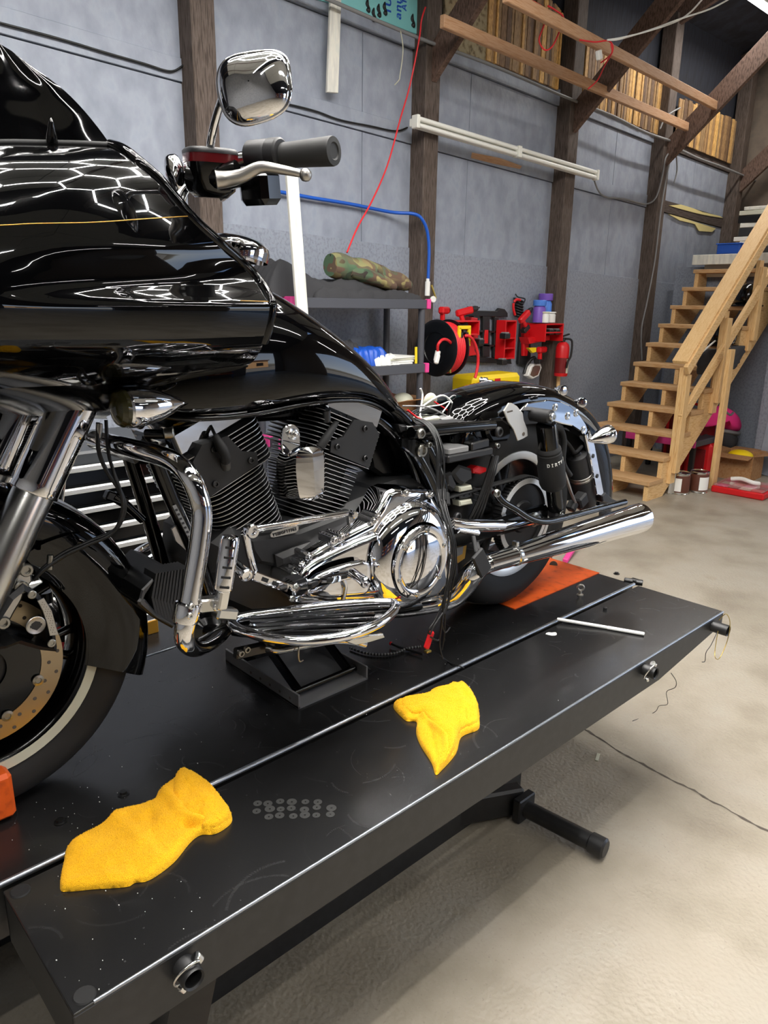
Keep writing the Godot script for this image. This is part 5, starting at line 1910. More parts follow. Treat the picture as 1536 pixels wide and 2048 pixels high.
	box(st, Vector3(xa + 0.05, y0 + 0.012, BZ + 0.085), Vector3(0.085, 0.018, 0.11), Basis.IDENTITY, 0.003)
	piece("fuse_block", st, M.grey_plastic, el)
	st = mb()
	box(st, Vector3(xa + 0.145, y0 + 0.016, BZ + 0.08), Vector3(0.08, 0.026, 0.12), Basis(Vector3(0, 0, 1), 0.06), 0.004)
	piece("control_module", st, M.dark_steel, el)
	for q in [[[905, 948], [921, 930], [946, 938], [947, 960], [928, 970], [918, 965]], [[893, 948], [905, 944], [916, 970], [908, 984], [895, 975]]]:
		st = mb()
		cut(st, q, 0.12, 0.06, 0.008)
		piece("relay", st, M.satin_black, el)
	st = mb()
	cut(st, [[948, 938], [957, 932], [975, 936], [973, 945], [962, 949], [949, 947]], 0.125, 0.03, 0.004)
	piece("red_fuse", st, M.red_plastic, el)
	for k in 3:
		st = mb()
		cut(st, [[919, 974 + k * 14], [944, 970 + k * 14], [947, 980 + k * 14], [921, 985 + k * 14]], 0.115, 0.03, 0.004)
		piece("wire_connector", st, M.stripe if k != 1 else M.black_plastic, el)
	for k in 4:
		wire("harness_cable", bikes([[986 + k * 3, 912, 0.135], [975 + k * 4, 950, 0.13 + 0.005 * k], [957 + k * 5, 1000, 0.125], [935 + k * 7, 1046, 0.11]]), 0.0055, M.cable, el, 6, 8)
	wire("harness_cable", bikes([[915, 920, 0.12], [950, 912, 0.13], [980, 909, 0.135], [991, 925, 0.135], [986, 960, 0.13]]), 0.004, M.cable, el)
	for k in 3:
		wire("harness_cable", bikes([[946, 975 + k * 12, 0.12], [962, 978 + k * 12, 0.125], [976, 960 + k * 12, 0.12]]), 0.0022, M.cable, el)

func bike_rear_wheel(m: Node3D) -> void:
	var c := B(REAR.x, REAR.y, 0)
	var w := Node3D.new()
	w.name = "rear_wheel"
	m.add_child(w)
	var st := mb()
	wheel_ring(st, c, [[0.208, -0.075], [0.225, -0.084], [0.255, -0.091], [0.29, -0.089], [0.312, -0.07], [0.322, -0.04], [0.326, 0.0], [0.322, 0.04], [0.312, 0.07], [0.29, 0.089], [0.255, 0.091], [0.225, 0.084], [0.208, 0.075]])
	piece("tire", st, M.tire_rubber, w)
	for i in 24:
		st = mb()
		var s := 1.0 if i % 2 == 0 else -1.0
		var pts := PackedVector3Array()
		for k in 7:
			var t := k / 6.0
			var a := TAU * i / 24.0 + t * 0.14
			var z := s * lerpf(0.005, 0.076, t)
			var r := 0.3266 - 0.022 * pow(absf(z) / 0.076, 2.4)
			pts.append(c + Vector3(cos(a) * r, sin(a) * r, z))
		tube(st, pts, 0.003, 5)
		piece("tread_groove", st, M.crack, w)
	st = mb()
	wheel_ring(st, c, [[0.21, -0.075], [0.196, -0.078], [0.18, -0.06], [0.175, 0.0], [0.18, 0.06], [0.196, 0.078], [0.21, 0.075], [0.19, 0.0], [0.21, -0.075]])
	piece("rim", st, M.satin_black, w)
	st = mb()
	wheel_ring(st, c, [[0.213, 0.078], [0.212, 0.081], [0.194, 0.081], [0.186, 0.077], [0.186, 0.07]])
	piece("rim_lip", st, M.machined, w)
	for i in 5:
		st = mb()
		var a := TAU * i / 5.0 + 0.3
		var d := Vector3(cos(a), sin(a), 0)
		for q in [-0.2, 0.2]:
			tube(st, PackedVector3Array([c + d * 0.05, c + d.rotated(Vector3(0, 0, 1), q) * 0.19]), [0.024, 0.018], 10)
		piece("spoke", st, M.satin_black, w)
	st = mb()
	wheel_ring(st, c, [[0, -0.09], [0.055, -0.09], [0.055, 0.09], [0, 0.09]], 28)
	piece("hub", st, M.satin_black, w)
	# belt pulley with teeth, belt to the gearbox
	var pz := 0.105
	st = mb()
	lathe(st, c + Vector3(0, 0, pz), Vector3(0, 0, 1), [[0.130, -0.016], [0.130, 0.014], [0.112, 0.0155], [0.108, 0.006], [0.055, 0.004], [0.05, 0.012], [0.0, 0.012]], 64, 25.0)
	var pul := piece("belt_pulley", st, M.satin_black, w)
	st = mb()
	lathe(st, c + Vector3(0, 0, pz), Vector3(0, 0, 1), [[0.1295, 0.013], [0.1295, 0.0158], [0.1125, 0.0165], [0.1125, 0.013]], 64, 25.0)
	piece("pulley_face", st, M.machined, pul)
	for i in 68:
		st = mb()
		var a := TAU * i / 68.0
		bar(st, c + Vector3(cos(a) * 0.131, sin(a) * 0.131, pz - 0.015), c + Vector3(cos(a) * 0.131, sin(a) * 0.131, pz + 0.014), 0.006, 0.005, Vector3(cos(a), sin(a), 0))
		piece("tooth", st, M.satin_black, pul)
	var sp := B(1.42, 0.40, pz)
	st = mb()
	var pts2 := PackedVector3Array()
	var rows := [PackedVector3Array(), PackedVector3Array(), PackedVector3Array(), PackedVector3Array()]
	for i in 49:
		var p: Vector3
		if i <= 24:
			var a := deg_to_rad(-92.0 + 180.0 * i / 24.0)
			p = c + Vector3(cos(a), sin(a), 0) * 0.135
		else:
			var a := deg_to_rad(88.0 + 184.0 * (i - 25) / 23.0)
			p = Vector3(sp.x, sp.y, c.z) + Vector3(cos(a), sin(a), 0) * 0.05
		var cc := c if i <= 24 else Vector3(sp.x, sp.y, c.z)
		var n := (p - cc).normalized() * 0.0025
		rows[0].append(p + n + Vector3(0, 0, pz + 0.013))
		rows[1].append(p + n + Vector3(0, 0, pz - 0.013))
		rows[2].append(p - n + Vector3(0, 0, pz - 0.013))
		rows[3].append(p - n + Vector3(0, 0, pz + 0.013))
	for r in rows: r.append(r[0])
	rows.append(rows[0])
	skin(st, rows, false)
	piece("drive_belt", st, M.rubber, m)
	st = mb()
	for i in 22:
		var p := (c + Vector3(cos(deg_to_rad(88)), sin(deg_to_rad(88)), 0) * 0.131).lerp(Vector3(sp.x, sp.y, c.z) + Vector3(0, 0.046, 0), i / 22.0) + Vector3(0, 0, pz)
		box(st, p, Vector3(0.007, 0.006, 0.026))
	piece("belt_teeth", st, M.rubber, m).set_meta("kind", "stuff")
	# swingarm, axle
	for s in [1.0, -1.0]:
		st = mb()
		bar(st, B(1.50, 0.335, s * 0.135), B(2.02, 0.33, s * 0.14), 0.035, 0.06, Vector3.UP, 0.01)
		piece("swingarm", st, M.gloss_black, m)
		st = mb()
		lathe(st, B(REAR.x, REAR.y, s * 0.155), Vector3(0, 0, s), [[0.024, 0], [0.024, 0.006], [0.016, 0.008], [0.016, 0.018], [0.009, 0.019], [0.008, 0.026], [0, 0.027]], 18)
		piece("axle_nut", st, M.bolt_steel, m)
	# belt guard over the top run
	st = mb()
	tube(st, bikes([[972, 975, 0.12], [985, 985, 0.13], [992, 995, 0.14]]), 0.012, 10)
	piece("belt_guard_mount", st, M.satin_black, m)

func bike_rear(m: Node3D) -> void:
	# rear fender
	var path := [[1.585, 0.60], [1.60, 0.66], [1.65, 0.705], [1.73, 0.733], [1.83, 0.75], [1.93, 0.756], [2.04, 0.747], [2.15, 0.722], [2.26, 0.682], [2.36, 0.625], [2.44, 0.55], [2.50, 0.45], [2.535, 0.34], [2.545, 0.24]]
	var crown := PackedVector3Array()
	for p in path: crown.append(Vector3(p[0], p[1], 0))
	crown = curve(crown, 4)
	var rings := []
	var prof := [[0.108, 0.125], [0.113, 0.09], [0.113, 0.055], [0.106, 0.03], [0.09, 0.014], [0.065, 0.005], [0.035, 0.001], [0.0, 0.0]]
	for i in crown.size():
		var t := (crown[mini(i + 1, crown.size() - 1)] - crown[maxi(i - 1, 0)]).normalized()
		var n := Vector3(-t.y, t.x, 0)
		var ring := PackedVector3Array()
		for p in prof: ring.append(B(crown[i].x, crown[i].y, p[0]) - n * p[1])
		for k in range(prof.size() - 2, -1, -1): ring.append(B(crown[i].x, crown[i].y, -prof[k][0]) - n * prof[k][1])
		rings.append(ring)
	var st := mb()
	skin(st, rings, false, true)
	var under := []
	for i in rings.size():
		var q := PackedVector3Array()
		var cc := B(crown[i].x, crown[i].y - 0.08, 0)
		for p in rings[i]: q.append(p + (cc - p).normalized() * 0.003)
		under.append(q)
	skin(st, under, false)
	skin(st, [rings[0], under[0]], false)
	skin(st, [rings[rings.size() - 1], under[rings.size() - 1]], false, true)
	piece("rear_fender", st, M.black_paint, m)
	# round seat fasteners on its crown
	for p in [[974, 783, 0.03], [920, 796, -0.03]]:
		st = mb()
		lathe(st, bike(p[0], p[1] + 8, p[2]) , Vector3(-0.25, 1, 0.1), [[0.024, -0.004], [0.024, 0.002], [0.018, 0.004], [0.008, 0.005], [0.008, 0.016], [0.005, 0.018], [0, 0.018]], 24)
		piece("seat_fastener", st, M.soft_chrome, m)
	for s in 2:
		var sgn := 1.0 if s == 0 else -1.0
		var z := BZ + sgn * 0.14
		var ev := func(list: Array, side: float) -> PackedVector2Array:
			var poly := PackedVector2Array()
			for p in list:
				var q := bike(p[0], p[1], side)
				poly.append(Vector2(q.x, q.y))
			return poly
		# chrome strut along the fender
		st = mb()
		plate(st, ev.call([[1040, 822], [1056, 806], [1097, 800], [1122, 803], [1140, 811], [1158, 827], [1172, 848], [1178, 866], [1172, 872], [1160, 862], [1145, 852], [1126, 848], [1108, 842], [1090, 830], [1072, 822]], 0.145), Vector3(0, 0, BZ + (0.135 if s == 0 else -0.145)), Vector3.RIGHT, Vector3.UP, 0.010, 0.003)
		var strut := piece("fender_strut", st, M.chrome, m)
		for p in [[1110, 815], [1135, 832], [1152, 826], [1166, 860]]:
			st = mb()
			var q := bike(p[0], p[1], 0.145)
			if s == 1: q = mirror_side(q)
			lathe(st, q, Vector3(0, 0, sgn), [[0.013, 0], [0.013, 0.002], [0.008, 0.003], [0.007, 0.001], [0, 0.001]], 16)
			piece("strut_bolt", st, M.soft_chrome, strut)
		# saddlebag guard down the back of the fender
		st = mb()
		plate(st, ev.call([[1170, 866], [1180, 858], [1190, 890], [1208, 985], [1204, 992], [1194, 990], [1182, 920]], 0.145), Vector3(0, 0, BZ + (0.133 if s == 0 else -0.145)), Vector3.RIGHT, Vector3.UP, 0.012, 0.003)
		piece("bag_bracket", st, M.chrome, m)
		for p in [[1186, 912], [1194, 952]]:
			st = mb()
			var q := bike(p[0], p[1], 0.145)
			if s == 1: q = mirror_side(q)
			lathe(st, q, Vector3(0, 0, sgn), [[0.008, 0], [0.008, 0.002], [0.004, 0.003], [0, 0.002]], 12)
			piece("bracket_screw", st, M.dark_steel, m)
		# docking knobs
		for p in [[1112, 778, 1136, 781], [1152, 803, 1174, 805]]:
			st = mb()
			var a := bike(p[0], p[1], 0.13)
			var b := bike(p[2] - 8, p[3], 0.17)
			if s == 1:
				a = mirror_side(a)
				b = mirror_side(b)
			var d := (b - a).normalized()
			var l := (b - a).length()
			lathe(st, a, d, [[0.007, 0], [0.007, l * 0.4], [0.014, l * 0.45], [0.015, l * 0.75], [0.012, l * 0.8], [0.012, l * 0.9], [0.016, l * 0.93], [0.016, l], [0.009, l + 0.002], [0, l]], 20)
			piece("docking_knob", st, M.chrome, m)
		# rear turn signal
		var c := bike(1203, 873, 0.16)
		if s == 1: c = mirror_side(c)
		var ax := Vector3(0.9, 0.18, 0.25 * sgn).normalized()
		st = mb()
		lathe(st, c - ax * 0.055, ax, [[0, 0], [0.006, 0.003], [0.017, 0.025], [0.027, 0.05], [0.032, 0.075], [0.033, 0.092], [0.030, 0.098], [0, 0.10]], 28)
		piece("rear_turn_signal", st, M.chrome, m)
		# air shock
		var sh := Node3D.new()
		sh.name = "air_shock"
		m.add_child(sh, true)
		var a0 := bike(1090, 832, 0.185)
		var a1 := bike(1113, 1026, 0.175)
		if s == 1:
			a0 = mirror_side(a0)
			a1 = mirror_side(a1)
		var ad := (a1 - a0).normalized()
		var L := (a1 - a0).length()
		st = mb()
		lathe(st, a0 + ad * 0.025, ad, [[0.0, 0], [0.03, 0.002], [0.032, 0.008], [0.032, L * 0.34]], 32)
		piece("upper_can", st, M.gloss_black, sh)
		st = mb()
		lathe(st, a0, ad, [[0.032, L * 0.30], [0.037, L * 0.32], [0.0385, L * 0.335], [0.0365, L * 0.35], [0.039, L * 0.36], [0.0395, L * 0.44], [0.0435, L * 0.48], [0.0435, L * 0.66], [0.039, L * 0.70], [0.030, L * 0.725]], 36)
		piece("air_bag", st, M.rubber, sh)
		st = mb()
		lathe(st, a0, ad, [[0.026, L * 0.70], [0.026, L * 0.95], [0.02, L * 0.97], [0.0, L * 0.97]], 28)
		piece("lower_tube", st, M.gloss_black, sh)
		st = mb()
		rod(st, a0 - Vector3(0, 0, 0.05 * sgn), a0 + Vector3(0, 0, 0.022 * sgn), 0.022, 20)
		piece("mounting_eye", st, M.satin_black, sh)
		st = mb()
		rod(st, a1 - Vector3(0, 0, 0.02 * sgn), a1 + Vector3(0, 0, 0.012 * sgn), 0.022, 20)
		piece("mounting_eye", st, M.satin_black, sh)
		st = mb()
		bolt(st, a0 + Vector3(0, 0, 0.022 * sgn), Vector3(0, 0, sgn), 0.014, 0.012)
		piece("eye_bolt", st, M.soft_chrome, sh)
		st = mb()
		bolt(st, a1 + Vector3(0, 0, 0.012 * sgn), Vector3(0, 0, sgn), 0.014, 0.012)
		piece("eye_bolt", st, M.soft_chrome, sh)
		# maker's word round the bag, letter by letter
		var word := "DIRTY AIR"
		var face := Vector3(-0.55, 0, 0.83 * sgn).normalized()
		for i in word.length():
			if word[i] == " ": continue
			var turn := (i - 1.8) * 0.30 * sgn
			var n := face.rotated(Vector3.UP, turn)
			var up := -ad
			var right := up.cross(n).normalized()
			n = right.cross(up).normalized()
			lettering(word[i], 0.0115, M.white_plastic, Transform3D(Basis(right, up, n), a0 + ad * L * 0.435 + n * 0.0398 - org), sh, "letter")
	# reservoir behind the shock
	st = mb()
	var r0 := bike(1152, 905, 0.09)
	var r1 := bike(1172, 1010, 0.09)
	var rl := (r1 - r0).length()
	lathe(st, r0, r1 - r0, [[0, 0], [0.015, 0], [0.018, 0.008], [0.036, 0.012], [0.04, 0.02], [0.04, rl * 0.45], [0.042, rl * 0.47], [0.042, rl * 0.9], [0.036, rl], [0, rl]], 32)
	piece("air_tank", st, M.satin_black, m)
	st = mb()
	lathe(st, r0.lerp(r1, 0.40), r1 - r0, [[0.04, 0], [0.0425, 0.001], [0.0425, 0.006], [0.0405, 0.007], [0.0405, 0.011], [0.0425, 0.012], [0.0425, 0.018], [0.04, 0.019]], 32)
	piece("tank_strap", st, M.brushed, m)
	st = mb()
	tube(st, curve(bikes([[1108, 855, 0.12], [1122, 860, 0.12], [1128, 885, 0.12], [1126, 925, 0.12], [1140, 950, 0.11]]), 5), 0.010, 10)
	tube(st, curve(bikes([[1120, 870, 0.10], [1138, 890, 0.10], [1150, 905, 0.10], [1163, 892, 0.10]]), 5), 0.007, 10)
	piece("shock_hose", st, M.rubber, m)
	st = mb()
	tube(st, curve(bikes([[1116, 928, 0.17], [1126, 940, 0.17], [1134, 960, 0.165], [1142, 985, 0.16], [1150, 1005, 0.155]]), 5), 0.0055, 10)
	piece("air_fitting", st, M.brushed, m)
	st = mb()
	box(st, bike(1160, 1000, 0.14), Vector3(0.05, 0.045, 0.04), Basis(Vector3(0, 0, 1), 0.5), 0.006)
	box(st, bike(1144, 1012, 0.145), Vector3(0.035, 0.03, 0.03), Basis(Vector3(0, 0, 1), 0.9), 0.005)
	piece("valve_block", st, M.black_plastic, m)
	st = mb()
	cut(st, [[1100, 850], [1130, 850], [1165, 875], [1180, 930], [1190, 985], [1160, 1005], [1135, 1000], [1120, 930]], 0.06, 0.03, 0.0)
	piece("inner_fender", st, M.rubber, m)
	# saddlebag rail and passenger peg
	for s in 2:
		st = mb()
		var pts := PackedVector3Array()
		for p in bikes([[990, 983, 0.20], [1004, 1002, 0.21], [1030, 1018, 0.215], [1058, 1036, 0.22], [1085, 1043, 0.22], [1115, 1039, 0.22], [1180, 1022, 0.22], [1250, 1004, 0.22]]): pts.append(p if s == 0 else mirror_side(p))
		tube(st, curve(pts, 5), 0.011, 14)
		piece("bag_rail", st, M.gloss_black, m)
	washer(m, "rail_bolt", bike(992, 986, 0.215), 0.012, M.bolt_steel)
	st = mb()
	tube(st, bikes([[902, 1046, 0.20], [925, 1050, 0.205], [970, 1051, 0.205], [1003, 1051, 0.20]]), [0.016, 0.017, 0.019, 0.018], 20)
	tube(st, bikes([[915, 1060, 0.215], [955, 1066, 0.215]]), 0.009, 14)
	piece("passenger_peg", st, M.chrome, m)
	st = mb()
	cut(st, [[1002, 1042], [1060, 1040], [1090, 1046], [1060, 1052], [1006, 1064]], 0.17, 0.02, 0.006)
	piece("swingarm_cover", st, M.chrome, m)
	# fender tip light bar
	st = mb()
	cut(st, [[1204, 992], [1212, 985], [1226, 998], [1240, 1004], [1228, 1010], [1206, 1004]], 0.15, 0.10, 0.004)
	piece("fender_tip", st, M.satin_black, m)

func bike_exhaust(m: Node3D) -> void:
	for s in 2:
		var e := Node3D.new()
		e.name = "exhaust"
		m.add_child(e, true)
		var fx := func(p: Vector3) -> Vector3: return p if s == 0 else mirror_side(p)
		var a: Vector3 = fx.call(bike(972, 1128, 0.235))
		var b: Vector3 = fx.call(bike(1281, 1035, 0.25))
		var d := (b - a).normalized()
		var L := (b - a).length()
		var st := mb()
		lathe(st, a, d, [[0.026, 0], [0.0275, 0.002], [0.029, 0.13], [0.031, 0.15], [0.038, 0.30], [0.045, 0.50], [0.050, 0.70], [0.052, L - 0.07], [0.0535, L - 0.06], [0.0535, L - 0.004], [0.050, L], [0.044, L - 0.002], [0.042, L - 0.05], [0.0, L - 0.06]], 48)
		piece("muffler", st, M.chrome, e)
		st = mb()
		lathe(st, a + d * 0.125, d, [[0.029, 0], [0.0325, 0.002], [0.0325, 0.014], [0.03, 0.016]], 36)
		box(st, a + d * 0.133 + Vector3(0, 0.037, 0), Vector3(0.012, 0.016, 0.02), Basis.IDENTITY, 0.002)
		piece("clamp", st, M.soft_chrome, e)
		st = mb()
		var pts := PackedVector3Array()
		for p in bikes([[980, 1126, 0.235], [962, 1132, 0.23], [946, 1146, 0.22], [930, 1168, 0.20], [905, 1192, 0.17], [870, 1202, 0.13], [800, 1212, 0.08], [700, 1215, 0.0]]): pts.append(fx.call(p))
		var pc := curve(pts, 5)
		var rr := []
		for i in pc.size(): rr.append(lerpf(0.0265, 0.034, minf(1.0, i / 12.0)))
		tube(st, pc, rr, 28)
		piece("header_pipe", st, M.chrome, e)
		st = mb()
		bar(st, fx.call(bike(953, 1105, 0.255)), fx.call(bike(972, 1146, 0.262)), 0.012, 0.05, Vector3(1, 0.4, 0), 0.004)
		bar(st, fx.call(bike(946, 1072, 0.22)), fx.call(bike(953, 1106, 0.25)), 0.01, 0.012, Vector3(1, 0.4, 0), 0.002)
		piece("hanger", st, M.satin_black, e)
	# box that shows between pipe and gearbox: the rear drive cover, warm metal with a cast number
	var st2 := mb()
	cut(st2, [[908, 1079], [938, 1072], [931, 1118], [908, 1134]], 0.13, 0.05, 0.004)
	var cov := piece("drive_cover", st2, M.gold, m)
	st2 = mb()
	cut(st2, [[913, 1090], [928, 1086], [925, 1108], [912, 1114]], 0.1315, 0.002)
	piece("cover_plate", st2, M.grey_plastic, cov)

func bike_wiring(m: Node3D) -> void:
	var w := Node3D.new()
	w.name = "loose_wiring"
	m.add_child(w)
	var rng := RandomNumberGenerator.new()
	rng.seed = 9
	# bundle that comes off the seat rail, down past the clutch cover to the deck
	for k in 6:
		var j := k * 3.0 - 7.5
		var ends := [[[878 + j, 1240, 0.30], [866 + j, 1258, 0.30], [858, 1268, 0.30]], [[888 + j, 1250, 0.30], [884 + j, 1290, 0.30], [886, 1318, 0.31]], [[882, 1250, 0.30], [878, 1280, 0.30], [861, 1274, 0.30]], [[890, 1230, 0.29], [889, 1270, 0.29], [884, 1300, 0.29]], [[876, 1240, 0.30], [868, 1252, 0.30], [860, 1270, 0.30]], [[884, 1240, 0.30], [890, 1265, 0.29], [900, 1255, 0.27]]][k] as Array
		var list := [[838 + j, 838, 0.10], [858 + j * 0.9, 850, 0.14], [872 + j * 0.8, 872, 0.17], [880 + j, 905, 0.18], [880 + j * 1.2, 950, 0.19], [882 + j * 0.7, 985, 0.20], [888 + j, 1015, 0.24], [901 + j * 0.7, 1060, 0.28], [907 + j * 0.6, 1095, 0.295], [905 + j * 0.6, 1130, 0.30], [897 + j * 0.7, 1175, 0.30], [890 + j, 1210, 0.30]]
		for e in ends: list.append(e)
		for q in range(3, list.size()): list[q][2] += 0.010 * ((k * 2) % 3)
		for q in range(4, list.size() - 3): list[q][0] += rng.randf_range(-3.0, 3.0)
		wire("cable", bikes(list), 0.0019 if k % 2 else 0.0024, M.cable, w, 5, 7)
	wire("cable", PackedVector3Array([bike(886, 1316, 0.31), on_deck(894, 1322, 0.01), on_deck(905, 1328, 0.005), on_deck(918, 1332, 0.01), on_deck(928, 1336, 0.004)]), 0.0022, M.cable, w)
	for q in [[878, 992], [886, 990], [893, 998]]:
		var st := mb()
		rod(st, bike(q[0], q[1] - 12, 0.21), bike(q[0] + 2, q[1] + 12, 0.225), 0.008, 10)
		piece("plug", st, M.rubber, w)
	# white and coloured wires curled on the seat pan
	var seat := 0.02
	wire("white_wire", bikes([[841, 777, seat], [845, 790, seat], [843, 810, 0.04], [840, 830, 0.06], [846, 842, 0.08]]), 0.0028, M.white_plastic, w, 6, 7)
	wire("white_wire", bikes([[846, 812, seat], [868, 797, seat], [886, 791, seat], [900, 800, seat], [907, 815, 0.03], [902, 830, 0.05], [888, 838, 0.06], [870, 842, 0.06]]), 0.0028, M.white_plastic, w, 6, 7)
	wire("white_wire", bikes([[830, 828, 0.05], [850, 815, 0.03], [880, 810, 0.03], [900, 803, 0.02], [885, 825, 0.05]]), 0.002, M.white_plastic, w, 6, 6)
	wire("grey_wire", bikes([[895, 800, 0.0], [908, 791, 0.0], [915, 800, 0.0], [917, 822, 0.02], [912, 832, 0.03], [898, 834, 0.05], [870, 820, 0.06], [845, 813, 0.06], [805, 812, 0.06]]), 0.0025, M.grey_plastic, w, 6, 6)
	wire("red_wire", bikes([[815, 820, 0.08], [830, 832, 0.09], [840, 838, 0.10], [852, 843, 0.10]]), 0.003, M.red_plastic, w, 6, 6)
	wire("red_wire", bikes([[868, 803, 0.02], [885, 814, 0.03], [905, 828, 0.03], [912, 835, 0.03]]), 0.0024, M.red_plastic, w, 6, 6)
	for k in 8:
		wire("cable", bikes([[800 + k * 4, 845 - k * 2, 0.06], [825 + k * 6, 822 + rng.randf_range(-6, 8), 0.05], [860 + k * 4, 826 + rng.randf_range(-8, 8), 0.03], [880 + k * 5, 838 + rng.randf_range(-6, 4), 0.02]]), 0.0024, M.cable, w, 5, 6)
	var st := mb()
	cut(st, [[848, 838], [878, 832], [886, 842], [884, 848], [856, 850]], 0.07, 0.05, 0.004)
	piece("wire_connector", st, M.stripe, w)
	st = mb()
	cut(st, [[884, 838], [908, 834], [912, 848], [886, 850]], 0.08, 0.05, 0.004)
	piece("wire_connector", st, M.grey_plastic, w)
	st = mb()
	dome(st, curve(bikes([[846, 806, 0.0], [852, 790, 0.0], [862, 788, 0.0], [872, 800, 0.0], [868, 812, 0.0], [852, 812, 0.0]]), 3, true), Vector3(0, 0.6, 0.8), 0.02)
	piece("crumpled_label", st, M.stripe, w)
	# seat pan
	st = mb()
	cut(st, [[800, 850], [880, 842], [985, 836], [985, 850], [880, 862], [805, 866]], 0.10, 0.20, 0.006)
	piece("seat_pan", st, M.satin_black, m)
	# red clip at the end of the bundle
	st = mb()
	var c0 := bike(852, 1298, 0.30)
	var c1 := bike(864, 1262, 0.30)
	bar(st, c0, c1, 0.012, 0.016, Vector3(1, 0, 0.4), 0.004)
	piece("red_clip", st, M.red_plastic, w)
	st = mb()
	bar(st, bike(851, 1304, 0.30), bike(860, 1301, 0.30), 0.012, 0.006, Vector3.UP, 0.001)
	piece("clip_contacts", st, M.brass, w)

func build_wall_things() -> void:
	org = Vector3.ZERO
	var rng := RandomNumberGenerator.new()
	rng.seed = 21
	# strips of old lath between the posts above the rail
	var bays := [[[976, -40], [1133, 30], [1116, 180], [972, 120], 17], [[1200, 88], [1335, 158], [1318, 272], [1164, 204], 26], [[1352, 192], [1474, 241], [1462, 328], [1350, 283], 18]]
	for b in bays.size():
		var q: Array = bays[b]
		var z := WZ + 0.04
		var bl := at_z(q[3][0], q[3][1], z)
		var br := at_z(q[2][0], q[2][1], z)
		var tl := at_z(q[0][0], q[0][1], z)
		var tr := at_z(q[1][0], q[1][1], z)
		if b == 0: tl = bl + Vector3(0, 0.75, 0); 
		var n: int = int(q[4] * 1.5)
		var t := thing("lath_screen", Vector3(bl.x, minf(bl.y, br.y), z), ["weathered golden lath strips nailed upright beside the pale plaster patch", "weathered golden lath strips behind two long boards", "weathered golden lath strips in the bay above the stairs"][b], "wood panel", "lath screens above the wall rail")
		var x := 0.0
		var wd := br.x - bl.x
		while x < wd - 0.005:
			var w := rng.randf_range(0.6, 1.5) * wd / n
			w = minf(w, wd - x)
			var st := mb()
			var k0 := x / wd
			var k1 := (x + w - 0.003) / wd
			var yb0 := lerpf(bl.y, br.y, k0)
			var yt0 := lerpf(tl.y, tr.y, k0) + rng.randf_range(-0.012, 0.012)
			var yb1 := lerpf(bl.y, br.y, k1)
			var yt1 := yt0 + (tr.y - tl.y) * (k1 - k0)
			plate(st, PackedVector2Array([Vector2(bl.x + x, yb0), Vector2(bl.x + x + w - 0.003, yb1), Vector2(bl.x + x + w - 0.003, yt1), Vector2(bl.x + x, yt0)]), Vector3(0, 0, z - 0.01), Vector3.RIGHT, Vector3.UP, 0.01 + rng.randf_range(0.0, 0.012), 0.002)
			piece("lath", st, M["slat_%d" % [0, 1, 2, 3, 4, 1, 5, 0, 2, 3][rng.randi() % 10]], t)
			x += w
	org = Vector3.ZERO
	# plaster patch and foam sheet in the bays
	var st := mb()
	wall_cut(st, [[890, 92], [972, 122], [976, 0], [1000, -40], [890, -60]], WZ + 0.035, 0.02, 0.002)
	tag(piece("plaster_patch", st, M.plaster), "stained pale plaster patch behind the sloping board", "panel")
	st = mb()
	wall_cut(st, [[600, -40], [600, -10], [690, 12], [838, 70], [840, -60]], WZ + 0.035, 0.025, 0.002)
	var foam := piece("foam_sheet", st, M.insulation)
	tag(foam, "turquoise foam insulation sheet with dark print, tucked under the roof", "insulation")
	var words := ["TUFF", "anurato", "ATE"]
	for i in 3:
		var px: float = [776, 797, 808][i]
		var p := at_z(px, [30, 34, 40][i], WZ + 0.0362)
		lettering(words[i], [0.06, 0.055, 0.045][i], M.blue_plastic, Transform3D(Basis(Vector3(0, 1, 0), Vector3(-1, 0, 0), Vector3(0, 0, 1)), p + Vector3(0, [0.10, 0.13, 0.11][i], 0)), foam)
	for i in 5:
		st = mb()
		var px: float = [736, 758, 770, 826, 748][i]
		var py: float = [12, 22, 18, 42, 30][i]
		var a := at_z(px, py - 14, WZ + 0.036)
		tube(st, curve(PackedVector3Array([a, at_z(px - 2, py - 4, WZ + 0.037), at_z(px + 1, py + 4, WZ + 0.037), at_z(px - 1, py + 12, WZ + 0.036)]), 3), [0.004, 0.008, 0.012, 0.014, 0.012, 0.010, 0.012, 0.016, 0.018, 0.012], 6)
		piece("printed_figure", st, M.satin_black, foam)
	# electrical conduit along the top rail
	var pipe := curve(walls([[560, -42, -4.08], [659, 0, -4.08], [835, 75, -4.08], [985, 131, -4.08], [1110, 185, -4.08], [1180, 214, -4.08], [1230, 234, -4.08], [1290, 264, -4.08], [1348, 284, -4.08]]), 6)
	st = mb()
	tube(st, pipe, 0.012, 10)
	tag(piece("conduit", st, M.grey_plastic), "thin grey conduit running along the top rail of the wall", "conduit")
	st = mb()
	tube(st, curve(walls([[1358, 298, -4.08], [1400, 318, -4.08], [1450, 336, -4.08], [1536, 372, -4.08]]), 5), 0.012, 10)
	tag(piece("conduit", st, M.grey_plastic), "grey conduit on the wall to the right of the junction box", "conduit")
	st = mb()
	var jb := at_z(1350, 293, -4.08)
	box(st, jb, Vector3(0.07, 0.11, 0.05), Basis.IDENTITY, 0.006)
	tag(piece("junction_box", st, M.grey_plastic), "small grey junction box on the wooden post", "junction box")
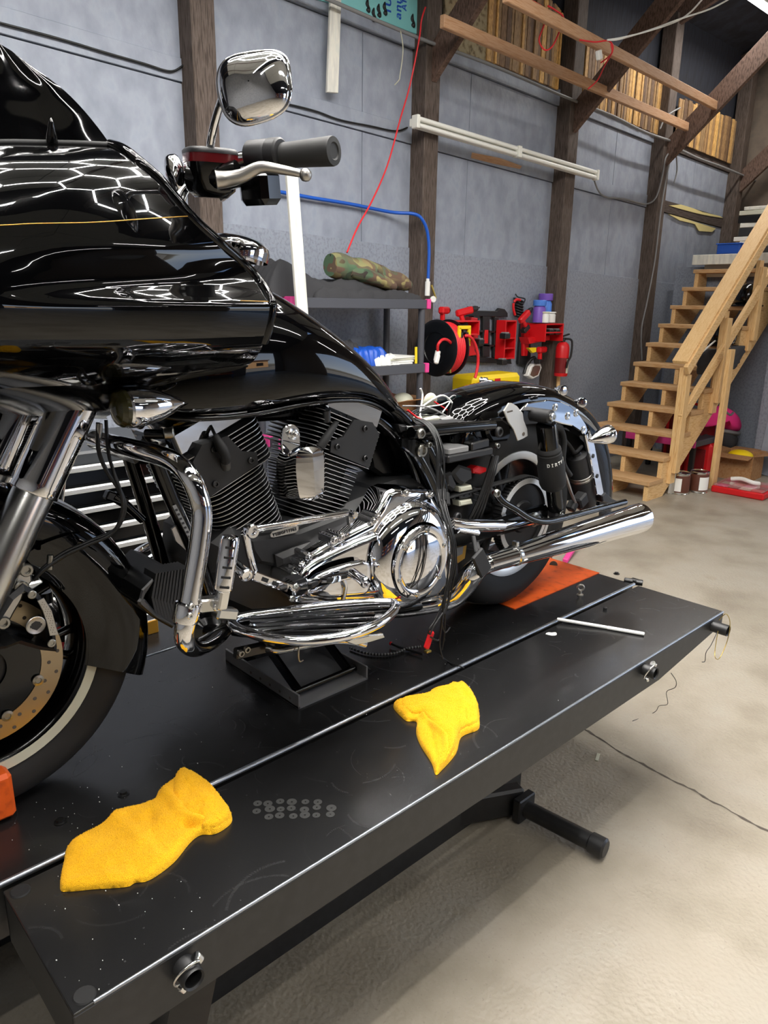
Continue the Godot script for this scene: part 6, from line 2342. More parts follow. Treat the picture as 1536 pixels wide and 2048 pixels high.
	for w in [[[1186, 352, -4.05], [1196, 380, -4.1], [1212, 394, -4.2], [1250, 398, -4.2], [1290, 408, -4.2], [1312, 395, -4.12], [1325, 350, -4.08], [1332, 315, -4.08], [1345, 300, -4.08]], [[1347, 300, -4.08], [1335, 345, -4.08], [1322, 420, -4.08], [1310, 520, -4.08], [1295, 600, -4.08], [1283, 660, -4.08], [1284, 720, -4.08]], [[1352, 302, -4.07], [1354, 340, -4.07], [1348, 366, -4.07]], [[1356, 290, -4.05], [1368, 285, -4.0], [1366, 268, -4.0], [1358, 262, -4.0]], [[1320, 258, -4.0], [1330, 236, -4.0], [1345, 224, -4.0], [1360, 216, -4.0]]]:
		var i := wire("cable", walls(w), 0.0085, M.grey_plastic)
		i.name = numbered("electric_cable")
		tag(i, ["grey cable sagging from the tube fixture to the junction box", "long grey cable hanging down the post behind the stairs", "short grey cable below the junction box", "looped grey cable beside the junction box", "thin grey cable crossing behind the brace"][[1186, 1347, 1352, 1356, 1320].find(w[0][0])], "cable")
	# fixture with two unlit tubes
	var fa := at_z(823, 245, -4.06)
	var fb := at_z(1186, 352, -4.06)
	var fx := thing("tube_fixture", fa, "long white double-tube light fixture, unlit, across two wooden posts", "light fixture")
	st = mb()
	bar(st, fa, fb, 0.05, 0.055, Vector3.UP, 0.006)
	piece("housing", st, M.white_paint, fx)
	for s in [0.024, -0.018]:
		for h in 2:
			st = mb()
			var a := fa.lerp(fb, 0.012 if h == 0 else 0.512) + Vector3(0, s, 0.042)
			var b := fa.lerp(fb, 0.488 if h == 0 else 0.99) + Vector3(0, s, 0.042)
			rod(st, a, b, 0.0155, 14)
			piece("tube", st, M.lamp_tube_off, fx)
	for k in [0.004, 0.5, 0.996]:
		st = mb()
		box(st, fa.lerp(fb, k) + Vector3(0, 0.002, 0.035), Vector3(0.03 if k != 0.5 else 0.045, 0.085, 0.06), Basis.IDENTITY, 0.004)
		piece("end_cap", st, M.white_paint, fx)
	org = Vector3.ZERO
	# boards nailed across the braces
	st = mb()
	bar(st, at_z(884, 42, -3.72), at_x(1374, 254, 7.72), 0.04, 0.075, Vector3.UP, 0.004)
	tag(piece("nailed_board", st, M.board_wood), "long orange-brown board nailed across the braces below the upper board", "board", "boards nailed across the braces")
	st = mb()
	var e1 := at_x(1432, 212, 7.78)
	var e0 := at_x(1010, -10, 3.95)
	bar(st, e0, e1, 0.04, 0.075, Vector3.UP, 0.004)
	tag(piece("nailed_board", st, M.board_wood), "upper long orange-brown board lying across the braces, red wire wound round it", "board", "boards nailed across the braces")
	# white sticks
	st = mb()
	wall_cut(st, [[662, -5], [683, 0], [677, 186], [655, 184]], WZ + 0.09, 0.02, 0.003)
	tag(piece("white_stick", st, M.white_wood), "short white wooden slat hanging from the wall rail", "slat")
	st = mb()
	var p0 := at_z(583, 350, -3.69)
	bar(st, p0, Vector3(at_z(612, 640, -3.66).x + 0.05, 0.0, -3.60), 0.022, 0.08, Vector3.RIGHT, 0.003)
	tag(piece("leaning_board", st, M.white_wood), "white wooden board leaning on the wall behind the handlebar", "board")
	# red wire, blue air line with shut-off valve
	tag(wire("red_wire", walls([[851, 14, -4.0], [843, 40, -4.05], [838, 80, -4.05], [820, 170, -4.1], [800, 240, -4.1], [775, 330, -4.08], [745, 400, -4.05], [715, 455, -4.0], [694, 505, -3.95]]), 0.006, M.hose_red), "thin red wire hanging from the roof to the camouflage roll", "wire")
	tag(wire("yellow_wire", walls([[801, 62, -4.06], [806, 100, -4.1], [800, 150, -4.14], [798, 160, -4.15], [789, 170, -4.18]]), 0.004, M.stripe), "thin yellowish wire dangling from the conduit", "wire")
	tag(wire("black_cable", walls([[0, 46], [120, 78], [220, 108], [290, 128], [330, 141], [350, 141], [370, 128]].map(func(p): return [p[0], p[1], WZ + 0.025])), 0.006, M.cable), "thin black cable stapled along the wall rail behind the windscreen", "cable")
	tag(wire("black_cable", walls([[570, 207], [630, 222], [680, 240], [740, 252], [790, 262], [815, 255]].map(func(p): return [p[0], p[1], WZ + 0.025])), 0.006, M.cable), "thin black cable stapled along the wall rail beside the mirror", "cable")
	st = mb()
	tube(st, curve(walls([[540, 380, -4.2], [620, 395, -4.2], [700, 408, -4.2], [780, 424, -4.18], [828, 428, -4.08], [845, 440, -4.05], [855, 465, -4.04], [858, 500, -4.04], [857, 540, -4.04], [856, 562, -4.04]]), 6), 0.012, 12)
	tag(piece("air_hose", st, M.blue_hose), "blue air hose running along the wall and down the post", "hose")
	var vc := at_z(855, 578, -4.04)
	var v := thing("air_valve", vc, "brass and white shut-off valve with yellow handle at the end of the blue hose", "valve")
	st = mb()
	rod(st, vc + Vector3(0, 0.055, 0), vc - Vector3(0, 0.05, 0), 0.02, 14)
	rod(st, vc + Vector3(0, 0.075, 0), vc + Vector3(0, 0.05, 0), 0.013, 12)
	piece("body", st, M.white_plastic, v)
	st = mb()
	bar(st, vc + Vector3(0.02, 0.03, 0.02), vc + Vector3(0.075, -0.07, 0.02), 0.012, 0.014, Vector3(1, 1, 0), 0.002)
	piece("handle", st, M.brass, v)
	st = mb()
	lathe(st, vc + Vector3(0.05, -0.075, 0.01), Vector3(-0.3, 0, 1), [[0, 0], [0.024, 0], [0.024, 0.012], [0.02, 0.016], [0, 0.015]], 20)
	piece("gauge", st, M.white_plastic, v)
	# red wires tangled over the boards, white cables to the ceiling, a spring clamp
	org = Vector3.ZERO
	for w in [[[1040, -10, -3.3], [1092, 20, -3.3], [1088, 50, -3.35], [1078, 80, -3.4], [1090, 100, -3.4], [1105, 92, -3.4], [1120, 60, -3.35], [1127, 35, -3.3], [1110, 20, -3.3], [1096, 12, -3.3]], [[1160, 80, -3.3], [1190, 84, -3.3], [1218, 82, -3.25], [1226, 100, -3.25], [1210, 130, -3.4], [1195, 160, -3.55], [1176, 178, -3.6]], [[1222, 88, -3.2], [1224, 105, -3.2], [1212, 118, -3.3], [1202, 125, -3.35]]]:
		var o := wire("red_wire", walls(w), 0.0055, M.hose_red)
		tag(o, ["thin red wire looped in the air behind the upper board", "thin red wire wound round the upper board and trailing to the lower one", "short red wire at the white plug under the upper board"][[1040, 1160, 1222].find(w[0][0])], "wire", "red wires over the boards")
	for w in [[[1214, 80, -3.25], [1240, 78, -3.2], [1300, 60, -3.1], [1360, 38, -2.9], [1420, 18, -2.8], [1462, -4, -2.7]], [[1214, 80, -3.25], [1240, 76, -3.2], [1290, 64, -3.1], [1350, 44, -2.95], [1380, 25, -2.85], [1405, -2, -2.75]]]:
		tag(wire("white_cable", walls(w), 0.006, M.white_plastic), ["straighter white cable stretched from the upper board to the roof", "white cable that bends up steeply to the roof from the upper board"][[1462, 1405].find(w[5][0])], "cable", "white roof cables")
	st = mb()
	box(st, at_z(1198, 110, -3.3), Vector3(0.05, 0.06, 0.03), Basis(Vector3(0, 0, 1), 0.4), 0.006)
	tag(piece("lamp_plug", st, M.white_plastic), "small white plug hanging from the upper board", "plug")
	# bare filler and rust patches left on the panels
	st = mb()
	wall_cut(st, [[1338, 411], [1362, 409], [1385, 416], [1405, 424], [1440, 432], [1446, 436], [1420, 432], [1395, 427], [1365, 419]], WZ + 0.018, 0.01)
	wall_cut(st, [[1337, 428], [1370, 437], [1400, 447], [1432, 457], [1424, 464], [1398, 462], [1390, 448], [1360, 441]], WZ + 0.018, 0.01)
	tag(piece("filler_patch", st, M.filler), "smears of yellowish filler along the bare rail above the stairs", "stain")
	st = mb()
	wall_cut(st, [[944, 305], [1000, 316], [1044, 332], [1040, 338], [990, 328], [942, 316]], WZ + 0.0135, 0.004)
	tag(piece("bare_patch", st, M.board_wood), "patch of bare brown wood on the painted wall rail", "stain")

func build_shelf() -> void:
	var z0 := -3.75
	var z1 := -4.17
	var x0 := 2.74
	var x1 := 3.93
	var base := Vector3((x0 + x1) * 0.5, 0, (z0 + z1) * 0.5)
	var s := thing("storage_rack", base, "dark grey plastic storage rack with pink corner caps against the wall", "shelf")
	var tops := [1.665, 1.222, 0.78, 0.34]
	for k in 4:
		var y: float = tops[k]
		var st := mb()
		box(st, Vector3(base.x, y - 0.006, base.z), Vector3(x1 - x0 - 0.02, 0.012, z0 - z1 - 0.02))
		box(st, Vector3(base.x, y - 0.032, z0 - 0.01), Vector3(x1 - x0, 0.064, 0.02), Basis.IDENTITY, 0.004)
		box(st, Vector3(base.x, y - 0.032, z1 + 0.01), Vector3(x1 - x0, 0.064, 0.02), Basis.IDENTITY, 0.004)
		for x in [x0 + 0.01, x1 - 0.01]: box(st, Vector3(x, y - 0.032, base.z), Vector3(0.02, 0.064, z0 - z1 - 0.04), Basis.IDENTITY, 0.004)
		piece("shelf_board", st, M.shelf_grey, s)
		for x in [x0, x1]:
			for z in [z0, z1]:
				st = mb()
				if x == x0: box(st, Vector3(x + 0.012, y - 0.03, z + (-0.075 if z == z0 else 0.075)), Vector3(0.035, 0.07, 0.17), Basis.IDENTITY, 0.004)
				else: box(st, Vector3(x + 0.005, y - 0.03, z - 0.005), Vector3(0.035, 0.068, 0.035), Basis.IDENTITY, 0.004)
				piece("corner_cap", st, M.pink, s)
	for x in [x0 + 0.03, x1 - 0.03]:
		for z in [z0 - 0.03, z1 + 0.03]:
			var st := mb()
			rod(st, Vector3(x, 0, z), Vector3(x, tops[0] - 0.02, z), 0.024, 14)
			piece("leg", st, M.shelf_grey, s)
	# folded black garments: soft slab with creases
	var top: float = tops[0]
	org = Vector3.ZERO
	var cloth := func(called: String, x_a: float, x_b: float, z_a: float, z_b: float, y: float, h: Callable, m: Material, sd: int) -> MeshInstance3D:
		var n := FastNoiseLite.new()
		n.seed = sd
		n.frequency = 3.2
		var rows := []
		var nx := 44
		var nz := 18
		for i in nx + 1:
			var r := PackedVector3Array()
			for j in nz + 1:
				var u := float(i) / nx
				var w := float(j) / nz
				var edge := minf(minf(u, 1 - u) * 9.0, minf(w, 1 - w) * 6.0)
				var rise := sqrt(clampf(edge, 0.0, 1.0))
				var xx := lerpf(x_a, x_b, u) + 0.02 * n.get_noise_2d(w * 3.0, 7.0 + u)
				var zz := lerpf(z_a, z_b, w) + 0.02 * n.get_noise_2d(u * 3.0, 3.0)
				var hh: float = h.call(u, w)
				r.append(Vector3(xx, y + rise * (hh + 0.022 * n.get_noise_2d(xx * 2.0, zz * 4.0) + 0.010 * n.get_noise_2d(xx * 7.0, zz * 7.0)), zz))
			rows.append(r)
		var st := mb()
		skin(st, rows, false)
		var ring := PackedVector3Array()
		for i in nx + 1: ring.append(rows[i][0])
		for j in range(1, nz + 1): ring.append(rows[nx][j])
		for i in range(nx - 1, -1, -1): ring.append(rows[i][nz])
		for j in range(nz - 1, 0, -1): ring.append(rows[0][j])
		cap(st, ring, true)
		return piece(called, st, m)
	var coat: MeshInstance3D = cloth.call("black_jacket", 2.62, 3.86, -3.80, -4.14, top + 0.001, func(u, w): return lerpf(0.24, 0.03, pow(u, 0.8)) * (0.8 + 0.2 * sin(u * 13.0)) + 0.01, M.black_cloth, 3)
	tag(coat, "crumpled black jacket lying flat on top of the rack", "jacket")
	var coat2: MeshInstance3D = cloth.call("black_jacket", 2.95, 3.90, -3.77, -4.0, top + 0.001, func(u, w): return 0.045 + 0.02 * (1.0 - u), M.black_cloth, 8)
	tag(coat2, "flat folded black garment along the front edge of the rack top", "jacket")
	# camouflage roll, a lumpy bolster lying across the garments
	var ca := at_z(660, 530, -3.93)
	var cb := at_z(818, 570, -3.93)
	var pts := PackedVector3Array()
	var rr := []
	for i in 25:
		var t := i / 24.0
		pts.append(ca.lerp(cb, t) + Vector3(0, 0.006 * sin(t * 17.0), 0))
		rr.append((0.02 + 0.088 * pow(sin(PI * clampf(0.12 + t * 0.80, 0.0, 1.0)), 0.55)) * lerpf(1.0, 0.62, t) + 0.005 * sin(t * 23.0))
	var st2 := mb()
	tube(st2, pts, rr, 20)
	tag(piece("camouflage_roll", st2, M.camouflage), "rolled camouflage poncho on top of the black jacket", "clothing")
	st2 = mb()
	tube(st2, curve(walls([[702, 545, -3.86], [735, 552, -3.85], [765, 562, -3.85], [790, 575, -3.86]]), 5), [0.02, 0.03, 0.036, 0.04, 0.042, 0.042, 0.043, 0.043, 0.042, 0.042, 0.041, 0.04, 0.038, 0.036, 0.032, 0.02], 14)
	tag(piece("camouflage_sleeve", st2, M.camouflage), "folded camouflage sleeve hanging over the front of the jacket", "clothing")
	# lower shelf: bagged blue goods, papers, a ruler; boxes below
	var low: float = tops[1]
	var b0: MeshInstance3D = cloth.call("blue_bag", 3.30, 3.62, -3.80, -4.02, low + 0.001, func(u, w): return 0.115, M.blue_plastic, 12)
	tag(b0, "crumpled blue plastic bag on the lower rack board", "bag")
	b0 = cloth.call("clear_bag", 3.48, 3.70, -3.78, -3.98, low + 0.001, func(u, w): return 0.065, M.white_plastic, 15)
	tag(b0, "crumpled white plastic bag beside the blue bag on the rack", "bag")
	b0 = cloth.call("dark_bag", 3.12, 3.42, -3.86, -4.1, low + 0.001, func(u, w): return 0.16, M.black_cloth, 17)
	tag(b0, "dark bag behind the blue bag on the rack", "bag")
	for k in 4:
		st2 = mb()
		box(st2, Vector3(3.70 + 0.012 * k, low + 0.008 + 0.014 * k, -3.88), Vector3(0.24, 0.012, 0.20), Basis(Vector3.UP, 0.08 * k - 0.1), 0.001)
		tag(piece("magazine", st2, [M.white_plastic, M.paper, M.stripe, M.paper][k]), ["thin white magazine at the bottom of the pile on the rack", "thin white magazine second from the bottom of the pile on the rack", "thin cream magazine third from the bottom of the pile on the rack", "thin white magazine on top of the pile on the rack"][k], "magazine", "magazines on the rack")
	st2 = mb()
	bar(st2, at_z(832, 727, -3.76), at_z(832, 694, -3.76), 0.006, 0.02, Vector3.RIGHT)
	tag(piece("yellow_ruler", st2, M.yellow_plastic), "yellow stick standing at the right end of the lower rack board", "ruler")
	for k in 2:
		var c := Vector3([3.55, 3.86][k], tops[2] + 0.085, -3.95)
		var bx := thing("cardboard_box", Vector3(c.x, tops[2], c.z), ["closed brown cardboard box on the third board of the rack", "open brown cardboard box with paper in it, at the right of the rack"][k], "box")
		open_box(bx, c, Vector3(0.30, 0.17, 0.26), k == 1)
	org = Vector3.ZERO
	st2 = mb()
	dome(st2, ring_at(Vector3(3.88, tops[2] + 0.16, -3.93), Vector3.UP, 0.08, 12), Vector3.UP, 0.06)
	tag(piece("crumpled_paper", st2, M.stripe), "crumpled pale paper sticking out of the open box on the rack", "paper")
func open_box(parent: Node3D, c: Vector3, s: Vector3, open: bool, yaw := 0.0) -> void:
	var b := Basis(Vector3.UP, yaw)
	var h := s * 0.5
	var st := mb()
	for q in [[Vector3(0, 0, h.z), Vector3(s.x, s.y, 0.006)], [Vector3(0, 0, -h.z), Vector3(s.x, s.y, 0.006)], [Vector3(h.x, 0, 0), Vector3(0.006, s.y, s.z)], [Vector3(-h.x, 0, 0), Vector3(0.006, s.y, s.z)], [Vector3(0, -h.y + 0.003, 0), Vector3(s.x, 0.006, s.z)]]:
		box(st, c + b * q[0], q[1], b)
	piece("carton", st, M.cardboard, parent)
	for k in 4:
		st = mb()
		var out: Vector3 = [Vector3(0, 0, 1), Vector3(0, 0, -1), Vector3(1, 0, 0), Vector3(-1, 0, 0)][k]
		var e := h.z if k < 2 else h.x
		var w := s.x if k < 2 else s.z
		var dirn := (out + Vector3(0, 0.25 - 0.4 * k * 0.3, 0)).normalized() if open else (-out + Vector3(0, 0.02, 0)).normalized()
		var root := c + b * (out * e + Vector3(0, h.y, 0))
		bar(st, root, root + b * dirn * (s.z * 0.45), w, 0.004, b * Vector3.UP)
		piece("flap", st, M.cardboard, parent)

func build_tool_wall() -> void:
	# hose reel on the post
	var axis := Vector3(1, 0, 0)
	var rc := at_z(884, 696, -3.88)
	var R := 0.21
	var r := thing("hose_reel", rc, "black hose reel wound with red air hose, on the wooden post", "hose reel")
	var st := mb()
	lathe(st, rc - axis * 0.075, axis, [[0, 0.02], [R * 0.5, 0.02], [R * 0.56, 0.0], [R * 0.9, 0.0], [R, 0.008], [R, 0.014], [R * 0.9, 0.010], [R * 0.3, 0.03], [0.0, 0.03]], 48, 25.0)
	piece("flange", st, M.reel_black, r)
	st = mb()
	lathe(st, rc + axis * 0.065, axis, [[0, 0], [R * 0.9, 0], [R, 0.0], [R, 0.008], [R * 0.9, 0.012], [0, 0.012]], 48, 25.0)
	piece("flange", st, M.reel_black, r)
	st = mb()
	rod(st, rc - axis * 0.07, rc + axis * 0.07, R * 0.55, 32)
	piece("drum", st, M.reel_black, r)
	st = mb()
	for layer in 3:
		for k in 6:
			hoop(st, rc + axis * (-0.045 + 0.019 * k), axis, R * (0.72 + 0.075 * layer), 0.0098, 40, 8)
	piece("wound_hose", st, M.hose_red, r)
	for p in [Vector2(0.12, 0.0), Vector2(-0.1, 0.08), Vector2(-0.08, -0.1), Vector2(0.05, -0.13), Vector2(0.03, 0.13)]:
		st = mb()
		bolt(st, rc + Vector3(-0.06, p.y, p.x), Vector3(-1, 0, 0), 0.006, 0.004)
		piece("flange_screw", st, M.bolt_steel, r)
	st = mb()
	tube(st, curve(walls([[876, 708, -3.74], [876, 690, -3.70], [886, 679, -3.70], [899, 683, -3.72], [907, 700, -3.76], [903, 724, -3.80]]), 6), 0.0105, 12)
	piece("hose_loop", st, M.hose_red, r)
	st = mb()
	rod(st, at_z(872, 722, -3.73), at_z(876, 702, -3.73), 0.02, 14)
	box(st, at_z(874, 718, -3.72), Vector3(0.035, 0.07, 0.03), Basis(Vector3(0, 0, 1), -0.3), 0.008)
	piece("swivel_fitting", st, M.white_plastic, r)
	st = mb()
	rod(st, at_z(899, 728, -3.78), at_z(900, 746, -3.78), 0.012, 12)
	piece("brass_end", st, M.brass, r)
	st = mb()
	tube(st, walls([[886, 668, -3.86], [930, 668, -3.73]]), 0.011, 12)
	bar(st, at_z(852, 665, -4.06), at_z(852, 730, -4.06), 0.05, 0.02, Vector3.RIGHT)
	bar(st, at_z(870, 697, -4.06), rc + axis * 0.08, 0.04, 0.03)
	piece("arm", st, M.reel_black, r)
	var gc := at_z(928, 672, -3.72)
	st = mb()
	for q in [[Vector3(0, 0.062, 0), Vector3(0.135, 0.026, 0.02)], [Vector3(0, -0.062, 0), Vector3(0.135, 0.026, 0.02)], [Vector3(-0.055, 0, 0), Vector3(0.026, 0.12, 0.02)], [Vector3(0.055, 0, 0), Vector3(0.026, 0.12, 0.02)]]:
		box(st, gc + q[0], q[1], Basis.IDENTITY, 0.003)
	piece("hose_guide", st, M.yellow_plastic, r)
	st = mb()
	for k in 4:
		var o: Vector3 = [Vector3(0.03, 0, 0), Vector3(-0.03, 0, 0), Vector3(0, 0.03, 0), Vector3(0, -0.03, 0)][k]
		rod(st, gc + o - Vector3(0.012 if k > 1 else 0.0, 0.02 if k < 2 else 0.0, 0) * 1.3, gc + o + Vector3(0.012 if k > 1 else 0.0, 0.02 if k < 2 else 0.0, 0) * 1.3, 0.014, 10)
	piece("guide_rollers", st, M.black_plastic, r)
	st = mb()
	tube(st, curve(walls([[930, 672, -3.70], [938, 672, -3.68], [948, 684, -3.69], [955, 705, -3.70], [956, 725, -3.71], [953, 745, -3.71], [950, 756, -3.71]]), 6), 0.0115, 12)
	piece("hanging_hose", st, M.hose_red, r)
	# tool rail boards: black slotted plates
	var zb := WZ + 0.035
	var bd := thing("mounting_rail", at_z(985, 670, zb), "black slotted mounting plate screwed to the wall between two red holders", "tool rack")
	st = mb()
	wall_cut(st, [[932, 622], [940, 613], [950, 613], [956, 621], [995, 622], [1000, 616], [1010, 618], [1016, 626], [1016, 634], [930, 632]], zb + 0.02, 0.03, 0.004)
	wall_cut(st, [[928, 712], [1022, 718], [1024, 728], [930, 724]], zb + 0.02, 0.03, 0.004)
	wall_cut(st, [[967, 632], [980, 633], [980, 714], [966, 713]], zb + 0.02, 0.03, 0.004)
	wall_cut(st, [[948, 630], [958, 631], [956, 714], [946, 713]], zb + 0.02, 0.03, 0.003)
	wall_cut(st, [[990, 634], [998, 634], [996, 716], [988, 715]], zb + 0.02, 0.03, 0.003)
	wall_cut(st, [[948, 660], [996, 662], [996, 666], [948, 664]], zb + 0.02, 0.03, 0.002)
	wall_cut(st, [[948, 688], [994, 690], [994, 694], [948, 692]], zb + 0.02, 0.03, 0.002)
	piece("frame", st, M.black_plastic, bd)
	st = mb()
	wall_cut(st, [[970, 660], [977, 660], [976, 687], [968, 687]], zb + 0.024, 0.004, 0.001)
	piece("red_badge", st, M.tool_red, bd)
	# red bins hung on it
	var bin := func(called: String, label: String, px0: float, px1: float, py0: float, py1: float, depth: float, shelves: Array) -> Node3D:
		var a := at_z(px0, py0, zb)
		var b := at_z(px1, py1, zb)
		var t := thing(called, Vector3((a.x + b.x) * 0.5, b.y, zb), label, "tool holder", "red tool holders on the wall")
		var st3 := mb()
		var zc := zb + depth * 0.5 + 0.02
		box(st3, Vector3(a.x + 0.006, (a.y + b.y) * 0.5, zc), Vector3(0.012, a.y - b.y, depth), Basis.IDENTITY, 0.002)
		box(st3, Vector3(b.x - 0.006, (a.y + b.y) * 0.5, zc), Vector3(0.012, a.y - b.y, depth), Basis.IDENTITY, 0.002)
		box(st3, Vector3((a.x + b.x) * 0.5, (a.y + b.y) * 0.5, zb + 0.024), Vector3(b.x - a.x, a.y - b.y, 0.008))
		piece("body", st3, M.tool_red, t)
		for k in shelves:
			st3 = mb()
			box(st3, Vector3((a.x + b.x) * 0.5, lerpf(a.y, b.y, k), zc), Vector3(b.x - a.x - 0.004, 0.012, depth - 0.004), Basis.IDENTITY, 0.002)
			piece("ledge", st3, M.tool_red, t)
		return t
	var h1: Node3D = bin.call("tool_holder", "red tool holder box behind the hose reel, drills lying on top", 862, 918, 640, 668, 0.20, [0.05, 0.95])
	st = mb()
	wall_cut(st, [[944, 634], [956, 636], [957, 680], [950, 700], [955, 710], [940, 712], [938, 690], [948, 672], [942, 655]], zb + 0.10, 0.07, 0.006)
	piece("tool_hook", st, M.tool_red, h1)
	bin.call("tool_holder", "tall red open-fronted tool holder with three compartments", 990, 1008, 640, 716, 0.10, [0.02, 0.46, 0.72, 0.98])
	org = Vector3.ZERO
	# cordless tools lying on the first holder and hanging elsewhere
	drill(at_z(888, 626, zb + 0.13), Basis(Vector3.UP, 0.4), "red and black cordless drill with battery up, left on the first holder")
	drill(at_z(930, 628, zb + 0.12), Basis(Vector3.UP, -0.5) * Basis(Vector3(0, 0, 1), 0.25), "red cordless grinder lying on the first holder")
	battery(at_z(1010, 672, zb + 0.17), "grey battery clipped to the middle of the tall red holder")
	battery(at_z(1004, 724, zb + 0.12), "grey battery clipped under the tall red holder")
	battery(at_z(958, 684, zb + 0.12), "grey battery clipped beside the black mounting plate")
	# third holder, between the plate and the extinguisher
	var pl := thing("mounting_rail", at_z(1046, 690, zb), "black mounting plate behind the red charger holder", "tool rack")
	st = mb()
	wall_cut(st, [[1044, 648], [1062, 648], [1062, 728], [1052, 730], [1038, 729], [1038, 722]], zb + 0.02, 0.03, 0.004)
	piece("frame", st, M.black_plastic, pl)
	var h3: Node3D = bin.call("tool_holder", "red charger holder hung beside the fire extinguisher, bottles on top", 1050, 1084, 646, 680, 0.21, [0.04, 0.5])
	st = mb()
	wall_cut(st, [[1048, 648], [1058, 645], [1058, 690], [1055, 712], [1048, 712]], zb + 0.05, 0.04, 0.004)
	wall_cut(st, [[1056, 675], [1100, 671], [1100, 680], [1060, 688]], zb + 0.12, 0.1, 0.004)
	piece("arm", st, M.tool_red, h3)
	for k in 2:
		battery(at_z(1098 + k * 13, 664, zb + 0.19), ["grey battery in the left bay of the charger holder", "grey battery in the right bay of the charger holder"][k])
	drill(at_z(1083, 704, zb + 0.13), Basis(Vector3.UP, 0.2), "red cordless driver hanging upside down under the charger holder")
	drill(at_z(1050, 637, zb + 0.10), Basis(Vector3(0, 0, 1), 0.6), "red cordless tool hung beside the charger holder")
	org = Vector3.ZERO
	st = mb()
	wall_cut(st, [[1057, 696], [1073, 695], [1073, 704], [1066, 706]], zb + 0.14, 0.03, 0.003)
	tag(piece("yellow_tag", st, M.yellow_plastic), "yellow plastic tip on the tool below the charger holder", "tag")
	# coiled red and black tool lead above it
	st = mb()
	for k in 7: hoop(st, at_z(1037, 600 + 5.5 * k, zb + 0.03), Vector3(0.3, 1, 0.2), 0.042, 0.008, 16, 6)
	tube(st, curve(walls([[1031, 588, zb], [1036, 594, zb + 0.02], [1050, 598, zb + 0.03], [1046, 608, zb + 0.03]]), 4), 0.006, 8)
	tag(piece("coiled_lead", st, M.black_plastic), "black coiled lead hanging above the charger holder", "cable")
	st = mb()
	tube(st, curve(walls([[1028, 604, zb + 0.06], [1033, 599, zb + 0.07], [1040, 600, zb + 0.07]]), 4), 0.012, 10)
	tube(st, curve(walls([[1027, 606, zb + 0.06], [1027, 618, zb + 0.06], [1030, 630, zb + 0.06]]), 4), 0.011, 10)
	tag(piece("red_cuff", st, M.tool_red), "red cuff round the coiled lead", "cable")
	# work lamp head hanging below
	var wl := thing("work_light", at_z(1070, 735, zb + 0.08), "octagonal work lamp head hanging below the charger holder", "lamp")
	st = mb()
	wall_cut(st, [[1062, 733], [1068, 728], [1082, 728], [1084, 735], [1078, 752], [1066, 758], [1056, 752]], zb + 0.10, 0.05, 0.006)
	piece("head", st, M.white_plastic, wl)
	st = mb()
	wall_cut(st, [[1065, 735], [1070, 731], [1080, 732], [1081, 737], [1076, 750], [1067, 754], [1060, 750]], zb + 0.102, 0.004, 0.001)
	piece("reflector", st, M.brushed, wl)
	st = mb()
	tube(st, curve(walls([[1072, 728, zb + 0.07], [1068, 715, zb + 0.07], [1055, 728, zb + 0.05], [1048, 748, zb + 0.05]]), 5), 0.016, 10)
	piece("handle", st, M.black_plastic, wl)
	# bottles on the third holder
	var ty := at_z(1080, 645, zb).y + 0.006
	var bottle := func(px: float, zz: float, rad: float, hh: float, m: Material, cap_m: Material, cap_h: float, label: String) -> void:
		var c := at_z(px, 645, zz)
		c.y = ty
		var t := thing("bottle", c, label, "bottle")
		var st3 := mb()
		lathe(st3, c, Vector3.UP, [[0, 0], [rad, 0], [rad, hh * 0.8], [rad * 0.8, hh * 0.95], [rad * 0.7, hh], [0, hh]], 24)
		piece("body", st3, m, t)
		st3 = mb()
		lathe(st3, c + Vector3(0, hh * 0.96, 0), Vector3.UP, [[0, 0], [rad * 1.05, 0], [rad * 1.08, 0.004], [rad * 1.08, cap_h - 0.004], [rad * 1.0, cap_h], [0, cap_h]], 24)
		piece("lid", st3, cap_m, t)
	bottle.call(1077, zb + 0.13, 0.055, 0.15, M.purple, M.light_blue, 0.05, "purple bottle with a blue lid on the charger holder")
	bottle.call(1088, zb + 0.07, 0.06, 0.20, M.light_blue, M.purple, 0.06, "blue bottle with a wide purple lid on the charger holder")
	bottle.call(1098, zb + 0.15, 0.055, 0.085, M.white_plastic, M.white_plastic, 0.012, "squat white tub on the charger holder")
	bottle.call(1090, zb + 0.19, 0.034, 0.085, M.white_plastic, M.stripe, 0.014, "small cream bottle on the charger holder")
	# fire extinguisher on the right side of the post
	var ec := at_z(1121, 752, -4.0)
	var e := thing("fire_extinguisher", ec, "red fire extinguisher with black hose, hung on the wooden post", "fire extinguisher")
	var top := at_z(1124, 684, -4.0)
	var hgt := top.y - ec.y
	st = mb()
	lathe(st, ec, Vector3.UP, [[0, 0], [0.058, 0], [0.062, 0.008], [0.062, hgt - 0.05], [0.052, hgt - 0.02], [0.03, hgt], [0, hgt]], 28)
	piece("cylinder", st, M.tool_red, e)
	st = mb()
	lathe(st, ec + Vector3(0, 0.03, 0), Vector3.UP, [[0.0626, 0], [0.0628, 0.14], [0.0626, 0.14]], 28)
	piece("label_band", st, M.dark_red, e)
	st = mb()
	var arc := []
	for k in 2:
		var rr := PackedVector3Array()
		for i in 9:
			var a := -0.2 + 1.1 * i / 8.0
			rr.append(ec + Vector3(sin(a) * 0.0635, 0.03 + 0.13 * k, cos(a) * 0.0635))
		arc.append(rr)
	skin(st, arc, false, true)
	piece("label", st, M.stripe, e)
	st = mb()
	rod(st, ec + Vector3(0, hgt, 0), ec + Vector3(0, hgt + 0.04, 0), 0.02, 14)
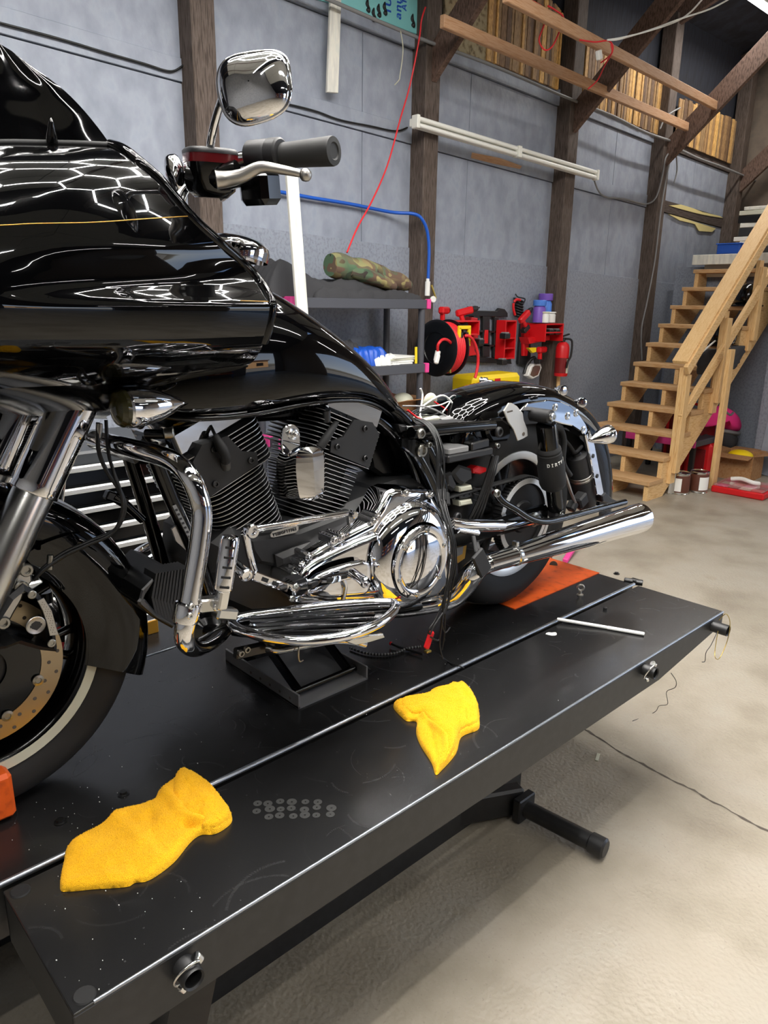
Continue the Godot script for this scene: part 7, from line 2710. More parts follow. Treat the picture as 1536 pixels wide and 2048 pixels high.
	bar(st, ec + Vector3(-0.02, hgt + 0.05, 0), ec + Vector3(0.07, hgt + 0.07, 0.01), 0.02, 0.012)
	bar(st, ec + Vector3(-0.02, hgt + 0.03, 0), ec + Vector3(0.07, hgt + 0.03, 0.01), 0.02, 0.010)
	piece("valve_lever", st, M.black_plastic, e)
	st = mb()
	tube(st, curve(PackedVector3Array([ec + Vector3(0.01, hgt + 0.03, 0.02), ec + Vector3(0.05, hgt + 0.01, 0.06), ec + Vector3(0.03, hgt - 0.12, 0.075), ec + Vector3(-0.01, 0.14, 0.075), ec + Vector3(-0.02, 0.08, 0.07)]), 6), 0.010, 10)
	piece("hose", st, M.rubber, e)
	# broom handle behind, yellow case below
	org = Vector3.ZERO
	st = mb()
	rod(st, at_z(1115, 800, -4.06), at_z(1117, 750, -4.06), 0.018, 12)
	rod(st, Vector3(at_z(1115, 800, -4.06).x, 0, -4.04), at_z(1115, 800, -4.06), 0.018, 12)
	tag(piece("broom_handle", st, M.new_pine_upright), "pale wooden handle leaning below the fire extinguisher", "broom")
	var yc := at_z(960, 775, -4.0)
	var ycase := thing("yellow_case", Vector3(yc.x, at_z(990, 747, -3.95).y - 0.38, yc.z), "yellow and black equipment case standing under the hose reel", "case")
	st = mb()
	var yt := at_z(990, 747, -3.95)
	box(st, Vector3(yc.x + 0.08, yt.y - 0.19, -4.0), Vector3(0.62, 0.38, 0.26), Basis.IDENTITY, 0.03)
	piece("shell", st, M.yellow_plastic, ycase)
	st = mb()
	box(st, Vector3(yc.x - 0.1, yt.y - 0.13, -3.9), Vector3(0.2, 0.16, 0.1), Basis.IDENTITY, 0.03)
	piece("black_panel", st, M.reel_black, ycase)
	st = mb()
	box(st, Vector3(yc.x + 0.06, yt.y - 0.08, -3.866), Vector3(0.07, 0.10, 0.004))
	piece("warning_label", st, M.tool_red, ycase)
	var ch := yt.y - 0.38
	var lc := thing("low_cabinet", Vector3(yc.x + 0.08, 0, -4.0), "low black cabinet carrying the yellow case under the hose reel", "cabinet")
	st = mb()
	box(st, Vector3(yc.x + 0.08, ch * 0.5, -4.02), Vector3(0.74, ch, 0.32), Basis.IDENTITY, 0.008)
	piece("body", st, M.black_plastic, lc)
	for k in 2:
		st = mb()
		box(st, Vector3(yc.x - 0.10 + 0.36 * k, ch * 0.5, -3.853), Vector3(0.34, ch - 0.06, 0.016), Basis.IDENTITY, 0.004)
		var dr := piece("door", st, M.black_plastic, lc)
		st = mb()
		rod(st, Vector3(yc.x + 0.04 + 0.08 * k, ch * 0.45, -3.835), Vector3(yc.x + 0.04 + 0.08 * k, ch * 0.6, -3.835), 0.006, 8)
		piece("handle", st, M.bolt_steel, dr)
func drill(c: Vector3, b: Basis, label: String) -> void:
	var t := thing("cordless_tool", c, label, "power tool", "red cordless tools")
	var st := mb()
	box(st, c + b * Vector3(0, 0.02, 0), Vector3(0.15, 0.055, 0.05), b, 0.012)
	box(st, c + b * Vector3(-0.03, -0.035, 0), Vector3(0.036, 0.07, 0.034), b * Basis(Vector3(0, 0, 1), 0.15), 0.008)
	piece("body", st, M.tool_red, t)
	st = mb()
	lathe(st, c + b * Vector3(0.072, 0.02, 0), b.x, [[0, 0], [0.024, 0], [0.024, 0.02], [0.016, 0.045], [0.006, 0.05], [0.006, 0.06], [0, 0.06]], 16)
	piece("chuck", st, M.black_plastic, t)
	st = mb()
	box(st, c + b * Vector3(-0.04, -0.082, 0), Vector3(0.085, 0.04, 0.055), b, 0.006)
	piece("battery", st, M.black_plastic, t)
func battery(c: Vector3, label: String) -> void:
	var t := thing("tool_battery", c, label, "battery", "tool batteries")
	var st := mb()
	box(st, c, Vector3(0.07, 0.045, 0.07), Basis.IDENTITY, 0.006)
	piece("pack", st, M.black_plastic, t)
	st = mb()
	box(st, c + Vector3(0, 0.026, 0), Vector3(0.05, 0.012, 0.05), Basis.IDENTITY, 0.003)
	piece("terminal", st, M.grey_plastic, t)

func tread_at(k: int) -> Vector2: return Vector2(6.366 + 0.2136 * (k - 3), 0.546 + 0.1845 * (k - 3))
func build_stairs() -> void:
	var zn := -2.98
	var zf := -3.80
	var base := Vector3(7.0, 0, -3.36)
	var s := thing("staircase", base, "open wooden staircase with pale pine handrail climbing to the loft", "staircase")
	for k in range(1, 12):
		var p := tread_at(k)
		var st := mb()
		box(st, Vector3(p.x + 0.128, p.y - 0.019, (zn + zf) * 0.5), Vector3(0.256, 0.038, zn - zf + 0.03), Basis.IDENTITY, 0.003)
		piece("tread", st, M.tread_wood, s)
	for z in [zf + 0.02, -3.36, zn - 0.02]:
		var poly := PackedVector2Array()
		for k in range(1, 12):
			var p := tread_at(k)
			poly.append(Vector2(p.x + 0.02, p.y - 0.038 - (0.1845 if k > 1 else p.y - 0.038)))
			poly.append(Vector2(p.x + 0.02, p.y - 0.038))
		var e := tread_at(12)
		poly.append(Vector2(e.x + 0.02, e.y - 0.038 - 0.1845))
		poly.append(Vector2(e.x + 0.02, e.y - 0.038 - 0.5))
		poly.append(Vector2(tread_at(1).x + 0.30, 0.0))
		var st := mb()
		plate(st, poly, Vector3(0, 0, z - 0.02), Vector3.RIGHT, Vector3.UP, 0.04, 0.002)
		piece("stringer", st, M.new_pine, s)
	# handrail: broad cap over a side board, lower rail, posts
	var zr := zn + 0.05
	var a := at_z(1366, 733, zr)
	var b := at_z(1545, 436, zr)
	var d := (b - a).normalized()
	b += d * 0.5
	var st := mb()
	bar(st, a + Vector3(0, 0.03, -0.03), b + Vector3(0, 0.03, -0.03), 0.135, 0.038, Vector3.UP, 0.003)
	piece("rail_cap", st, M.new_pine, s)
	st = mb()
	bar(st, a + Vector3(0.0, -0.035, 0.035), b + Vector3(0, -0.035, 0.035), 0.038, 0.09, Vector3.UP, 0.003)
	piece("rail_board", st, M.new_pine, s)
	st = mb()
	bar(st, at_z(1361, 838, zr), at_z(1545, 540, zr) + d * 0.5, 0.038, 0.09, Vector3.UP, 0.003)
	piece("lower_rail", st, M.new_pine, s)
	for q in [[1340, 966, 1367, 735], [1424, 826, 1452, 622], [1495, 702, 1515, 520]]:
		st = mb()
		var p0 := at_z(q[0], q[1], zr - 0.035)
		var p1 := at_z(q[2], q[3], zr - 0.035)
		bar(st, p0, Vector3(p0.x, p1.y, p0.z), 0.038, 0.09, Vector3.RIGHT, 0.003)
		bar(st, p0 + Vector3(0, 0.1, 0.038), Vector3(p0.x, p1.y - 0.06, p0.z + 0.038), 0.036, 0.088, Vector3.RIGHT, 0.003)
		piece("rail_post", st, M.new_pine_upright, s)
	st = mb()
	var u0 := on_floor(1424, 976)
	bar(st, Vector3(u0.x, 0, u0.z), Vector3(u0.x, 1.28, u0.z), 0.04, 0.09, Vector3.RIGHT, 0.003)
	piece("support_post", st, M.new_pine_upright, s)
	# loft: deck on a painted partition
	org = Vector3.ZERO
	st = mb()
	box(st, Vector3(9.12, 2.13, -2.2), Vector3(2.0, 0.08, 3.3))
	var loft_floor := structure("trim_30", st, M.tread_wood, "wooden edge of the loft floor above the stairs")
	st = mb()
	box(st, Vector3(8.11, 2.12, -2.2), Vector3(0.03, 0.10, 3.3), Basis.IDENTITY, 0.003)
	piece("fascia", st, M.white_wood, loft_floor)
	st = mb()
	box(st, Vector3(8.42, 1.03, -3.5), Vector3(0.12, 2.06, 1.3))
	box(st, Vector3(7.94, 1.03, -1.3), Vector3(0.12, 2.06, 3.06))
	box(st, Vector3(8.15, 1.03, -2.83), Vector3(0.5, 2.06, 0.06))
	structure("wall_partition", st, M.wall_board, "blue-grey partition under the loft behind the stairs")
	st = mb()
	bar(st, Vector3(7.86, 0.0, -2.62), Vector3(7.86, 2.05, -2.50), 0.03, 0.34, Vector3(0, 0, 1), 0.004)
	tag(piece("plywood_sheet", st, M.wall_paint), "blue-grey panel leaning on the partition right of the stairs", "panel")
	st = mb()
	box(st, Vector3(8.28, 2.02, -3.36), Vector3(0.01, 0.14, 0.86))
	tag(piece("white_riser", st, M.white_paint), "white board behind the top step of the stairs", "board")
	# goods on the loft
	var ly := 2.172
	for k in 2:
		var c := at_x([1462, 1486][k], 530, [8.35, 8.4][k])
		c.y = ly + 0.055
		var bn := thing("blue_bin", Vector3(c.x, ly, c.z), ["bright blue plastic bin on the loft floor", "blue plastic bin beside the bright one on the loft"][k], "bin")
		st = mb()
		box(st, c, Vector3(0.26, 0.11, [0.24, 0.20][k]), Basis(Vector3.UP, 0.1 * k), 0.012)
		piece("tub", st, M.blue_plastic, bn)
		st = mb()
		box(st, c + Vector3(0, 0.052, 0), Vector3(0.28, 0.012, [0.26, 0.22][k]), Basis(Vector3.UP, 0.1 * k), 0.004)
		piece("lip", st, M.blue_hose, bn)
	var y := ly
	for k in 9:
		var h: float = [0.05, 0.07, 0.06, 0.05, 0.09, 0.05, 0.08, 0.05, 0.04][k]
		st = mb()
		org = Vector3.ZERO
		box(st, Vector3(9.15 + 0.01 * (k % 3), y + h * 0.5, -3.45 - 0.02 * (k % 2)), Vector3(0.5, h - 0.004, 0.62 - 0.03 * (k % 3)), Basis(Vector3.UP, 0.05 * (k % 3) - 0.05), 0.004)
		tag(piece("stacked_board", st, [M.stripe, M.cabinet_grey, M.white_paint, M.paper, M.cabinet_grey, M.white_paint, M.dark_steel, M.stripe, M.white_wood][k]), ["cream board at the bottom of the stack on the loft", "dark grey board second from the bottom of the loft stack", "white board third from the bottom of the loft stack", "white board between a white and a dark grey one in the loft stack", "thick dark grey board in the middle of the loft stack", "white board just above the thick dark grey one in the loft stack", "steel-grey board below the cream one in the loft stack", "cream board second from the top of the loft stack", "white wooden board on top of the loft stack"][k], "board", "stacked boards on the loft")
		y += h
	for k in 2:
		var c := Vector3(8.55, ly, [-2.98, -2.86][k])
		if k == 1: c = Vector3(8.35, ly, -2.75)
		var pb := thing("paint_bucket", c, ["white bucket with a teal lid on the loft", "white bucket with printed label at the head of the stairs"][k], "bucket")
		st = mb()
		lathe(st, c, Vector3.UP, [[0, 0], [0.13, 0], [0.145, 0.36], [0.15, 0.37], [0.15, 0.39], [0.14, 0.39], [0, 0.385]] if k == 0 else [[0, 0], [0.11, 0], [0.12, 0.22], [0.125, 0.24], [0, 0.24]], 28)
		piece("bucket", st, M.white_plastic, pb)
		st = mb()
		lathe(st, c + Vector3(0, 0.385 if k == 0 else 0.24, 0), Vector3.UP, [[0, 0], [0.155, 0], [0.155, 0.05], [0.145, 0.06], [0, 0.06]] if k == 0 else [[0, 0], [0.13, 0], [0.13, 0.02], [0, 0.024]], 28)
		piece("lid", st, M.teal if k == 0 else M.white_paint, pb)
	org = Vector3.ZERO
	st = mb()
	plate(st, PackedVector2Array([Vector2(3.22, 2.18), Vector2(2.2, 2.18), Vector2(1.95, 3.62), Vector2(2.98, 3.62)]), Vector3(9.52, 0, 0), Vector3(0, 0, -1), Vector3.UP, 0.02, 0.003)
	tag(piece("white_sheet", st, M.paper), "large white sheet leaning above the boards on the loft", "panel")
	# under and on the stairs
	var hs := tread_at(7)
	helmet(Vector3(hs.x + 0.12, hs.y + 0.0, zn - 0.12), "black helmet with white stripes standing on a stair tread near the middle rail post")
	var hs2 := tread_at(9)
	helmet(Vector3(hs2.x + 0.10, hs2.y + 0.0, zn - 0.10), "black helmet with white stripes standing on a stair tread higher up")
	# garments hung over the treads
	drape("black_vest", "black vest hanging over the stair tread below the helmet", at_z(1475, 692, zn + 0.02), at_z(1455, 738, zn + 0.02), 0.16, M.black_cloth, 4)
	drape("black_jacket", "black jacket draped over the treads behind the lower rail", at_z(1420, 698, zn - 0.1), at_z(1408, 748, zn - 0.1), 0.14, M.black_cloth, 6)
	org = Vector3.ZERO
	st = mb()
	rod(st, at_z(1402, 706, zn - 0.05), at_z(1430, 682, zn - 0.05), 0.008, 8)
	tag(piece("white_rod", st, M.white_plastic), "thin white rod lying on the stairs behind the rail", "rod")
	st = mb()
	box(st, at_z(1466, 727, zn + 0.04), Vector3(0.06, 0.035, 0.02), Basis.IDENTITY, 0.006)
	tag(piece("red_patch", st, M.red_plastic), "small red fob hanging from the black vest on the stairs", "fob")
func helmet(c: Vector3, label: String) -> void:
	var t := thing("helmet", c, label, "helmet")
	var st := mb()
	lathe(st, c, Vector3.UP, [[0, 0.01], [0.10, 0.01], [0.125, 0.05], [0.13, 0.10], [0.118, 0.15], [0.09, 0.19], [0.05, 0.212], [0, 0.22]], 28)
	piece("shell", st, M.gloss_black, t)
	st = mb()
	lathe(st, c, Vector3.UP, [[0.10, 0], [0.15, 0.0], [0.15, 0.012], [0.12, 0.03]], 28)
	piece("brim", st, M.gloss_black, t)
	for k in 3:
		st = mb()
		var pts := PackedVector3Array()
		for i in 9:
			var a := -0.5 + 1.4 * i / 8.0
			pts.append(c + Vector3(-0.03 + 0.035 * k - 0.05, 0.08 + 0.128 * sin(a) * 0.9, 0.118 * cos(a) + 0.005))
		tube(st, pts, 0.005, 6)
		piece("stripe", st, M.white_plastic, t)
func drape(called: String, label: String, top: Vector3, low: Vector3, w: float, m: Material, sd: int) -> void:
	org = Vector3(top.x, low.y, top.z)
	var n := FastNoiseLite.new()
	n.seed = sd
	n.frequency = 4.0
	var rings := []
	for i in 12:
		var t := i / 11.0
		var c := top.lerp(low, t)
		var ring := PackedVector3Array()
		for j in 20:
			var a := TAU * j / 20.0
			var k := 1.0 + 0.30 * n.get_noise_3d(cos(a) * 0.6, t * 1.2, sin(a) * 0.6)
			ring.append(c + Vector3(cos(a) * w * k * (0.55 + 0.5 * sin(PI * (0.15 + 0.8 * t))), 0, sin(a) * 0.055 * k))
		ring.reverse()
		rings.append(ring)
	rings.reverse()
	var st := mb()
	loft(st, rings)
	tag(piece(called, st, m), label, "clothing")

func build_floor_things() -> void:
	# black drawer cabinet with bright drawer pulls behind the front wheel
	var z0 := -2.95
	var x0 := 0.1
	var x1 := 1.72
	var c := thing("tool_cabinet", Vector3((x0 + x1) * 0.5, 0, z0 - 0.25), "black drawer cabinet with bright aluminium drawer pulls behind the front wheel", "tool cabinet")
	var st := mb()
	box(st, Vector3((x0 + x1) * 0.5, 0.56, z0 - 0.26), Vector3(x1 - x0, 0.98, 0.5), Basis.IDENTITY, 0.01)
	piece("body", st, M.cabinet_grey, c)
	for k in 2:
		var a := x0 + 0.02 if k == 0 else (x0 + x1) * 0.5 + 0.01
		var b := (x0 + x1) * 0.5 - 0.01 if k == 0 else x1 - 0.02
		for i in 10:
			var y := 1.0 - 0.087 * i
			st = mb()
			box(st, Vector3((a + b) * 0.5, y - 0.04, z0), Vector3(b - a, 0.078, 0.02), Basis.IDENTITY, 0.003)
			var d := piece("drawer", st, M.gloss_black, c)
			st = mb()
			box(st, Vector3((a + b) * 0.5, y - 0.012, z0 + 0.016), Vector3(b - a, 0.024, 0.02), Basis.IDENTITY, 0.005)
			piece("pull", st, M.machined, d)
	st = mb()
	for x in [x0 + 0.1, x1 - 0.1]:
		for z in [z0 - 0.07, z0 - 0.45]: rod(st, Vector3(x - 0.02, 0.04, z), Vector3(x + 0.02, 0.04, z), 0.04, 16)
	piece("casters", st, M.rubber, c)
	# plastic side table under the stairs, pink corners like the rack
	var p0 := on_floor(1378, 984)
	p0 = cam_at + (p0 - cam_at) * (3.06 / -p0.z)
	p0.y = 0.0
	var tz := p0.z
	var tb := thing("side_table", Vector3(p0.x + 0.25, 0, tz - 0.35), "low dark grey plastic table with pink corners under the stairs", "table")
	var ty := 0.40
	var tx0 := p0.x
	var tx1 := p0.x + 0.5
	var tz1 := tz - 0.72
	st = mb()
	box(st, Vector3((tx0 + tx1) * 0.5, ty - 0.03, (tz + tz1) * 0.5), Vector3(tx1 - tx0, 0.06, tz - tz1), Basis.IDENTITY, 0.006)
	piece("top", st, M.shelf_grey, tb)
	for x in [tx0 + 0.025, tx1 - 0.025]:
		for z in [tz - 0.025, tz1 + 0.025]:
			st = mb()
			bar(st, Vector3(x, 0, z), Vector3(x, ty - 0.05, z), 0.045, 0.045, Vector3.RIGHT, 0.004)
			piece("leg", st, M.satin_black, tb)
	st = mb()
	box(st, Vector3(tx0 - 0.002, ty - 0.03, (tz + tz1) * 0.5), Vector3(0.02, 0.066, tz - tz1 + 0.01), Basis.IDENTITY, 0.003)
	piece("pink_edge", st, M.pink, tb)
	st = mb()
	box(st, Vector3(tx1, ty - 0.03, tz), Vector3(0.03, 0.066, 0.03), Basis.IDENTITY, 0.003)
	piece("pink_corner", st, M.pink, tb)
	# paint tins
	for k in 3:
		var q := on_floor([1358, 1395, 1340][k], [986, 983, 984][k])
		var t := thing("paint_tin", q, ["brown-labelled paint tin standing beside the stair post", "brown-labelled paint tin standing behind the table leg", "bare silver paint tin partly hidden by the stair post"][k], "paint tin")
		st = mb()
		lathe(st, q, Vector3.UP, [[0, 0], [0.082, 0], [0.085, 0.004], [0.082, 0.008], [0.082, 0.185], [0.085, 0.19], [0.08, 0.196], [0.072, 0.19], [0, 0.19]], 28)
		piece("can", st, M.soft_chrome, t)
		if k < 2:
			st = mb()
			lathe(st, q, Vector3.UP, [[0.0826, 0.02], [0.083, 0.022], [0.083, 0.172], [0.0826, 0.174]], 28)
			piece("label", st, M.brown_label, t)
			st = mb()
			var rows := []
			for j in 2:
				var r := PackedVector3Array()
				for i in 7:
					var a := -2.3 + 1.3 * i / 6.0 + 1.2 * k
					r.append(q + Vector3(sin(a) * 0.0836, 0.03 + 0.12 * j, cos(a) * 0.0836))
				rows.append(r)
			skin(st, rows, false, true)
			piece("label_panel", st, M.paper, t)
	# red tool bag and case behind the table
	var r0 := on_floor(1434, 957) + Vector3(-0.06, 0, -0.09)
	var bag := thing("red_tool_bag", r0 + Vector3(0.1, 0, -0.1), "red rolling tool bag with black straps under the stairs", "bag")
	st = mb()
	box(st, r0 + Vector3(0.14, 0.17, -0.12), Vector3(0.3, 0.34, 0.26), Basis(Vector3.UP, 0.1), 0.03)
	piece("body", st, M.tool_red, bag)
	st = mb()
	box(st, r0 + Vector3(-0.012, 0.18, -0.10), Vector3(0.012, 0.20, 0.14), Basis(Vector3.UP, 0.1), 0.004)
	piece("pocket", st, M.dark_red, bag)
	st = mb()
	box(st, r0 + Vector3(0.13, 0.22, 0.012), Vector3(0.05, 0.36, 0.012), Basis(Vector3.UP, 0.1), 0.003)
	tube(st, curve(PackedVector3Array([r0 + Vector3(0.05, 0.34, -0.12), r0 + Vector3(0.09, 0.39, -0.12), r0 + Vector3(0.19, 0.39, -0.12), r0 + Vector3(0.23, 0.34, -0.12)]), 4), 0.012, 8)
	piece("strap", st, M.black_cloth, bag)
	var r1 := on_floor(1404, 955) + Vector3(0.15, 0, -0.05)
	var hold := thing("red_tool_tower", r1 + Vector3(0.05, 0, -0.3), "tall dark red rolling tool case behind the plastic table", "case")
	st = mb()
	box(st, r1 + Vector3(0.1, 0.31, -0.25), Vector3(0.36, 0.62, 0.40), Basis.IDENTITY, 0.03)
	piece("body", st, M.dark_red, hold)
	for k in 4:
		st = mb()
		box(st, r1 + Vector3(-0.085, 0.31, -0.40 + 0.1 * k), Vector3(0.02, 0.56, 0.03), Basis.IDENTITY, 0.006)
		piece("rib", st, M.tool_red, hold)
	st = mb()
	tube(st, curve(PackedVector3Array([r1 + Vector3(-0.06, 0.61, -0.40), r1 + Vector3(-0.06, 0.70, -0.38), r1 + Vector3(-0.06, 0.70, -0.12), r1 + Vector3(-0.06, 0.61, -0.10)]), 4), 0.014, 10)
	piece("handle", st, M.tool_red, hold)
	# pink hi-vis jacket slung over it
	var pj := at_z(1450, 835, -3.12)
	var jk := thing("pink_jacket", Vector3(pj.x, 0.55, pj.z), "hot pink and black high-visibility jacket with grey reflective bands under the stairs", "jacket")
	var seg := [[[1395, 820], [1420, 815], [1445, 812], [1470, 828], [1479, 848], [1474, 862], [1452, 858], [1444, 842], [1420, 850], [1402, 852]], [[1448, 858], [1475, 864], [1470, 872], [1446, 866]], [[1446, 864], [1470, 872], [1462, 898], [1446, 896]]]
	var mats := [M.hot_pink, M.grey_plastic, M.black_cloth]
	var nm := ["pink_shell", "reflective_band", "black_sleeve"]
	for k in 3:
		st = mb()
		var ring := PackedVector3Array()
		for p in seg[k]: ring.append(at_z(p[0], p[1], -3.12))
		ring = curve(ring, 4, true)
		dome(st, ring, Vector3(0, 0, 1), 0.09 if k == 0 else 0.075)
		var back := ring.duplicate()
		dome(st, back, Vector3(0, 0, -1), 0.05)
		piece(nm[k], st, mats[k], jk)
	st = mb()
	var band := curve(walls([[1452, 824, -3.04], [1460, 830, -3.04], [1466, 826, -3.05]]), 4)
	tube(st, band, 0.012, 8)
	piece("shoulder_band", st, M.grey_plastic, jk)
	# cardboard box with yellow bag
	var cb := on_floor(1488, 956)
	var cbx := thing("cardboard_box", cb + Vector3(0.05, 0, -0.02), "open cardboard box holding a yellow bag beside the partition", "box")
	open_box(cbx, cb + Vector3(0.0, 0.125, -0.06), Vector3(0.32, 0.25, 0.33), true, 0.05)
	org = Vector3.ZERO
	st = mb()
	dome(st, ring_at(cb + Vector3(-0.02, 0.22, -0.06), Vector3.UP, 0.12, 14), Vector3.UP, 0.06)
	tag(piece("yellow_bag", st, M.yellow_plastic), "yellow plastic bag in the open cardboard box", "bag")
	# red parts organiser with clear lid, glove on top
	var oc := on_floor(1488, 985)
	var oz := thing("parts_organizer", oc, "flat red parts organiser with clear lid on the floor by the partition", "organizer")
	var ob := Basis(Vector3.UP, 0.05)
	st = mb()
	box(st, oc + Vector3(0, 0.03, 0), Vector3(0.40, 0.06, 0.46), ob, 0.01)
	piece("tray", st, M.tool_red, oz)
	st = mb()
	box(st, oc + Vector3(0, 0.072, 0), Vector3(0.37, 0.022, 0.43), ob, 0.006)
	piece("lid", st, M.clear_lid, oz)
	for i in 3:
		for j in 4:
			st = mb()
			box(st, oc + ob * Vector3(-0.115 + 0.115 * i, 0.063, -0.15 + 0.1 * j), Vector3(0.10, 0.008, 0.088), ob)
			piece("compartment", st, [M.pink, M.dark_red, M.stripe, M.tool_red][(i * 2 + j) % 4], oz)
	org = Vector3.ZERO
	st = mb()
	tube(st, curve(PackedVector3Array([oc + Vector3(0.02, 0.10, -0.14), oc + Vector3(0.03, 0.115, -0.05), oc + Vector3(0.0, 0.105, 0.06), oc + Vector3(0.05, 0.095, 0.1)]), 4), 0.02, 10)
	tag(piece("white_glove", st, M.white_plastic), "crumpled white glove on the red parts organiser", "glove")
	# pink footed creeper whose corner shows behind the lift
	var q0 := on_floor(1100, 1115)
	var cr := thing("mechanic_creeper", q0, "dark folding stand with a pink foot on the floor behind the lift", "stand")
	st = mb()
	bar(st, on_floor(1098, 1118, 0.02), on_floor(1068, 1080, 0.28), 0.04, 0.05, Vector3.UP, 0.006)
	piece("leg", st, M.satin_black, cr)
	st = mb()
	bar(st, on_floor(1130, 1122, 0.02), on_floor(1152, 1088, 0.06), 0.035, 0.03, Vector3.UP, 0.005)
	piece("foot", st, M.pink, cr)
	# loose scraps on the concrete
	for p in [[1195, 1515], [1012, 1478]]:
		st = mb()
		org = Vector3.ZERO
		var f := on_floor(p[0], p[1])
		box(st, f + Vector3(0, 0.002, 0), Vector3(0.05, 0.004, 0.012), Basis(Vector3.UP, 0.4), 0.001)
		tag(piece("paper_scrap", st, M.stripe), ["small pale scrap lying on the concrete beyond the outrigger foot", "small pale scrap lying on the concrete close under the lift edge"][[1195, 1012].find(p[0])], "scrap", "scraps on the concrete")

func towel_layer(called: String, outline: Array, ridges: Array, sd: int, up: float, parent: Node) -> MeshInstance3D:
	var poly := PackedVector2Array()
	for p in outline:
		var q := on_deck(p[0], p[1])
		poly.append(Vector2(q.x, q.z))
	poly = smooth2(poly, 4)
	var lo := Vector2(1e9, 1e9)
	var hi := -lo
	for p in poly:
		lo = lo.min(p)
		hi = hi.max(p)
	var folds := []
	for r in ridges:
		var line := PackedVector2Array()
		for p in r[0]:
			var q := on_deck(p[0], p[1])
			line.append(Vector2(q.x, q.z))
		folds.append([line, r[1], r[2]])
	var n := FastNoiseLite.new()
	n.seed = sd
	n.frequency = 9.0
	n.fractal_octaves = 3
	var fuzz := FastNoiseLite.new()
	fuzz.seed = sd + 1
	fuzz.frequency = 140.0
	var step := 0.0032
	var nx := int((hi.x - lo.x) / step) + 2
	var nz := int((hi.y - lo.y) / step) + 2
	var pts := PackedVector3Array()
	var inside := PackedByteArray()
	for i in nx:
		for j in nz:
			var p := lo + Vector2(i, j) * step
			var isin := Geometry2D.is_point_in_polygon(p, poly)
			var near := 1e9
			var best := p
			for k in poly.size():
				var c := Geometry2D.get_closest_point_to_segment(p, poly[k], poly[(k + 1) % poly.size()])
				var d := c.distance_to(p)
				if d < near:
					near = d
					best = c
			inside.append(1 if isin else 0)
			if isin:
				var t := clampf(near / 0.016, 0.0, 1.0)
				var h := 0.004 + 0.011 * sqrt(t * (2.0 - t)) + 0.010 * t * (n.get_noise_2d(p.x, p.y) + 0.3)
				for f in folds:
					var fd := 1e9
					for k in f[0].size() - 1: fd = minf(fd, Geometry2D.get_closest_point_to_segment(p, f[0][k], f[0][k + 1]).distance_to(p))
					h += f[1] * exp(-pow(fd / f[2], 2.0)) * t
				h += 0.0016 * fuzz.get_noise_2d(p.x, p.y)
				pts.append(Vector3(p.x, DECK + up + maxf(h, 0.002), p.y))
			else:
				pts.append(Vector3(best.x, DECK + up + 0.0008, best.y))
	var st := mb()
	fresh(st)
	for i in nx - 1:
		for j in nz - 1:
			var a := i * nz + j
			var b := a + nz
			if inside[a] + inside[a + 1] + inside[b] + inside[b + 1] > 0:
				quad(st, pts[a], pts[a + 1], pts[b + 1], pts[b])
	var cloth := piece(called, st, M.towel, parent)
	# terry pile: short loops standing off the cloth
	st = mb()
	var rng := RandomNumberGenerator.new()
	rng.seed = sd + 40
	for i in nx - 1:
		for j in nz - 1:
			var a := i * nz + j
			if inside[a] == 0 or inside[a + nz] == 0 or inside[a + 1] == 0: continue
			for k in 2:
				var p := pts[a] + (pts[a + nz] - pts[a]) * rng.randf() + (pts[a + 1] - pts[a]) * rng.randf()
				var tip := p + Vector3(rng.randf_range(-0.0014, 0.0014), rng.randf_range(0.0012, 0.0026), rng.randf_range(-0.0014, 0.0014))
				var w := 0.0007
				var t := rng.randf() * TAU
				var e := [p + Vector3(cos(t), 0, sin(t)) * w, p + Vector3(cos(t + 2.1), 0, sin(t + 2.1)) * w, p + Vector3(cos(t + 4.2), 0, sin(t + 4.2)) * w]
				for q in 3: tri(st, e[(q + 1) % 3], e[q], tip)
	var pile := piece("terry_pile", st, M.towel, cloth)
	pile.position = Vector3.ZERO
	pile.set_meta("kind", "stuff")
	return cloth
func towel(called: String, label: String, outline: Array, ridges: Array, sd: int, flap: Array, flap_ridges: Array) -> void:
	org = on_deck(outline[0][0], outline[0][1])
	var cloth := towel_layer(called, outline, ridges, sd, 0.0, self)
	tag(cloth, label, "towel", "yellow towels on the lift")
	towel_layer("folded_flap", flap, flap_ridges, sd + 3, 0.0105, cloth)


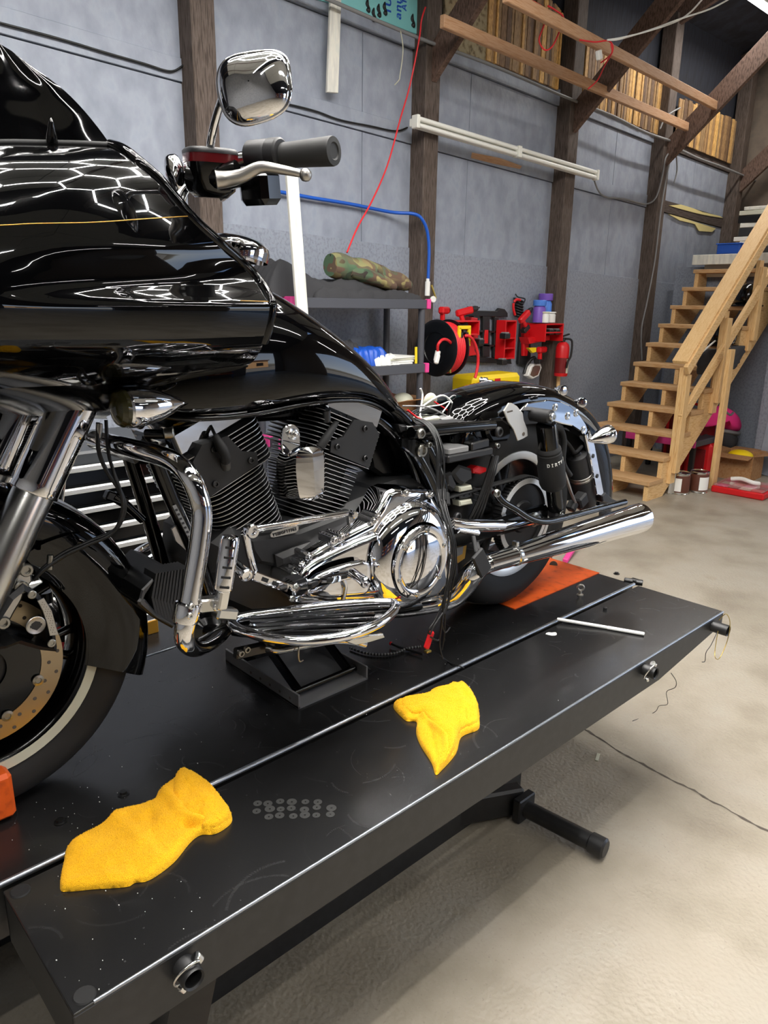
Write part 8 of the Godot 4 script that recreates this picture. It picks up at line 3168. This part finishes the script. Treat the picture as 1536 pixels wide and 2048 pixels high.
func build_deck_things() -> void:
	towel("microfiber_towel", "larger yellow microfiber towel lying across the deck seam",
		[[120, 1778], [128, 1727], [141, 1693], [205, 1654], [234, 1629], [303, 1610], [318, 1588], [350, 1561], [368, 1551], [382, 1554], [420, 1578], [453, 1618], [464, 1634], [460, 1650], [431, 1669], [402, 1671], [380, 1687], [347, 1727], [300, 1761], [270, 1767], [252, 1775], [182, 1780], [139, 1784]],
		[[[[330, 1600], [352, 1625], [370, 1648], [398, 1655]], 0.014, 0.012], [[[372, 1662], [392, 1664], [410, 1662]], -0.012, 0.006], [[[230, 1650], [262, 1675], [280, 1700]], 0.009, 0.014], [[[420, 1600], [440, 1625]], 0.008, 0.012], [[[160, 1700], [190, 1735]], 0.005, 0.02], [[[300, 1640], [310, 1690], [330, 1720]], -0.005, 0.010]], 5,
		[[352, 1564], [368, 1553], [382, 1556], [420, 1580], [451, 1618], [461, 1634], [457, 1648], [431, 1666], [404, 1668], [408, 1656], [396, 1646], [372, 1640], [346, 1606]], [[[[380, 1580], [410, 1620]], 0.006, 0.012]])
	towel("microfiber_towel", "smaller folded yellow microfiber towel near the outer edge of the deck",
		[[787, 1416], [798, 1406], [853, 1396], [865, 1387], [904, 1381], [925, 1372], [941, 1387], [955, 1410], [959, 1445], [955, 1461], [923, 1475], [912, 1508], [884, 1541], [871, 1550], [863, 1527], [841, 1492], [832, 1467], [833, 1445], [814, 1443], [802, 1434]],
		[[[[845, 1442], [870, 1470], [888, 1488], [892, 1515], [882, 1538]], 0.013, 0.007], [[[852, 1450], [866, 1490], [872, 1530]], -0.008, 0.006], [[[905, 1390], [930, 1420], [935, 1455]], 0.010, 0.010], [[[820, 1425], [860, 1415]], 0.006, 0.012]], 11,
		[[800, 1412], [853, 1399], [866, 1390], [904, 1383], [924, 1376], [939, 1389], [952, 1411], [956, 1444], [950, 1458], [921, 1472], [909, 1506], [886, 1536], [893, 1512], [888, 1488], [870, 1468], [846, 1440], [818, 1436]], [[[[905, 1390], [925, 1425], [918, 1465]], 0.007, 0.010]])
	# scissor jack under the engine
	var A := on_deck(597, 1419)
	var Bq := on_deck(733, 1357)
	var Cq := on_deck(432, 1330)
	var jx := Vector3(Bq.x - A.x, 0, 0)
	var w := Bq.x - A.x
	var l := A.z - Cq.z
	var o := Vector3(A.x + w * 0.5, DECK, A.z - l * 0.5)
	var j := thing("scissor_jack", o, "black steel scissor jack standing on the lift under the engine", "jack")
	var st := mb()
	box(st, o + Vector3(0, 0.003, 0), Vector3(w, 0.006, l))
	for s in [-1.0, 1.0]: box(st, o + Vector3(s * (w * 0.5 - 0.003), 0.02, 0), Vector3(0.006, 0.04, l), Basis.IDENTITY, 0.001)
	piece("base_channel", st, M.jack_grey, j)
	st = mb()
	for s in [-1.0, 1.0]:
		bar(st, o + Vector3(s * w * 0.36, 0.02, l * 0.38), o + Vector3(s * w * 0.36, 0.15, -l * 0.30), 0.008, 0.03)
		bar(st, o + Vector3(s * w * 0.40, 0.02, -l * 0.38), o + Vector3(s * w * 0.40, 0.15, l * 0.30), 0.008, 0.03)
	rod(st, o + Vector3(-w * 0.46, 0.022, l * 0.38), o + Vector3(w * 0.46, 0.022, l * 0.38), 0.009, 12)
	rod(st, o + Vector3(-w * 0.46, 0.022, -l * 0.38), o + Vector3(w * 0.46, 0.022, -l * 0.38), 0.009, 12)
	piece("scissor_arms", st, M.gloss_black, j)
	st = mb()
	box(st, o + Vector3(0, 0.165, 0), Vector3(w * 1.02, 0.02, l * 0.95), Basis.IDENTITY, 0.004)
	piece("saddle", st, M.lift_black, j)
	for k in 5:
		st = mb()
		var c := A + Vector3(-0.0005, 0.018, -0.035 - 0.045 * k)
		rod(st, c, c - Vector3(0.0008, 0, 0), 0.004, 10)
		piece("hole", st, M.crack, j)
	# white trim strip, paper, nut, eye bolt
	org = Vector3.ZERO
	st = mb()
	bar(st, on_deck(1114, 1238, 0.012), on_deck(1215, 1255, 0.006), 0.012, 0.008, Vector3.UP, 0.002)
	bar(st, on_deck(1214, 1255, 0.006), on_deck(1289, 1268, 0.006), 0.014, 0.008, Vector3.UP, 0.002)
	tag(piece("white_strip", st, M.white_plastic), "thin white plastic strip lying across the deck seam", "strip")
	st = mb()
	dome(st, curve(PackedVector3Array([on_deck(1091, 1268), on_deck(1096, 1265), on_deck(1103, 1266), on_deck(1112, 1265), on_deck(1113, 1270), on_deck(1104, 1271)]), 2, true), Vector3.UP, 0.003)
	tag(piece("paper_scrap", st, M.paper), "small white crumpled scrap on the side deck by the white strip", "scrap")
	st = mb()
	var nt := on_deck(1210, 1220)
	lathe(st, nt, Vector3.UP, [[0, 0], [0.007, 0], [0.007, 0.009], [0.004, 0.01], [0, 0.01]], 6)
	tag(piece("hex_nut", st, M.satin_black), "single black nut standing on the side deck", "nut")
	var eb := on_deck(1160, 1190)
	var ey := thing("eye_bolt", eb, "bright steel eye bolt standing beside the orange plate", "eye bolt")
	st = mb()
	hoop(st, eb + Vector3(0, 0.028, 0), Vector3(-0.75, 0, 0.66), 0.0105, 0.0042, 20, 8)
	piece("eye", st, M.zinc, ey)
	st = mb()
	lathe(st, eb, Vector3.UP, [[0.012, 0], [0.012, 0.003], [0.006, 0.005], [0.0055, 0.016], [0.004, 0.018], [0, 0.018]], 12)
	piece("shank", st, M.zinc, ey)
	org = Vector3.ZERO
	# thin wires off the rear corner and below the middle socket
	tag(wire("thin_wire", PackedVector3Array([at_z(1438, 1240, -0.86), at_z(1452, 1228, -0.84), at_z(1460, 1245, -0.83), at_z(1455, 1280, -0.83), at_z(1440, 1315, -0.83), at_z(1431, 1316, -0.83), at_z(1430, 1300, -0.84), at_z(1436, 1262, -0.85)]), 0.0012, M.brass), "thin bare wire looped off the rear corner of the side deck", "wire")
	tag(wire("thin_wire", PackedVector3Array([at_z(1434, 1265, -0.85), at_z(1422, 1290, -0.84), at_z(1412, 1305, -0.84), at_z(1410, 1322, -0.84), at_z(1404, 1324, -0.84)]), 0.0012, M.cable), "thin dark wire end hanging below the rear corner of the side deck", "wire")
	tag(wire("thin_wire", PackedVector3Array([on_floor(1342, 1346, 0.45), on_floor(1352, 1362, 0.40), on_floor(1350, 1375, 0.36), on_floor(1333, 1384, 0.3), on_floor(1335, 1408, 0.2), on_floor(1318, 1412, 0.1), on_floor(1308, 1425, 0.003), on_floor(1265, 1442, 0.002)]), 0.0013, M.cable), "thin dark wire dangling from the lift to the concrete", "wire")
	# braided lead lying by the jack
	var bl := thing("braided_lead", on_deck(800, 1300), "black and white braided lead on the deck beside the red clip", "cable")
	var path := curve(PackedVector3Array([on_deck(700, 1296, 0.006), on_deck(730, 1306, 0.006), on_deck(760, 1309, 0.006), on_deck(790, 1306, 0.006), on_deck(815, 1297, 0.008), on_deck(842, 1293, 0.01)]), 10)
	st = mb()
	tube(st, path, 0.0035, 7)
	piece("core", st, M.cable, bl)
	st = mb()
	for i in range(1, path.size() - 1, 2): rod(st, path[i], path[i].lerp(path[i + 1], 0.6), 0.0042, 7)
	piece("white_braid", st, M.grey_plastic, bl).set_meta("kind", "stuff")
	path = curve(PackedVector3Array([on_deck(780, 1286, 0.012), on_deck(800, 1295, 0.008), on_deck(825, 1302, 0.008), on_deck(846, 1308, 0.008)]), 10)
	st = mb()
	tube(st, path, 0.0035, 7)
	piece("core", st, M.cable, bl)
	st = mb()
	rod(st, path[0], path[2], 0.006, 8)
	piece("red_end", st, M.red_plastic, bl)
	# box and can on the far side deck
	var y0 := on_deck(318, 1264)
	var yb := thing("parts_box", Vector3(y0.x - 0.17, DECK, y0.z - 0.09), "flat white and gold parts box on the deck behind the front fender", "box")
	st = mb()
	box(st, Vector3(y0.x - 0.17, DECK + 0.022, y0.z - 0.09), Vector3(0.34, 0.044, 0.18), Basis.IDENTITY, 0.002)
	piece("carton", st, M.gold_card, yb)
	st = mb()
	box(st, Vector3(y0.x - 0.17, DECK + 0.0445, y0.z - 0.09), Vector3(0.335, 0.002, 0.175))
	piece("top_panel", st, M.paper, yb)
	st = mb()
	box(st, Vector3(y0.x - 0.17, DECK + 0.0460, y0.z - 0.025), Vector3(0.335, 0.001, 0.04))
	piece("black_band", st, M.satin_black, yb)
	var bc := on_deck(108, 1345)
	var cn := thing("spray_bottle", bc, "black bottle with a red label seen through the front wheel", "bottle")
	st = mb()
	lathe(st, bc, Vector3.UP, [[0, 0], [0.048, 0], [0.052, 0.004], [0.052, 0.16], [0.04, 0.19], [0.02, 0.21], [0.02, 0.24], [0, 0.24]], 28)
	piece("body", st, M.gloss_black, cn)
	st = mb()
	lathe(st, bc, Vector3.UP, [[0.0523, 0.06], [0.0526, 0.062], [0.0526, 0.15], [0.0523, 0.152]], 28)
	piece("label", st, M.dark_red, cn)
	st = mb()
	lathe(st, bc, Vector3.UP, [[0.050, 0], [0.0545, 0.002], [0.0545, 0.007], [0.052, 0.009]], 28)
	piece("rim", st, M.soft_chrome, cn)
	for k in 4:
		st = mb()
		var n := Vector3(-0.35, 0, 1).normalized()
		bar(st, bc + n * 0.0525 + Vector3(-0.018, 0.048 - 0.009 * k, -0.005), bc + n * 0.0525 + Vector3(0.018 - 0.006 * (k % 2), 0.050 - 0.009 * k, 0.005), 0.0012, 0.0035)
		piece("print_line", st, M.paper, cn)
	# prints of a perforated mat in the dust, and grit
	org = Vector3.ZERO
	var rings := thing("dust_prints", on_deck(585, 1615), "faint round dust prints in rows on the scratched side deck", "dust mark")
	for r in 3:
		for c in 7:
			var px: float = 400 + [290, 350, 408, 470, 532, 598, 665][c] / 2.56
			var py: float = 1250 + ([[905, 940, 975][r]][0] + [8, 4, 0, -2, 0, -4, -6][c]) / 2.56
			if (r == 0 and c == 6) or (r == 2 and c == 0): continue
			px += [2, -1, 1, 0, 3][(r * 3 + c) % 5]
			py += [0, 2, -1, 1][(r + c) % 4]
			st = mb()
			var q := on_deck(px, py, 0.0004)
			var rad: float = [0.009, 0.0095, 0.0085, 0.0105, 0.008][(r * 2 + c) % 5]
			lathe(st, q, Vector3.UP, [[rad, 0], [rad, 0.0002], [rad * 0.3 if (r + c) % 3 == 0 else rad * 0.72, 0.0002], [rad * 0.2, 0]], 20)
			piece("dust_ring", st, M.dust, rings)
	org = Vector3.ZERO
	var rng := RandomNumberGenerator.new()
	rng.seed = 77
	st = mb()
	for i in 120:
		var q: Vector3
		if i < 55: q = on_deck(rng.randf_range(20, 260), rng.randf_range(1500, 1700))
		elif i < 90: q = on_deck(rng.randf_range(60, 420), rng.randf_range(1740, 1980))
		else: q = on_deck(rng.randf_range(300, 1250), rng.randf_range(1230, 1560))
		if q.z > -0.915 or q.x < 0.26 or q.x > 2.4: continue
		var s := rng.randf_range(0.0004, 0.0012)
		box(st, q + Vector3(0, s * 0.4, 0), Vector3(s * rng.randf_range(0.7, 1.8), s * 0.8, s), Basis(Vector3.UP, rng.randf() * 3.0))
	var grit := piece("grit", st, M.paper)
	tag(grit, "white grit scattered over the black deck", "grit", "", "stuff")
